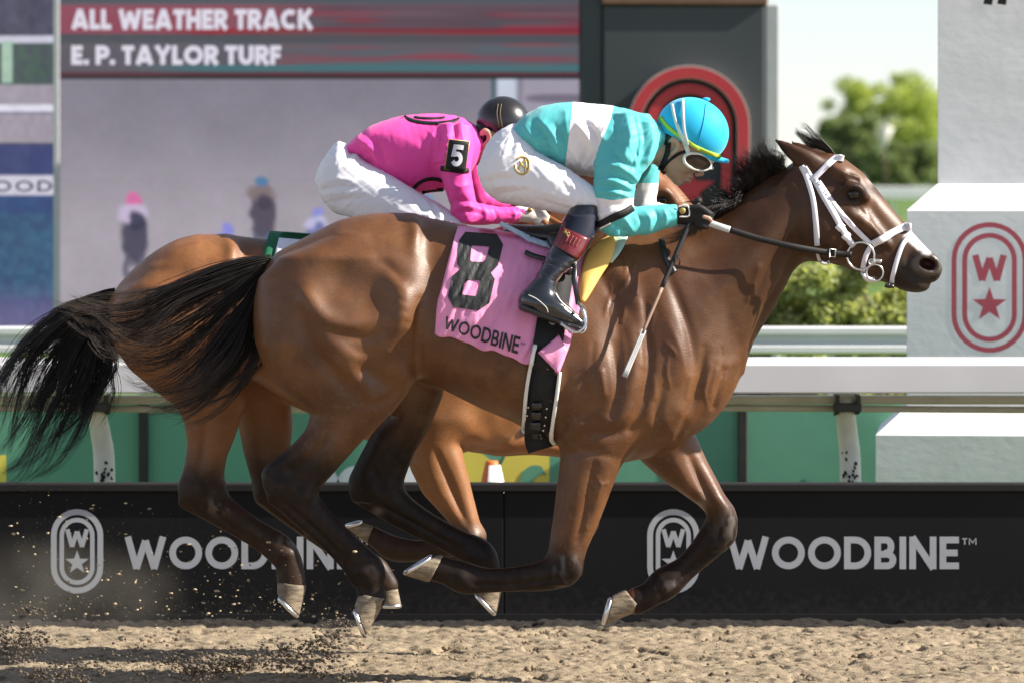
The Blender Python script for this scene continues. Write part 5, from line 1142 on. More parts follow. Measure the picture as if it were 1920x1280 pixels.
V, F = strands(tailB, 1350, 24, .88, 31, spread=17, jitter=4.5, yvar=22, lenvar=(.62, 1.15), wisp=.14, clump=24); mk('tail', B.w(V), F, m_tail, hB, True, hair_attr((.008, .007, .007), (.016, .013, .012)))
gd = [[(x - 354, 0, z + 14), (x - 362, -12, z - 14), (x - 380, -14, z - 28), (x - 404, -12, z - 30)] for x, z in cre]
V, F = strands(gd, 500, 8, 1.2, 32, spread=6, jitter=6, yvar=10, wisp=.1); mk('mane', B.w(V), F, m_hair, hB)

# ================================================================== TACK
def fold_noise(x, z, sx, sz, seed): return fbm(np.stack([x * sx, z * sz, np.full_like(x, seed)], 1), 3)
def cloth_sheet(skin, left, right, top, bottom, nr, nc, fold, seed, off=4.0, thick=1.6, hem=0.0, lift=0.0):
    """draped cloth: left/right edge outlines sampled by t, with folds hanging from the top; both sides of the animal"""
    Lc = catmull(np.array(left, float), 12); Rc = catmull(np.array(right, float), 12)
    samp = lambda C, t: np.stack([np.interp(t, np.linspace(0, 1, len(C)), C[:, i]) for i in range(2)], 1)
    t = np.linspace(0, 1, nr); Lp, Rp = samp(Lc, t), samp(Rc, t); s = np.linspace(0, 1, nc)
    G = Lp[:, None, :] * (1 - s)[None, :, None] + Rp[:, None, :] * s[None, :, None]
    if hem: G[:, :, 1] += hem * (np.sin(s * 19 + 1) + .6 * np.sin(s * 37))[None] * (t ** 2)[:, None]
    x, z = G[:, :, 0].ravel(), G[:, :, 1].ravel()
    rx = x + .45 * (z - z.min())                                     # folds run down and back
    f = fold_noise(rx, z, .045, .010, seed); f2 = fold_noise(rx, z, .09, .03, seed + 3)
    ridge = fold * (1.0 - np.abs(2 * f - 1) * 1.6) + fold * .45 * (1 - np.abs(2 * f2 - 1) * 1.5)
    tt = np.repeat(t, nc); ridge = np.maximum(ridge, -1.0) * (.25 + .75 * tt)
    R = np.array([skin.side(x[i], z[i], off + ridge[i]) for i in range(len(x))]).reshape(nr, nc, 3)
    R[:, :, 2] -= lift * (np.clip(1 - t / .35, 0, 1))[:, None]
    for _ in range(1): R[1:-1, :, 1] = .5 * R[1:-1, :, 1] + .25 * (R[:-2, :, 1] + R[2:, :, 1])
    far = R[::-1].copy(); far[:, :, 1] *= -1
    return R, ribbon(np.vstack([far, R]), thick)
m_pinkc = mat('pink_cloth', (.72, .27, .47), .55, .35, var=.06, vscale=8, bump=.25, bscale=40, bdist=.004)
m_num = mat('number_black', (.022, .024, .024), .6, .3, var=.25, vscale=20, bump=.5, bscale=60, bdist=.003)
scA = empty('saddle_cloth', (A.w([[950, 0, 0]])[0, 0], 0, float(A.w([[0, 0, 560]])[0, 2])), 'pink saddle cloth with black number 8 on the front horse', 'saddle cloth', 'number cloths')
left = [(859, 424), (850, 456), (838, 504), (829, 540), (822, 566), (818, 619)]; right = [(1100, 452), (1096, 490), (1092, 530), (1086, 571), (1066, 640), (1046, 692)]
RA, (v, f) = cloth_sheet(SKA, left, right, 0, 0, 80, 76, 9.0, 2.0, off=4.5, hem=2.6)
mk('cloth', A.w(v), f, m_pinkc, scA)
cv, cf = ribbon(RA, 1.6); SKC = Skin((cv, [q for q in cf if len(q) == 4])); SKCA = Skin((VA, QA), (cv, [q for q in cf if len(q) == 4]))
def on_cloth(name, quads, aff, skin, off, m, parent, space):
    v = []; f = []
    for q, l in quads:
        n = len(v)
        for p in q: x, z = aff(p); v.append(skin.side(x, z, off + l * .35))
        f.append((n, n + 1, n + 2, n + 3))
    return mk(name, space.w(np.array(v)), f, m, parent)
Z5 = lambda x, z: (780 + x * .28125, 380 + z * .28125)
loop1 = [(352, 236), (515, 248), (536, 282), (510, 388), (468, 432), (352, 427), (322, 386), (332, 262)]; loop2 = [(342, 458), (452, 464), (480, 508), (452, 628), (410, 656), (284, 640), (266, 606), (288, 504)]
q8 = [(q, 0) for q in stroke_quads([Z5(*p) for p in loop1], 1, 24, 4.5)] + [(q, 1) for q in stroke_quads([Z5(*p) for p in loop2], 1, 25, 4.5)]
on_cloth('number_eight', q8, lambda p: p, SKC, 1.3, m_num, scA, A)
tq, tw = text_quads('WOODBINE', .17, .12, .16)
on_cloth('lettering', tq, lambda p: (839 + 137 * p[0] / tw + 6 * (p[1] - 1), 588 + 38 * p[0] / tw - (p[1] - 1) * (22 + 9 * p[0] / tw) + 0), SKC, 1.3, m_num, scA, A)
tq, tw2 = text_quads('TM', .16, .2, .3)
on_cloth('trademark_lettering', tq, lambda p: (976 + 8 * p[0] / tw2, 641 - 5 * p[1]), SKC, 1.3, m_num, scA, A)
# turned-up corner right of the girth
corner = [(1008, 654), (1044, 692), (1062, 650), (1046, 622)]
g = []
for i in range(9):
    for j in range(9):
        a, b = i / 8, j / 8; p = (np.array(corner[0]) * (1 - a) + np.array(corner[1]) * a) * (1 - b) + (np.array(corner[3]) * (1 - a) + np.array(corner[2]) * a) * b
        g.append(SKC.side(p[0], p[1], 12 + 3 * math.sin(math.pi * a) * math.sin(math.pi * b) + 3 * (1 - a) * (1 - b)))
v, f = ribbon(np.array(g).reshape(9, 9, 3), 1.4); mk('folded_corner', A.w(v), f, m_pinkc, scA)

# saddle, girth, stirrup
m_leather = mat('black_leather', (.012, .012, .014), .32, .5, var=.3, vscale=30, coat=.3); m_elas = mat('girth_black', (.012, .012, .013), .7, .3, var=.2, vscale=30, bump=.3, bscale=200)
m_pipe = mat('white_piping', (.66, .65, .62), .5, .4); m_pad = mat('yellow_foam', (.80, .50, .14), .7, .2, var=.10, vscale=12, bump=.2, bscale=50)
m_mint = mat('mint_pad', (.42, .60, .55), .6, .3, var=.08); m_steel = mat('steel', (.62, .62, .62), .25, .5, metal=1.0, var=.05); m_blue = mat('blue_grey_pad', (.36, .47, .60), .6, .3, var=.06)
sad = empty('racing_saddle', (A.w([[1040, 0, 0]])[0, 0], 0, float(A.w([[0, 0, 450]])[0, 2])), 'small black racing saddle with girth and stirrup on the front horse', 'saddle', 'racing saddles')
SKW = SKCA
f_ = Field((930, -165, 395), (1160, 165, 520), 3.6)
f_.put(Chain([(955, 0, 432, 12), (1010, 0, 442, 20), (1060, 0, 440, 22), (1105, 0, 430, 16), (1128, 0, 416, 8)], 3.4), 8)
for s in (-1, 1): f_.put(Chain([(1040, s * 80, 452, 14), (1056, s * 104, 480, 14), (1066, s * 124, 505, 10)], .8), 10)
V, Q = f_.mesh(2); mk('seat', A.w(V), outward(V * np.array([1, 1, -1]), Q), m_leather, sad)
def patch(outline_pts, skin, off, thick, m, name, parent, space, n=12, dome=0.0):
    """pad laid on the animal: outline as left and right edges from top to bottom"""
    Lc, Rc = [catmull(np.array(e, float), 10) for e in outline_pts]; g = []
    t = np.linspace(0, 1, n + 1)
    Ls = np.stack([np.interp(t, np.linspace(0, 1, len(Lc)), Lc[:, i]) for i in range(2)], 1); Rs = np.stack([np.interp(t, np.linspace(0, 1, len(Rc)), Rc[:, i]) for i in range(2)], 1)
    k = 8
    for i in range(n + 1):
        for j in range(k + 1):
            p = Ls[i] * (1 - j / k) + Rs[i] * j / k; g.append(skin.side(p[0], p[1], off + dome * math.sin(math.pi * (j / k)) * math.sin(math.pi * min(1, .15 + .7 * i / n))))
    R = np.array(g).reshape(n + 1, k + 1, 3)
    for _ in range(2): R[1:-1, :, 1] = .5 * R[1:-1, :, 1] + .25 * (R[:-2, :, 1] + R[2:, :, 1])
    v, f = ribbon(R, thick); return mk(name, space.w(v), f, m, parent)
patch(([(1146, 442), (1120, 456), (1098, 480), (1088, 520), (1087, 556), (1089, 562)], [(1149, 442), (1148, 470), (1140, 492), (1122, 516), (1102, 546), (1090, 562)]), SKA, 9, 9, m_pad, 'front_pad', sad, A, 16, 7)
patch(([(1149, 444), (1149, 468), (1142, 490)], [(1180, 436), (1164, 468), (1144, 492)]), SKA, 6, 4, m_mint, 'pad_edge', sad, A, 10, 2)
v, f = strap(SKW, [(938, 418), (965, 432), (995, 448), (1020, 456), (1034, 460)], 9, 8, 4); mk('pad_rim', A.w(v), f, m_blue, sad)
v, f = strap(SKW, [(984, 471), (1000, 478), (1022, 484)], 7, 8, 3); mk('saddle_strap', A.w(v), f, m_leather, sad)
v, f = strap(SKW, [(1052, 480), (1042, 540), (1034, 590), (1026, 640), (1018, 700), (1013, 760), (1010, 815), (1016, 838)], 54, 5, 3, 8); gi = mk('girth', A.w(v), f, m_elas, sad)
for pts in ([(1003, 640), (994, 680), (986, 730), (982, 790), (984, 806), (1004, 812)], [(1048, 690), (1043, 730), (1036, 780), (1033, 815), (1040, 828)]):
    v, f = strap(SKW, pts, 6.5, 9, 4); mk('girth_edge', A.w(v), f, m_pipe, gi)
for x, z in ((990, 756), (988, 772), (986, 788), (1024, 758), (1022, 774), (1020, 790), (992, 800), (1018, 800)):
    v, f = ball(SKW.side(x, z, 8), (2.4, 2.4, 2.4), 6); mk('girth_stud', A.w(v), f, m_steel, gi)
for x, z in ((1006, 752), (1005, 770), (1004, 790), (1006, 812)):
    v, f = strap(SKW, [(x - 9, z), (x, z + 1), (x + 9, z)], 12, 11, 6, 3); mk('girth_buckle', A.w(v), f, m_leather, gi)
st = mk('stirrup_leather', A.w(tube([(1078, -150, 470), (1074, -172, 520), (1082, -184, 566)], 5, 8, True, .45)[0]), tube([(1078, -150, 470), (1074, -172, 520), (1082, -184, 566)], 5, 8, True, .45)[1], m_leather, sad)
pts = catmull([(1080, -184, 562), (1092, -162, 574), (1096, -158, 600), (1089, -164, 618), (1062, -170, 606), (1050, -206, 600), (1076, -216, 616), (1094, -210, 602), (1090, -204, 576), (1080, -184, 562)], 6)
v, f = tube(pts, 3.0, 8); mk('stirrup_iron', A.w(v), f, m_steel, sad)

# bridle on the front horse
m_wstrap = mat('white_strap', (.70, .69, .76), .45, .4, var=.05, bump=.2, bscale=120, bdist=.001)
brA = empty('bridle', tuple(A.w([[1600, 0, 420]])[0]), 'white bridle with steel rings on the front horse', 'bridle', 'bridles')
Z4 = lambda L: [(1400 + x * .27338, 210 + z * .27338) for x, z in L]
SKH = SKA
def bstrap(name, pts, w0, m=m_wstrap, wrap=False, off=2.2, th=2.6, par=brA, sk=SKH, space=A):
    v, f = strap(sk, pts, w0 * 1.14, off, th, 8, wrap); return mk(name, space.w(v), f, m, par)
bstrap('throat_latch', Z4([(365, 372), (400, 450), (440, 590), (458, 740), (470, 915)]), 8.5)
bstrap('throat_latch', Z4([(470, 960), (490, 1015), (525, 1038), (560, 1025)]), 4.5, mat('rein_edge', (.5, .49, .47), .5))
bstrap('crown_strap', Z4([(385, 380), (420, 430), (450, 470)]), 8)
bstrap('cheek_strap', Z4([(455, 468), (520, 590), (590, 710), (640, 800), (690, 880), (722, 920)]), 10)
bstrap('cheek_strap', Z4([(480, 480), (580, 630), (680, 750), (780, 850), (842, 908)]), 8.5)
for z0, z1 in (((608, 770), (640, 800)), ((650, 835), (684, 862))):
    bstrap('keeper', Z4([z0, ((z0[0] + z1[0]) / 2, (z0[1] + z1[1]) / 2), z1]), 14, off=4, th=3)
bstrap('brow_band', Z4([(445, 462), (500, 408), (560, 350), (610, 318), (655, 322)]), 9.5, wrap=True, off=3)
bstrap('nose_band', Z4([(848, 908), (920, 868), (1000, 822), (1070, 792), (1118, 788)]), 11.5, wrap=True, off=3)
bstrap('flash_strap', Z4([(1110, 850), (1060, 910), (1030, 985), (1008, 1060), (992, 1130), (990, 1180)]), 7.5)
bstrap('curb_strap', Z4([(835, 925), (805, 985), (790, 1060), (795, 1110), (825, 1145), (870, 1150)]), 8)
def ring_on(sk, c, r, rad, name, m, par, space, off=6):
    y = min(sk.side(c[0] + dx, c[1] + dz, off)[1] for dx in (-r * .6, 0, r * .6) for dz in (-r * .6, 0, r * .6) if sk.t.ray_cast(Vector((c[0] + dx, -700, c[1] + dz)), Vector((0, 1, 0)))[0])
    pts = [(c[0] + r * math.cos(t), y, c[1] + r * math.sin(t)) for t in np.linspace(0, 2 * math.pi, 33)]; v, f = tube(pts, rad, 8, False); return mk(name, space.w(v), f, m, par)
ring_on(SKH, (1400 + 768 * .27338, 210 + 985 * .27338), 25.5, 2.1, 'bit_ring', m_steel, brA, A)
ring_on(SKH, (1400 + 868 * .27338, 210 + 1100 * .27338), 15.5, 1.8, 'curb_ring', m_steel, brA, A, 8)
ring_on(SKH, (1400 + 845 * .27338, 210 + 1028 * .27338), 5.5, 1.6, 'bit_link', m_steel, brA, A, 10)
bstrap('mouthpiece', Z4([(838, 1035), (870, 1018), (912, 1024)]), 6, m_steel, off=5, th=4)
bstrap('chin_strap', Z4([(940, 1185), (965, 1192), (1000, 1190)]), 7, m_leather, off=3, th=3)
# reins of the front horse
m_rein = mat('rein_leather', (.010, .009, .009), .55, .3, var=.3, vscale=40)
rnA = empty('reins', tuple(A.w([[1450, 0, 450]])[0]), 'black leather reins with pale grip on the front horse', 'reins', 'reins')
def rein(space, pts, hw, m, name, par, th=2.4):
    C = catmull(np.array(pts, float), 8); T = np.gradient(C, axis=0); N = np.cross(T, [0, 1, 0]); N /= np.linalg.norm(N, axis=1)[:, None]
    R = np.stack([C - N * hw, C, C + N * hw], 1); v, f = ribbon(R, th); return mk(name, space.w(v), f, m, par)
m_grip = mat('rein_grip', (.50, .52, .52), .6, .3, var=.12, vscale=40, bump=.3, bscale=150)
rein(A, [(1310, -92, 412), (1325, -95, 417), (1345, -96, 424), (1364, -94, 430)], 6.2, m_grip, 'rein_grip', rnA, 3)
rein(A, [(1362, -94, 429.5), (1420, -90, 447), (1480, -86, 461), (1530, -74, 470), (1568, -64, 475), (1592, -62, 477)], 5.6, m_rein, 'rein', rnA)
rein(A, [(1308, 30, 412), (1345, 60, 424), (1420, 80, 447), (1480, 80, 461), (1530, 70, 470), (1592, 58, 477)], 5.6, m_rein, 'rein', rnA)
v, f = tube([(1551, -71, 466), (1562, -69, 467), (1561, -69, 481), (1550, -71, 480), (1551, -71, 466)], 1.4, 6, False); mk('rein_buckle', A.w(v), f, m_steel, rnA)
v, f = strap(SKA, [(1238, 448), (1246, 480), (1262, 510)], 11, 4, 2.5); mk('neck_strap', A.w(v), f, m_leather, rnA)

# tack of the rear horse
m_grn = mat('green_cloth', (.012, .115, .055), .6, .3, var=.1); m_wcl = mat('white_cloth', (.66, .67, .74), .6, .3, var=.05); m_tanl = mat('tan_leather', (.30, .12, .035), .45, .4, var=.15)
scB = empty('saddle_cloth', (B.w([[600, 0, 0]])[0, 0], .85, float(B.w([[0, 0, 560]])[0, 2])), 'white saddle cloth with green border on the rear horse', 'saddle cloth', 'number cloths')
_, (v, f) = cloth_sheet(SKB, [(508, 452), (498, 480), (488, 520), (480, 570), (478, 640)], [(742, 470), (738, 540), (730, 600), (722, 650), (716, 690)], 0, 0, 40, 36, 4, 5.0, off=4, lift=18)
mk('cloth', B.w(v), f, m_grn, scB)
_, (v, f) = cloth_sheet(SKB, [(526, 464), (518, 490), (510, 520), (504, 570), (502, 618)], [(736, 482), (732, 540), (724, 600), (716, 640), (710, 660)], 0, 0, 40, 36, 4, 5.0, off=6.5, lift=18)
mk('cloth_panel', B.w(v), f, m_wcl, scB)
sadB = empty('racing_saddle', (B.w([[680, 0, 0]])[0, 0], .85, float(B.w([[0, 0, 470]])[0, 2])), 'small saddle under the pink rider, mostly hidden', 'saddle', 'racing saddles')
f_ = Field((590, -150, 425), (800, 150, 500), 5); f_.put(Chain([(620, 0, 458, 12), (680, 0, 464, 20), (740, 0, 460, 20), (775, 0, 446, 10)], 3.2), 8); V, Q = f_.mesh(1); mk('seat', B.w(V), outward(V * np.array([1, 1, -1]), Q), m_leather, sadB)
brB = empty('bridle', tuple(B.w([[1245, 0, 430]])[0]), 'leather bridle on the rear horse, mostly hidden behind the front rider', 'bridle', 'bridles')
tB = lambda L: [(x - 354, z + 10) for x, z in L]
bstrap('cheek_strap', tB(Z4([(455, 468), (520, 590), (590, 710), (640, 800), (722, 920)])), 9, m_tanl, False, 2.2, 2.4, brB, SKB, B)
bstrap('nose_band', tB(Z4([(848, 908), (920, 868), (1000, 825), (1060, 800)])), 10, m_tanl, True, 2.6, 2.4, brB, SKB, B)
rnB = empty('reins', tuple(B.w([[1080, 0, 430]])[0]), 'tan leather reins running from the white gloves of the pink rider', 'reins', 'reins')
rein(B, [(1018, -60, 402), (1060, -72, 425), (1120, -84, 448), (1190, -72, 470), (1250, -58, 482)], 5, m_tanl, 'rein', rnB)
rein(B, [(1014, -66, 408), (1030, -82, 432), (1022, -96, 456), (1000, -104, 470)], 4, m_tanl, 'rein_loop', rnB)
rein(B, [(1018, 40, 402), (1060, 66, 425), (1120, 80, 448), (1190, 70, 470), (1250, 55, 482)], 5, m_tanl, 'rein', rnB)

# ================================================================== RIDERS
def garment(prims, lo, hi, h, folds=None, smooth=2, strokes=None):
    f = Field(lo, hi, h)
    for p, k, o in prims: f.put(p, k, o)
    V, Q = f.mesh(smooth); Q = outward(V * np.array([1, 1, -1]), Q)
    if folds:
        N = normals(V * np.array([1, 1, -1]), Q) * np.array([1, 1, -1]); V = V + N * folds(V)[:, None]
    if strokes: V = carve(V, Q, strokes, 1.35)
    return V, Q
def ridged(P, amp): n = fbm(P, 3); return amp * (1 - np.abs(2 * n - 1) * 2.4)
def silk_mat(name, cols, attr, rough=.42):
    """two or three colours chosen by smooth distance attributes so the seams stay crisp"""
    m = mat(name, cols[0], rough, .35, var=.05, vscale=5, sheen=.15, bump=.12, bscale=60, bdist=.002); n = m.node_tree; L = n.links; p = n.nodes['Principled BSDF']
    src = p.inputs['Base Color'].links[0].from_socket
    for i, c in enumerate(cols[1:]):
        a = n.nodes.new('ShaderNodeAttribute'); a.attribute_name = attr[i]; r = n.nodes.new('ShaderNodeMapRange'); r.inputs['From Min'].default_value = -.35; r.inputs['From Max'].default_value = .35
        L.new(a.outputs['Fac'], r.inputs['Value']); mx = n.nodes.new('ShaderNodeMix'); mx.data_type = 'RGBA'; L.new(r.outputs[0], mx.inputs['Factor']); L.new(src, mx.inputs['A']); mx.inputs['B'].default_value = (*c, 1); src = mx.outputs['Result']
    L.new(src, p.inputs['Base Color']); return m
m_skin = mat('skin', (.44, .27, .195), .5, .4, var=.10, vscale=25, bump=.1, bscale=120, bdist=.001); m_skin.node_tree.nodes['Principled BSDF'].inputs['Subsurface Weight'].default_value = .08
m_skin.node_tree.nodes['Principled BSDF'].inputs['Subsurface Radius'].default_value = (.01, .004, .002)
m_breech = mat('white_breeches', (.74, .73, .78), .6, .3, var=.04, bump=.10, bscale=160, bdist=.001)
m_boot = mat('boot_leather', (.008, .009, .013), .16, .6, var=.2, coat=.6, bump=.25, bscale=18, bdist=.006); m_bootred = mat('boot_cuff_red', (.12, .012, .016), .3, .5, var=.4, vscale=40, coat=.4, bump=.4, bscale=120)
m_sock = mat('navy_stocking', (.012, .015, .030), .7, .2, var=.2); m_gold = mat('gold_thread', (.40, .28, .08), .45, .5, var=.2, metal=.5); m_blk = mat('black_fabric', (.012, .012, .013), .65, .3, var=.3, vscale=20, bump=.3, bscale=90)
m_gog = mat('goggle_frame', (.72, .70, .66), .3, .5); m_lens = mat('goggle_lens', (.020, .012, .008), .22, .35)
m_hairp = mat('rider_hair', (.012, .009, .008), .5, .4)

def body_mesh(rider, space, J, h=3.2):
    """the continuous figure under the clothes: torso, arms, hands, legs, neck and head"""
    lo = np.array(J['lo']); hi = np.array(J['hi']); f = Field(lo, hi, h)
    for p, k in J['prims']: f.put(p, k, 'u')
    for p, k in J.get('cut', []): f.put(p, k, 's')
    V, Q = f.mesh(1); Q = outward(V * np.array([1, 1, -1]), Q)
    return V, Q
def fist(c, ang, y, s=1.0):
    """curled hand: palm, four unequal bent fingers and a thumb, as chains; ang: direction of the knuckles"""
    a = math.radians(ang); ux, uz = math.cos(a), math.sin(a); vx_, vz_ = -uz, ux; P = []
    pt = lambda u_, v_, dy: (c[0] + s * (u_ * ux + v_ * vx_), y + s * dy, c[1] + s * (u_ * uz + v_ * vz_))
    P.append((Chain([pt(-16, 0, 0) + (13 * s,), pt(2, -1, 2) + (15 * s,), pt(10, 0, 2) + (13 * s,)], 1.0), 6))
    for i, (v_, ln) in enumerate(((-11, 1.0), (-3.5, 1.08), (4, 1.0), (11, .84))):
        P.append((Chain([pt(8, v_, -8) + (5.4 * s,), pt(8 + 15 * ln, v_, -9) + (5.2 * s,), pt(10 + 17 * ln, v_, 2) + (4.8 * s,), pt(8 + 6 * ln, v_, 9) + (4.4 * s,)], 1, 3), 2.0))
    P.append((Chain([pt(-8, -12, -9) + (6.4 * s,), pt(6, -17, -11) + (5.6 * s,), pt(19, -14, -9) + (4.6 * s,)], 1, 3), 3.0))
    return P
FIST_A = fist((1297, 406), 14, -86, 1.12)

# ------------------------------------------------------------------ rider in turquoise
rA = empty('person', tuple(A.w([[1040, 0, 440]])[0]), 'rider in turquoise and white silks with bright blue helmet crouching on front horse', 'person', 'riders')
headA = [(Ell((1285, 0, 268), (50, 42, 52), 20), 8), (Chain([(1260, 0, 296, 30), (1270, 0, 320, 22), (1273, 0, 333, 13)], 1.15), 10), (Ell((1292, 0, 304), (22, 32, 24), 30), 8),
    (Chain([(1303, 0, 296, 9), (1311, 0, 315, 7.5), (1314, 0, 326, 6.4)], .95), 4), (Ell((1308, -8, 328), (5.5, 4.5, 4.5)), 3), (Ell((1308, 8, 328), (5.5, 4.5, 4.5)), 3),
    (Ell((1293, 0, 331), (9, 15, 5.5), 30), 3), (Ell((1287, 0, 338), (9, 13, 5), 30), 3), (Ell((1272, 0, 341), (11, 15, 8), 25), 5), (Ell((1284, -25, 308), (17, 10, 15), 20), 8), (Ell((1284, 25, 308), (17, 10, 15), 20), 8),
    (Chain([(1258, 0, 292, 30), (1235, 0, 276, 32), (1205, 0, 268, 40)]), 12),
    (Chain([(1256, -39, 268, 6), (1262, -43, 262, 6), (1269, -42, 268, 6), (1268, -41, 280, 5), (1260, -39, 289, 5)]), 4), (Chain([(1256, 39, 268, 6), (1262, 43, 262, 6), (1269, 42, 268, 6), (1260, 39, 289, 5)]), 4)]
cutA = [(Chain([(1288, -14, 335, 1.6), (1300, 0, 336, 1.6), (1288, 14, 335, 1.6)]), 2.5), (Ell((1263, -49, 274), (4.5, 6, 7)), 3), (Ell((1303, -21, 304), (8, 9, 6), 20), 6), (Ell((1303, 21, 304), (8, 9, 6), 20), 6)]
limb = [(Chain([(970, 0, 290, 34), (1060, 0, 258, 40), (1150, 0, 262, 44), (1205, 0, 268, 36)], 1.2), 14), (Chain([(1190, -70, 258, 24), (1150, -98, 400, 18), (1262, -82, 404, 11), (1290, -84, 408, 9)]), 8), (Chain([(1195, 70, 262, 24), (1200, 98, 390, 18), (1262, 46, 402, 12), (1292, 40, 408, 14), (1318, 36, 412, 10)]), 8),
    (Chain([(955, -36, 330, 34), (1030, -74, 352, 26), (1085, -92, 374, 18), (1040, -140, 500, 18), (1000, -172, 556, 12), (1070, -172, 594, 9)]), 8), (Chain([(955, 36, 330, 34), (1030, 74, 352, 26), (1085, 92, 374, 18), (1040, 140, 500, 18), (1000, 172, 556, 12), (1070, 172, 594, 9)]), 8)]
V, Q = body_mesh(rA, A, dict(lo=(900, -225, 190), hi=(1350, 225, 630), prims=limb + headA, cut=cutA), 3.0); mk('body', A.w(V), Q, m_skin, rA); SKF = (V, Q)
# silks
tor = Loft(0, [(958, 244), (985, 216), (1015, 199), (1045, 194), (1077, 192), (1150, 199), (1189, 209), (1226, 224), (1246, 250)], [(958, 262), (985, 286), (1004, 296), (1032, 312), (1063, 324), (1099, 330), (1150, 336), (1195, 326), (1226, 300), (1246, 268)],
    [(958, 50), (985, 72), (1015, 82), (1077, 92), (1130, 98), (1180, 92), (1215, 66), (1246, 38)], 2.3, 8)
slv = Loft(90, vset([(215, 1150), (240, 1134), (280, 1122), (319, 1115), (350, 1112), (375, 1113), (405, 1117), (425, 1124), (440, 1140)], 0), vset([(215, 1215), (240, 1230), (275, 1231), (300, 1222), (320, 1205), (347, 1188), (375, 1184), (400, 1184), (425, 1178), (440, 1165)], 0), [(215, 26, -70), (250, 40, -80), (300, 40, -94), (350, 36, -102), (400, 32, -104), (440, 24, -102)], 2.1, 6)
fore = Loft(0, [(1122, 400), (1150, 392), (1184, 389), (1225, 386), (1266, 384)], [(1122, 430), (1147, 441), (1190, 441), (1217, 437), (1266, 421)], [(1122, 22, -104), (1150, 26, -102), (1200, 24, -96), (1240, 20, -88), (1270, 17, -84)], 2.1, 8)
slv2 = Chain([(1192, 78, 252, 36), (1206, 98, 320, 32), (1206, 102, 385, 27), (1216, 96, 402, 24)]); fore2 = Chain([(1210, 98, 398, 25), (1240, 72, 404, 21), (1268, 46, 406, 17)])
def foldsA(V):
    x, y, z = V.T; P = np.stack([(x + z * .6) * .050, y * .022, (z - x * .6) * .016], 1); w_ = sstep(1200, 1080, x)
    f = ridged(P, 1.6) + ridged(np.stack([(x * .5 + z) * .06, y * .03, (x - z * .5) * .02], 1) + 7, .8)
    sl = np.exp(-(((x - 1160) / 60) ** 2 + ((z - 340) / 50) ** 2)) * (y < -60); f = f + sl * .6 * np.sin((z + .25 * x) * .42)
    return f * (.35 + .65 * sstep(205, 260, z))
FOLDS_A = [([(1000, 232), (1022, 262), (1030, 300)], 6, -6), ([(1012, 226), (1038, 258), (1052, 306)], 7, 6), ([(985, 240), (1004, 268), (1014, 294)], 6, 6), ([(1040, 236), (1058, 270), (1066, 312)], 6, -5), ([(1060, 214), (1062, 250)], 8, 4),
    ([(1078, 232), (1100, 258), (1112, 288)], 7, 7), ([(1092, 226), (1116, 254), (1118, 280), (1100, 312)], 6, -7), ([(1080, 262), (1094, 288), (1084, 318)], 6, -6), ([(1112, 236), (1130, 262)], 7, 5), ([(1076, 290), (1090, 310), (1104, 322)], 5, 5),
    ([(1150, 214), (1150, 260), (1132, 300)], 9, -6), ([(1172, 214), (1178, 262), (1160, 310)], 8, 6), ([(1196, 218), (1206, 262), (1196, 312)], 8, -6), ([(1212, 224), (1220, 262), (1210, 306)], 6, 5), ([(1186, 222), (1194, 268), (1182, 316)], 5, -4), ([(1136, 232), (1124, 268), (1120, 300)], 7, 5),
    ([(1118, 318), (1145, 312), (1178, 326), (1192, 340)], 6, 6), ([(1118, 332), (1146, 328), (1176, 340), (1188, 350)], 4.5, -6), ([(1116, 342), (1146, 340), (1186, 356)], 4.5, 5), ([(1116, 352), (1150, 352), (1184, 364)], 4, -5), ([(1118, 360), (1150, 361), (1184, 371)], 4.5, 5), ([(1118, 392), (1140, 384), (1172, 384)], 6, -4), ([(1120, 404), (1144, 398), (1160, 390)], 5, 4),
    ([(1190, 400), (1200, 416), (1196, 434)], 5, -4), ([(1205, 394), (1216, 412), (1212, 432)], 5, 4), ([(1222, 390), (1230, 408), (1224, 430)], 4.5, -4), ([(1170, 412), (1182, 430)], 5, 4), ([(1240, 390), (1246, 408), (1240, 424)], 4.5, 4), ([(1150, 420), (1170, 432)], 5, -4), ([(1146, 282), (1160, 300), (1186, 316)], 6, -5)]
def tension(seed, c, n, r0, r1, a0, a1, wd=2.6, ht=2.6):
    r = np.random.default_rng(seed); out = []
    for k in range(n):
        a = math.radians(a0 + (a1 - a0) * (k + r.uniform(-.3, .3)) / max(1, n - 1)); b = a + r.uniform(-.25, .25); q0, q1 = r0 * r.uniform(.6, 1.3), r1 * r.uniform(.6, 1.1); m_ = (q0 + q1) / 2
        out.append(([(c[0] + q0 * math.cos(a), c[1] + q0 * math.sin(a)), (c[0] + m_ * math.cos((a + b) / 2) + r.uniform(-3, 3), c[1] + m_ * math.sin((a + b) / 2) + r.uniform(-3, 3)), (c[0] + q1 * math.cos(b), c[1] + q1 * math.sin(b))], wd * r.uniform(1.0, 1.7), .72 * ht * (1 if k % 2 else -1) * r.uniform(.6, 1.2)))
    return out
FOLDS_A += tension(1, (1190, 330), 14, 10, 75, 185, 300) + tension(2, (990, 262), 9, 6, 62, -30, 60) + tension(3, (1135, 425), 8, 8, 46, 235, 340, 2.2, 2.0) + tension(4, (1232, 240), 6, 6, 50, 120, 190) + tension(5, (1265, 404), 6, 4, 34, 150, 212, 2.0, 1.8) + tension(6, (1085, 322), 8, 5, 56, 215, 330)
V, Q = garment([(tor, 10, 'u'), (slv, 20, 'u'), (fore, 8, 'u'), (slv2, 20, 'u'), (fore2, 8, 'u')], (945, -150, 180), (1285, 150, 455), 2.4, foldsA, 2, FOLDS_A)
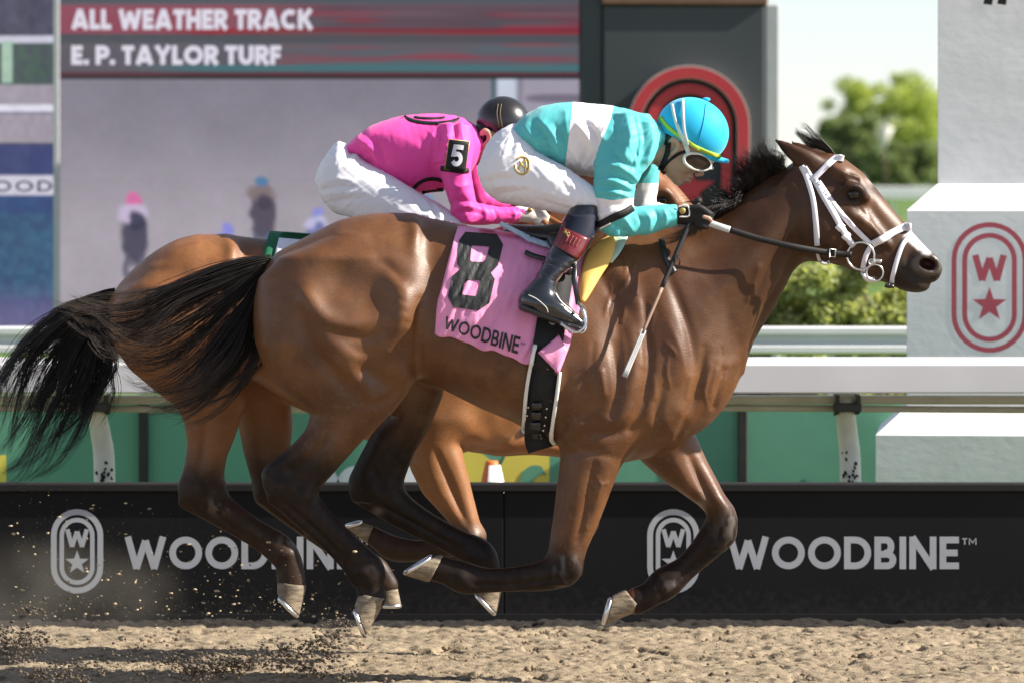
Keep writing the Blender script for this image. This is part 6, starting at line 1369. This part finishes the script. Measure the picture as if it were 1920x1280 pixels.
x, y, z = V.T; dt, ds, df = [p(x, y, z) for p in (tor, slv, fore)]; ds2 = np.minimum(slv2(x, y, z), fore2(x, y, z))
issl = (np.minimum(ds, df) < dt - 1) & (z > 225 + .2 * (x - 1130)) & (x > 1108)
bandT = np.minimum(x - (1073 - .12 * (z - 195)), (1150 - .27 * (z - 200)) - x)
ln = (z - 389) - (x - 1182) * (420 - 389) / (1119 - 1182.)                      # below the elastic strap
bandS = np.minimum(z - 373 - 2 * np.sin(x * .1), -ln * 1.0); far_s = np.minimum(z - 344, 394 - z)
wt = np.where(issl & (y < 0), bandS, np.where((ds2 < dt) & (y > 0), far_s, bandT))
m_silkA = silk_mat('turquoise_silk', [(.085, .46, .48), (.78, .74, .76)], ['white_panel'], .55)
mk('silks_shirt', A.w(V), Q, m_silkA, rA, True, {'white_panel': ('FLOAT', np.clip(wt, -6, 6))}); SKS = Skin((V, Q)); shirtA = (V, Q)
v, f = strap(SKS, [(1116, 424), (1130, 416), (1150, 406), (1170, 397), (1184, 389)], 13, 2.2, 2.2); mk('sleeve_elastic', A.w(v), f, m_blk, rA)
v, f = strap(SKS, [(1122, 428), (1134, 422), (1142, 418)], 3.2, 3.6, 1.2); mk('elastic_stripe', A.w(v), f, m_pipe, rA)
# breeches
def breeches(space, pel, th, lo, hi, rider, seed, folds):
    pr = [(pel, 10, 'u')]
    for t in th: pr += [(t, 14, 'u'), (flipy(t), 14, 'u')]
    V, Q = garment(pr, lo, hi, 2.6, folds, 2, seed); mk('breeches', space.w(V), Q, m_breech, rider); return V, Q
pelA = Loft(0, [(899, 312), (904, 290), (914, 270), (930, 250), (952, 236), (966, 232), (990, 246), (1015, 276)], [(899, 328), (906, 348), (920, 364), (940, 376), (970, 384), (1000, 388), (1015, 384)], [(899, 30), (915, 70), (940, 88), (970, 90), (1000, 84), (1015, 74)], 2.1, 6)
def foldsBr(cx, cz):
    def f(V):
        x, y, z = V.T; d = np.hypot(x - cx, z - cz); a = np.arctan2(z - cz, x - cx)
        return ridged(np.stack([(x * .55 + z) * .075, y * .02, (x - z * .5) * .012], 1), 1.0) * sstep(150, 60, d) + ridged(np.stack([(x * .8 - z) * .06, y * .02, (x + z) * .012], 1) + 3, .7)
    return f
BR = [([(960, 250), (950, 270), (930, 282)], 5, 3), ([(968, 256), (962, 276), (946, 292)], 4.5, -3), ([(974, 262), (972, 284), (956, 300)], 5, 3), ([(908, 330), (940, 322), (970, 326)], 4.5, 2.6), ([(910, 342), (944, 336), (976, 338)], 4, -2.6), ([(916, 352), (950, 348), (984, 348)], 4.5, 2.6), ([(926, 364), (960, 360), (994, 358)], 4, -2.2), ([(1000, 300), (1020, 330), (1040, 345)], 8, 2.5),
    ([(1066, 340), (1078, 362), (1072, 394)], 4.5, 3.2), ([(1076, 342), (1088, 364), (1082, 394)], 4, -3), ([(1086, 348), (1098, 368), (1094, 392)], 4.5, 3), ([(1000, 372), (1040, 384), (1070, 392)], 5, -2.2), ([(1020, 360), (1060, 372)], 6, 2), ([(1052, 338), (1064, 358)], 4, -2.5)]
BR += tension(12, (965, 240), 8, 8, 70, 60, 165, 2.4, 1.6) + tension(13, (1100, 385), 8, 8, 60, 160, 230, 2.4, 1.8) + tension(14, (940, 385), 8, 8, 60, 215, 320, 2.4, 1.5)
VbA, QbA = breeches(A, pelA, [Chain([(955, -42, 325, 56), (1030, -76, 350, 46), (1082, -96, 371, 34), (1110, -100, 380, 24)], .9)], (885, -165, 220), (1150, 165, 420), rA, BR, foldsBr(940, 330)); SKB1 = Skin((VbA, QbA), shirtA)
v, f = tube([SKB1.side(980 + 13.5 * math.cos(a) - 1, 311 + 16 * math.sin(a), 1.0) for a in np.linspace(-2.4, 3.2, 34)], 2.2, 6, True, .5); mk('badge_horseshoe', A.w(v), f, m_gold, rA)
for pts in ([(972, 318), (980, 305), (990, 300)], [(974, 303), (982, 314), (992, 318)], [(984, 298), (986, 310), (983, 322)]):
    v, f = strap(SKB1, pts, 2.6, .9, 1.0); mk('badge_monogram', A.w(v), f, m_gold, rA)
# boots
def boot(space, side, rider, dx=0, dz=0, cuff=True):
    s = side; L = lambda P: [(a + dx, b + dz) for a, b in P]
    sh = Loft(90, L([(1069, 384), (1056, 414), (1044, 438), (1033, 461), (1022, 484), (1013, 503), (1000, 522), (984, 540), (975, 552), (972, 562)]), L([(1121, 384), (1119, 420), (1112, 445), (1100, 466), (1080, 488), (1056, 508), (1044, 520), (1040, 536), (1046, 552), (1060, 566)]),
        [(384 + dz, 28, s * 104), (420 + dz, 30, s * 116), (470 + dz, 30, s * 140), (510 + dz, 26, s * 160), (540 + dz, 25, s * 174), (566 + dz, 24, s * 182)], 2.1, 5)
    ft = Chain([(992 + dx, s * 182, 556 + dz, 17), (1018 + dx, s * 183, 568 + dz, 21), (1042 + dx, s * 183, 577 + dz, 20), (1066 + dx, s * 183, 590 + dz, 15), (1084 + dx, s * 183, 600 + dz, 10)], 1.15)
    cre_ = lambda V: ridged(np.stack([(V[:, 0] * -.5 + V[:, 2]) * .07, V[:, 1] * .03, (V[:, 0] + V[:, 2]) * .015], 1), 2.6) * np.exp(-((V[:, 2] - (505 + dz)) / 32) ** 2)
    V, Q = garment([(sh, 5, 'u'), (ft, 10, 'u')], (945 + dx, min(s * 60, s * 222), 375 + dz), (1130 + dx, max(s * 60, s * 222), 640 + dz), 2.6, cre_)
    x, y, z = V.T; o = mk('boot', space.w(V), Q, m_boot, rider)
    sk = Skin((V, Q))
    so = Chain([(980 + dx, s * 183, 570 + dz, 9), (1030 + dx, s * 184, 590 + dz, 8), (1088 + dx, s * 184, 611 + dz, 6)], 2.3, 4, False); f_ = Field(so.lo - 8, so.hi + 8, 2.5); f_.put(so, 2); Vs, Qs = f_.mesh(1); mk('sole', space.w(Vs), outward(Vs * np.array([1, 1, -1]), Qs), m_leather, o)
    return o, sk, (V, Q)
boA, skb, bm = boot(A, -1, rA); boot(A, 1, rA)
patch(([(1063, 402), (1049, 428), (1042, 444)], [(1122, 402), (1117, 425), (1106, 458)]), skb, 1.2, 1.4, m_sock, 'boot_top', boA, A, 10, 0)
patch(([(1052, 424), (1042, 444), (1036, 456)], [(1104, 446), (1094, 466), (1080, 484)]), skb, 2.4, 1.6, m_bootred, 'boot_cuff', boA, A, 10, 0)
for pts in ([(1056, 433), (1061, 436), (1066, 434)], [(1058, 430), (1061, 437), (1063, 442)]):
    v, f = strap(skb, pts, 3, 4, 1.2, 4); mk('cuff_badge', A.w(v), f, m_gold, boA)
for k in range(4):
    v, f = strap(skb, [(1070 + k * 6 - 3, 437 + k * 3.4), (1064 + k * 6 - 5, 452 + k * 3)], 1.2, 4, 1, 5); mk('cuff_lettering', A.w(v), f, mat('cuff_print', (.35, .07, .06), .5), boA)
for pts in ([(990, 548), (1006, 556), (1022, 570), (1026, 580)], [(1040, 545), (1050, 560), (1066, 574), (1082, 588)]):
    v, f = strap(skb, pts, 1.6, 1.0, 1.0); mk('boot_seam', A.w(v), f, m_pipe, boA)
# helmet
def helmet(space, c, r, ang, cut_n, rider, m, h=2.4, vis=None):
    """ellipsoid shell, cut below by a plane, with a rounded rim and a peak"""
    f = Field((c[0] - r[0] - 25, -r[1] - 15, c[1] - r[2] - 15), (c[0] + r[0] + 25, r[1] + 15, c[1] + r[2] + 25), h)
    f.put(Ell((c[0], 0, c[1]), r, ang), 2)
    (x0, z0), (x1, z1) = cut_n; nx_, nz_ = -(z1 - z0), (x1 - x0); L = math.hypot(nx_, nz_); nx_, nz_ = nx_ / L, nz_ / L
    X = f.ax[0][:, None, None]; Z = f.ax[2][None, None, :]; pl = ((X - x0) * nx_ + (Z - z0) * nz_ + 0 * f.F).astype(np.float32)
    a = f.F; k = 4.0; hh = np.clip(.5 - .5 * (a - pl) / k, 0, 1); f.F = a + (pl - a) * hh + k * hh * (1 - hh)
    if vis: f.put(vis, 4)
    V, Q = f.mesh(2); Q = outward(V * np.array([1, 1, -1]), Q); o = mk('helmet', space.w(V), Q, m, rider); return o, (V, Q)
m_helA = mat('helmet_blue', (.012, .42, .70), .62, .25, var=.05, sheen=.2, bump=.25, bscale=220, bdist=.001)
visA = Chain([(1314, -28, 289, 6), (1338, -20, 297, 6), (1363, 0, 303, 5), (1338, 20, 297, 6), (1314, 28, 289, 6)], 1.0)
heA, hm = helmet(A, (1299, 245), (69, 56, 61), 24, ((1232, 248), (1366, 306)), rA, m_helA, vis=visA); SKHe = Skin(hm); SKHF = Skin(hm, SKF)
m_lime = mat('helmet_band', (.42, .60, .06), .5, .3)
v, f = strap(SKHe, [(1236, 220), (1246, 234), (1262, 249), (1282, 263), (1302, 276), (1320, 285), (1338, 291), (1350, 294)], 7, 1.2, 1.6, 8, True); mk('helmet_band', A.w(v), f, m_lime, heA)
v, f = ball((1324, 0, 187), (8, 7, 4), 8); mk('helmet_button', A.w(v), f, m_helA, heA)
for dy in (0,):
    pts = [(1306, -30, 186)] 
v, f = strap(SKHe, [(1322, 196), (1318, 225), (1310, 258), (1306, 274)], 1.6, .6, 1.0); mk('helmet_seam', A.w(v), f, mat('seam_blue', (.01, .24, .46), .6), heA)
goA = empty('goggles', tuple(A.w([[1305, 0, 306]])[0]), 'white framed racing goggles with amber lenses on the rider in turquoise', 'goggles')
a0 = math.radians(16); el = lambda t, s, k=1.0: (1306 + k * (26 * math.cos(t) * math.cos(a0) - 14.5 * math.sin(t) * math.sin(a0)), s * (33 - 13 * math.cos(t) * k)  , 304 + k * (26 * math.cos(t) * math.sin(a0) + 14.5 * math.sin(t) * math.cos(a0)))
for s in (-1, 1):
    v, f = tube([el(t, s) for t in np.linspace(0, 2 * math.pi, 33)], 3.3, 8, False); mk('goggle_frame', A.w(v), f, m_gog, goA)
    vv = [el(t, s, k) for k in (1.0, .7, .35, .05) for t in np.linspace(0, 2 * math.pi, 28, endpoint=False)]; vv = [(p[0], p[1] + s * (3.5 * (1 - i // 28 == 1) + [0, 2.2, 3.6, 4.0][i // 28]), p[2]) for i, p in enumerate(vv)]
    ff = [(i * 28 + k, i * 28 + (k + 1) % 28, (i + 1) * 28 + (k + 1) % 28, (i + 1) * 28 + k) for i in range(3) for k in range(28)] + [tuple(84 + k for k in range(28))]; mk('goggle_lens', A.w(np.array(vv)), ff, m_lens, goA)
for t_ in (-.55, .35):
    v, f = tube(catmull([el(t_, -1), (el(t_, 1)[0] + 7, 0, el(t_, 1)[2]), el(t_, 1)], 6), 3.4, 8); mk('goggle_bridge', A.w(v), f, m_gog, goA)
m_elw = mat('goggle_strap', (.70, .69, .66), .5, .3)
for pts in ([(1259, 196), (1262, 216), (1270, 244), (1280, 266), (1290, 294)], [(1279, 187), (1279, 216), (1281, 246), (1286, 268), (1292, 296)]):
    v, f = strap(SKHF, pts, 5.4, 3.0, 1.6); mk('goggle_strap', A.w(v), f, m_elw, goA)
v, f = strap(SKHF, [(1252, 268), (1250, 286), (1243, 306), (1236, 320)], 9, 1.5, 2); mk('chin_strap', A.w(v), f, m_blk, heA)
v, f = strap(SKHF, [(1284, 284), (1270, 290), (1254, 302), (1240, 320), (1246, 326)], 5, 1.5, 2); mk('chin_strap', A.w(v), f, m_blk, heA)
f_ = Field((1225, -60, 235), (1275, 60, 300), 3); f_.put(Ell((1256, 0, 262), (22, 43, 24), 20), 4); V, Q = f_.mesh(1); mk('hair', A.w(V), outward(V * np.array([1, 1, -1]), Q), m_hairp, rA)
# gloves
def glove(space, fs, wrist, rider, m, lo, hi, h=2.2):
    f = Field(lo, hi, h); f.put(wrist, 3)
    for p, k in fs: f.put(p, k)
    V, Q = f.mesh(1); o = mk('glove', space.w(V), outward(V * np.array([1, 1, -1]), Q), m, rider); return o, Skin((V, Q))
gA, skg = glove(A, FIST_A, Chain([(1262, -84, 403, 16), (1284, -84, 406, 15)]), rA, m_blk, (1235, -130, 355), (1360, -40, 455))
glove(A, fist((1303, 410), 12, 44, 1.0), Chain([(1262, 46, 403, 15), (1284, 40, 406, 14)]), rA, m_blk, (1240, 0, 365), (1350, 80, 450))
v, f = tube(catmull([(1266, -101, 388), (1285, -101, 385), (1288, -101, 404), (1270, -102, 406)], 5), 1.6, 6); mk('glove_loop', A.w(v), f, m_pipe, gA)
v, f = ball((1276, -102, 395), (6, 2.5, 6), 8); mk('glove_badge', A.w(v), f, m_gold, gA)
f_ = Field((1305, -112, 395), (1342, -85, 425), 1.4); f_.put(Chain([(1316, -100, 406, 4), (1325, -100, 409, 4), (1329, -99, 413, 3.4)]), 2); V, Q = f_.mesh(1); mk('fingertip', A.w(V), outward(V * np.array([1, 1, -1]), Q), m_skin, rA)
# whip
m_whip = mat('whip_handle', (.016, .016, .017), .55, .3, var=.3, bump=.6, bscale=160); m_wtip = mat('whip_flap', (.36, .36, .36), .6, .3, var=.2)
wh = empty('riding_whip', tuple(A.w([[1230, -100, 560]])[0]), 'black handled riding whip hanging from the turquoise rider\'s hand', 'whip')
pA = np.array([1308, -80, 375.]); pB = np.array([1166, -206, 697.]); at = lambda t: pA + (pB - pA) * t + np.array([0, 10 * math.sin(math.pi * t), 0])
v, f = tube([at(t) for t in np.linspace(0, .5, 14)], np.linspace(5.6, 4.4, 14), 10); mk('handle', A.w(v), f, m_whip, wh)
v, f = tube([at(t) for t in np.linspace(.5, .76, 8)], np.linspace(3.8, 3.2, 8), 8); mk('shaft', A.w(v), f, mat('whip_shaft', (.22, .14, .10), .5, .4, var=.2), wh)
for d in (-3.2, 0, 3.2):
    v, f = tube([at(t) + np.array([d * .8, 0, d * .35]) for t in np.linspace(.74, 1.0, 8)], np.linspace(2.2, 2.8, 8), 6); mk('flap', A.w(v), f, m_wtip, wh)
v, f = ball(pA + np.array([-2, 0, 2]), (8, 8, 7), 8); mk('knob', A.w(v), f, m_whip, wh)
tq = at(.33); v, f = tube([tq + np.array([2, -6, -4]), tq + np.array([10, -8, 4]), tq + np.array([8, -6, 14])], 1.4, 6); mk('wrist_loop', A.w(v), f, m_whip, wh)

# ------------------------------------------------------------------ rider in pink
rB = empty('person', tuple(B.w([[730, 0, 450]])[0]), 'rider in bright pink silks with black helmet crouching on rear horse', 'person', 'riders')
dxh, dzh = -352, -16
def shiftc(p, dx, dz):
    import copy
    q = copy.copy(p)
    if isinstance(p, Chain): q.P = p.P + np.array([dx, 0, dz, 0])
    else: q.c = p.c + np.array([dx, 0, dz])
    q.lo = p.lo + np.array([dx, 0, dz]); q.hi = p.hi + np.array([dx, 0, dz]); return q
headB = [(shiftc(p, dxh, dzh), k) for p, k in [(Ell((1287, 0, 266), (40, 38, 42), 20), 8)] + headA[1:11] + [(Chain([(1258, 0, 292, 26), (1240, 0, 284, 28), (1222, 0, 286, 30)]), 10)] + headA[12:]]; cutB = [(shiftc(p, dxh, dzh), k) for p, k in cutA]
FIST_B = fist((1003, 404), 30, -58, .86)
limbB = [(Chain([(660, 0, 316, 26), (740, 0, 282, 34), (830, 0, 278, 40), (872, 0, 270, 30)], 1.2), 14), (Chain([(860, -70, 270, 24), (868, -96, 392, 18), (960, -64, 402, 12), (1000, -58, 404, 12)]), 8), (Chain([(870, 70, 270, 24), (900, 96, 385, 18), (965, 60, 400, 12), (1000, 50, 404, 14), (1024, 46, 410, 10)]), 8),
    (Chain([(655, -36, 350, 32), (740, -74, 388, 24), (850, -94, 430, 16), (770, -140, 540, 18), (720, -172, 596, 12), (790, -172, 620, 9)]), 8), (Chain([(655, 36, 350, 32), (740, 74, 388, 24), (850, 94, 430, 16), (770, 140, 540, 18), (720, 172, 596, 12), (790, 172, 620, 9)]), 8)]
V, Q = body_mesh(rB, B, dict(lo=(590, -220, 180), hi=(1050, 220, 650), prims=limbB + headB, cut=cutB), 3.6); mk('body', B.w(V), Q, m_skin, rB); SKFB = (V, Q)
torB = Loft(0, [(646, 278), (670, 254), (693, 238), (720, 227), (753, 218), (807, 213), (845, 216), (870, 223), (893, 236), (906, 258)], [(646, 290), (675, 298), (695, 318), (710, 336), (740, 352), (768, 363), (800, 363), (833, 358), (865, 346), (890, 318), (906, 282)],
    [(646, 52), (690, 74), (740, 88), (800, 96), (850, 90), (885, 62), (906, 38)], 2.3, 8)
slB = Loft(90, vset([(235, 822), (262, 815), (290, 820), (319, 828), (350, 835), (371, 841), (395, 850), (415, 864)], 0), vset([(235, 884), (262, 890), (290, 887), (320, 884), (350, 887), (375, 893), (395, 900), (415, 890)], 0), [(235, 26, -66), (265, 38, -78), (310, 34, -92), (360, 30, -98), (415, 24, -98)], 2.1, 6)
foB = Loft(0, [(848, 388), (870, 384), (900, 382), (940, 388), (986, 389)], [(848, 404), (862, 415), (885, 421), (915, 421), (950, 418), (986, 413)], [(848, 20, -98), (870, 24, -97), (920, 21, -82), (990, 15, -60)], 2.1, 6)
slB2 = Chain([(866, 74, 262, 34), (886, 92, 330, 27), (902, 96, 380, 23)]); foB2 = Chain([(902, 96, 380, 23), (940, 80, 396, 20), (985, 52, 402, 15)])
def foldsB_(V):
    x, y, z = V.T; f = ridged(np.stack([(x - z * .3) * .05, y * .02, (z + x * .3) * .012], 1) + 11, .7)
    rad = np.exp(-(((x - 850) / 45) ** 2 + ((z - 262) / 40) ** 2)) * 2.0 * np.sin((x + .2 * z) * .36); el_ = np.exp(-(((x - 885) / 40) ** 2 + ((z - 385) / 26) ** 2)) * 1.8 * np.sin((x - z * .5) * .32)
    wa = np.exp(-(((x - 690) / 36) ** 2 + ((z - 290) / 34) ** 2)) * 2.2 * np.sin((x * .7 + z) * .30); return f + .25 * (rad + el_ + wa)
FOLDS_B = [([(674, 262), (700, 282), (712, 312)], 5, 4), ([(666, 272), (690, 288), (702, 306)], 4.5, -4), ([(684, 252), (712, 276), (726, 310)], 6, -4), ([(826, 232), (828, 262), (822, 296)], 5, -4), ([(838, 230), (842, 262), (832, 300)], 5, 4), ([(852, 230), (856, 256)], 4.5, -4), ([(864, 232), (868, 262)], 5, 4), ([(816, 240), (808, 276), (806, 310)], 6, 3), ([(790, 262), (806, 300), (812, 336)], 6, -3),
    ([(846, 380), (870, 376), (890, 382)], 4.5, -4), ([(848, 392), (876, 386), (902, 392)], 4.5, 4), ([(854, 402), (880, 396), (910, 402)], 4, -3), ([(905, 386), (912, 404), (906, 418)], 4, 3), ([(925, 390), (932, 406), (926, 418)], 4, -3), ([(960, 392), (966, 404), (960, 414)], 4, 3), ([(975, 392), (979, 404), (975, 413)], 3.5, -3), ([(836, 340), (860, 350), (884, 346)], 6, 3), ([(700, 250), (760, 262), (820, 300)], 16, 2)]
FOLDS_B += tension(7, (868, 290), 10, 20, 80, 150, 250) + tension(8, (660, 280), 8, 6, 58, -35, 55) + tension(9, (870, 412), 8, 6, 44, 230, 345, 2.2, 1.8) + tension(10, (985, 402), 6, 4, 34, 150, 212, 2.0, 1.6) + tension(11, (760, 360), 7, 6, 60, 200, 320, 2.6, 1.8)
V, Q = garment([(torB, 10, 'u'), (slB, 16, 'u'), (foB, 8, 'u'), (slB2, 16, 'u'), (foB2, 8, 'u')], (634, -145, 200), (1000, 145, 440), 2.5, foldsB_, 2, FOLDS_B)
m_silkB = mat('pink_silk', (.82, .07, .36), .55, .28, var=.05, vscale=6, sheen=.1); mk('silks_shirt', B.w(V), Q, m_silkB, rB); SKP = Skin((V, Q))
def oval(cx, cz, rx, rz_, a0_, a1_, tilt=0, n=18): return [(cx + rx * math.cos(a) * math.cos(tilt) - rz_ * math.sin(a) * math.sin(tilt), cz + rx * math.cos(a) * math.sin(tilt) + rz_ * math.sin(a) * math.cos(tilt)) for a in np.linspace(a0_, a1_, n)]
for pts, w_ in ((oval(812, 214, 56, 18, .12, 3.0, .02), 6), (oval(806, 219, 30, 4, .3, 2.8, .02), 4), (oval(812, 372, 40, 36, -2.95, -1.1), 6.5), ([(792, 362), (806, 358), (820, 357), (832, 356)], 6)):
    v, f = strap(SKP, [p for p in pts if SKP.t.ray_cast(Vector((p[0], -500, p[1])), Vector((0, 1, 0)))[0]], w_, .8, .8); mk('shirt_emblem', B.w(v), f, m_blk, rB)
pelB = Loft(0, [(594, 330), (599, 312), (610, 294), (622, 276), (636, 264), (652, 272), (680, 296), (706, 326)], [(594, 344), (600, 360), (614, 378), (632, 394), (660, 404), (690, 410), (706, 408)], [(594, 30), (610, 68), (636, 86), (665, 88), (690, 80), (706, 72)], 2.1, 6)
breeches(B, pelB, [Chain([(655, -42, 348, 56), (735, -76, 382, 45), (805, -94, 412, 34), (850, -100, 428, 25)], .9)], (580, -165, 250), (890, 165, 465), rB, [([(p[0] - 304, p[1] + 14) if p[0] < 1000 else (p[0] - 270, p[1] + 34) for p in a], w_, h_) for a, w_, h_ in BR], foldsBr(630, 340))
boot(B, -1, rB, -250, 42); boot(B, 1, rB, -250, 42)
m_helB = mat('helmet_black', (.016, .014, .015), .3, .5, var=.2, coat=.2)
heB, hmB = helmet(B, (1296 + dxh, 247 + dzh), (52, 48, 50), 24, ((1232 + dxh, 244 + dzh), (1366 + dxh, 302 + dzh)), rB, m_helB, vis=shiftc(Chain([(1310, -22, 292, 4), (1326, -14, 297, 4), (1346, 0, 301, 4), (1326, 14, 297, 4), (1310, 22, 292, 4)]), dxh, dzh)); SKHB = Skin(hmB)
m_thr = mat('helmet_stitch', (.22, .17, .09), .6, .3)
for dx_ in (0, 6):
    v, f = strap(SKHB, [(934 + dx_, 196), (932 + dx_, 215), (936 + dx_, 240)], 1.2, .8, .8); mk('helmet_seam', B.w(v), f, m_thr, heB)
f_ = Field((880, -60, 215), (930, 60, 300), 3); f_.put(Ell((908, 0, 252), (22, 42, 28), 20), 4); V, Q = f_.mesh(1); mk('hair', B.w(V), outward(V * np.array([1, 1, -1]), Q), m_hairp, rB)
m_wglove = mat('white_glove', (.62, .59, .54), .6, .3, var=.08, bump=.3, bscale=60)
gB, skgb = glove(B, FIST_B, Chain([(972, -64, 401, 15), (992, -60, 403, 15)]), rB, m_wglove, (950, -100, 360), (1060, -15, 450)); glove(B, fist((1006, 404), 30, 46, .86), Chain([(974, 58, 401, 15), (994, 52, 403, 15)]), rB, m_wglove, (950, 0, 360), (1060, 95, 450))
v, f = ball((993, -76, 394), (5, 2, 4.5), 8); mk('glove_badge', B.w(v), f, m_gold, gB)
# arm number
quad = [(844, 263), (881, 267), (873, 323), (836, 318)]
ab = empty('arm_number', tuple(B.w([[858, -125, 292]])[0]), 'black arm badge with white number 5 on the pink sleeve', 'badge')
def qmap(u_, v_): q = [np.array(p, float) for p in quad]; return (q[3] * (1 - u_) + q[2] * u_) * (1 - v_) + (q[0] * (1 - u_) + q[1] * u_) * v_
g = []
yb = np.median([SKP.side(*qmap(u_, v_), 3)[1] for u_ in (.2, .5, .8) for v_ in (.2, .5, .8)])
for i in range(9):
    for j in range(9): p = qmap(j / 8, 1 - i / 8); g.append((p[0], yb - 5 + 10 * abs(j / 8 - .5) ** 2 * 2.0, p[1]))
Rn = np.array(g).reshape(9, 9, 3); v, f = ribbon(Rn, 2.0); mk('plate', B.w(v), f, m_blk, ab); SKN = Skin((v, [q for q in f if len(q) == 4]))
q5 = [(q, 0) for P_, c_ in glyph('5', .22)[1] for q in stroke_quads(P_, c_, .22, .12)]
on_cloth('number_five', q5, lambda p: qmap(.22 + .6 * p[0] / .72, .14 + .72 * p[1]), SKN, 1.2, m_wht, ab, B)
v, f = tube([Rn[0, 0], Rn[0, 8], Rn[8, 8], Rn[8, 0], Rn[0, 0]], 1.5, 6, False); mk('plate_edge', B.w(v), f, m_gold, ab)
for z_ in (318,):
    v, f = strap(SKP, [(828 + (z_ < 300) * -8, z_ - 2), (840, z_), (866, z_ + 3), (880, z_ + 2)], 9, 1.5, 1.6); mk('arm_strap', B.w(v), f, m_blk, ab)

# ================================================================== KICKED-UP DIRT
r_ = np.random.default_rng(77); n = 1300
t = r_.random(n) ** 1.4; px = 20 + 640 * t + r_.normal(0, 45, n); py = 1150 - 250 * r_.random(n) ** 2.0 * (1 - .6 * t) + r_.normal(0, 10, n); yy = r_.uniform(-.4, 2.0, n)
C = np.array([tuple(sp(a, b, c)) for a, b, c in zip(px, py, yy)]); keep = C[:, 2] > .01; C = C[keep]; R = .0007 + .0060 * r_.random(len(C)) ** 10
lumps('flying_grit', C, R, mat('grit', (.42, .34, .22), .9, .1, var=.2), 'fine dirt grains flying behind the horses', seed=3, squash=(1.3, 1, .7))
SC = []; SR = []
for cx_, cy_, rx, rz_, n, sd_, y in ((395, 1256, 62, 26, 1500, 5, -.55), (590, 1226, 80, 36, 1500, 6, -.5), (470, 1240, 90, 24, 500, 12, -.5), (40, 1210, 90, 44, 1300, 7, -.5), (120, 1256, 80, 24, 600, 8, -.6), (250, 1215, 120, 40, 300, 9, -.4)):
    r = np.random.default_rng(sd_); k = 9; ctr = r.normal(0, 1, (k, 3)) * np.array([rx, 30, rz_]) * .6 + np.array([cx_, 0, cy_]); q = r.integers(k, size=n)
    a = ctr[q] + r.normal(0, 1, (n, 3)) * np.array([rx, 30, rz_]) * np.array([.26, .26, .3]) * (.5 + r.random((n, 1)))
    SC += [tuple(sp(p[0], p[2], y + p[1] / S0)) for p in a]; SR += list(.0009 + .0065 * r.random(n) ** 3.5)
SC = np.array(SC); SR = np.array(SR); kp = SC[:, 2] > -.01
lumps('dirt_spray', SC[kp], SR[kp], mat('dark_clod', (.11, .09, .07), .95, .1, var=.4, vscale=30), 'dark clumps and grains of dirt thrown up by the hooves at lower left', 'stuff', ICO1, (1.3, 1, .8), 9, 'dirt')
# thin dust behind the hooves
md = bpy.data.materials.new('dust'); md.use_nodes = True; n = md.node_tree; n.nodes.clear()
vo = n.nodes.new('ShaderNodeVolumePrincipled'); vo.inputs['Color'].default_value = (.80, .72, .60, 1); ou = n.nodes.new('ShaderNodeOutputMaterial'); n.links.new(vo.outputs[0], ou.inputs['Volume'])
tc = n.nodes.new('ShaderNodeTexCoord'); ns = n.nodes.new('ShaderNodeTexNoise'); ns.inputs['Scale'].default_value = 3.2; ns.inputs['Detail'].default_value = 3; n.links.new(tc.outputs['Object'], ns.inputs['Vector'])
ln_ = n.nodes.new('ShaderNodeVectorMath'); ln_.operation = 'LENGTH'; mp = n.nodes.new('ShaderNodeMapping'); mp.inputs['Scale'].default_value = (1 / .62, 1 / .55, 1 / .26); n.links.new(tc.outputs['Object'], mp.inputs[0]); n.links.new(mp.outputs[0], ln_.inputs[0])
m1 = n.nodes.new('ShaderNodeMapRange'); m1.inputs['From Min'].default_value = 1.0; m1.inputs['From Max'].default_value = .1; m1.inputs['To Max'].default_value = 1.0; n.links.new(ln_.outputs['Value'], m1.inputs['Value'])
m2 = n.nodes.new('ShaderNodeMapRange'); m2.inputs['From Min'].default_value = .42; m2.inputs['From Max'].default_value = .75; m2.inputs['To Max'].default_value = .8; n.links.new(ns.outputs['Fac'], m2.inputs['Value'])
mm = n.nodes.new('ShaderNodeMath'); mm.operation = 'MULTIPLY'; n.links.new(m1.outputs[0], mm.inputs[0]); n.links.new(m2.outputs[0], mm.inputs[1]); n.links.new(mm.outputs[0], vo.inputs['Density'])
c = sp(60, 1120, 1.6); bv, bf = ICO2
o = mk('dust_cloud', bv * np.array([.66, .58, .28]), bf, md, None, True); o.location = (c.x, c.y, c.z); props(o, 'thin drifting dust low at the left behind the hooves', 'dust', None, 'stuff')
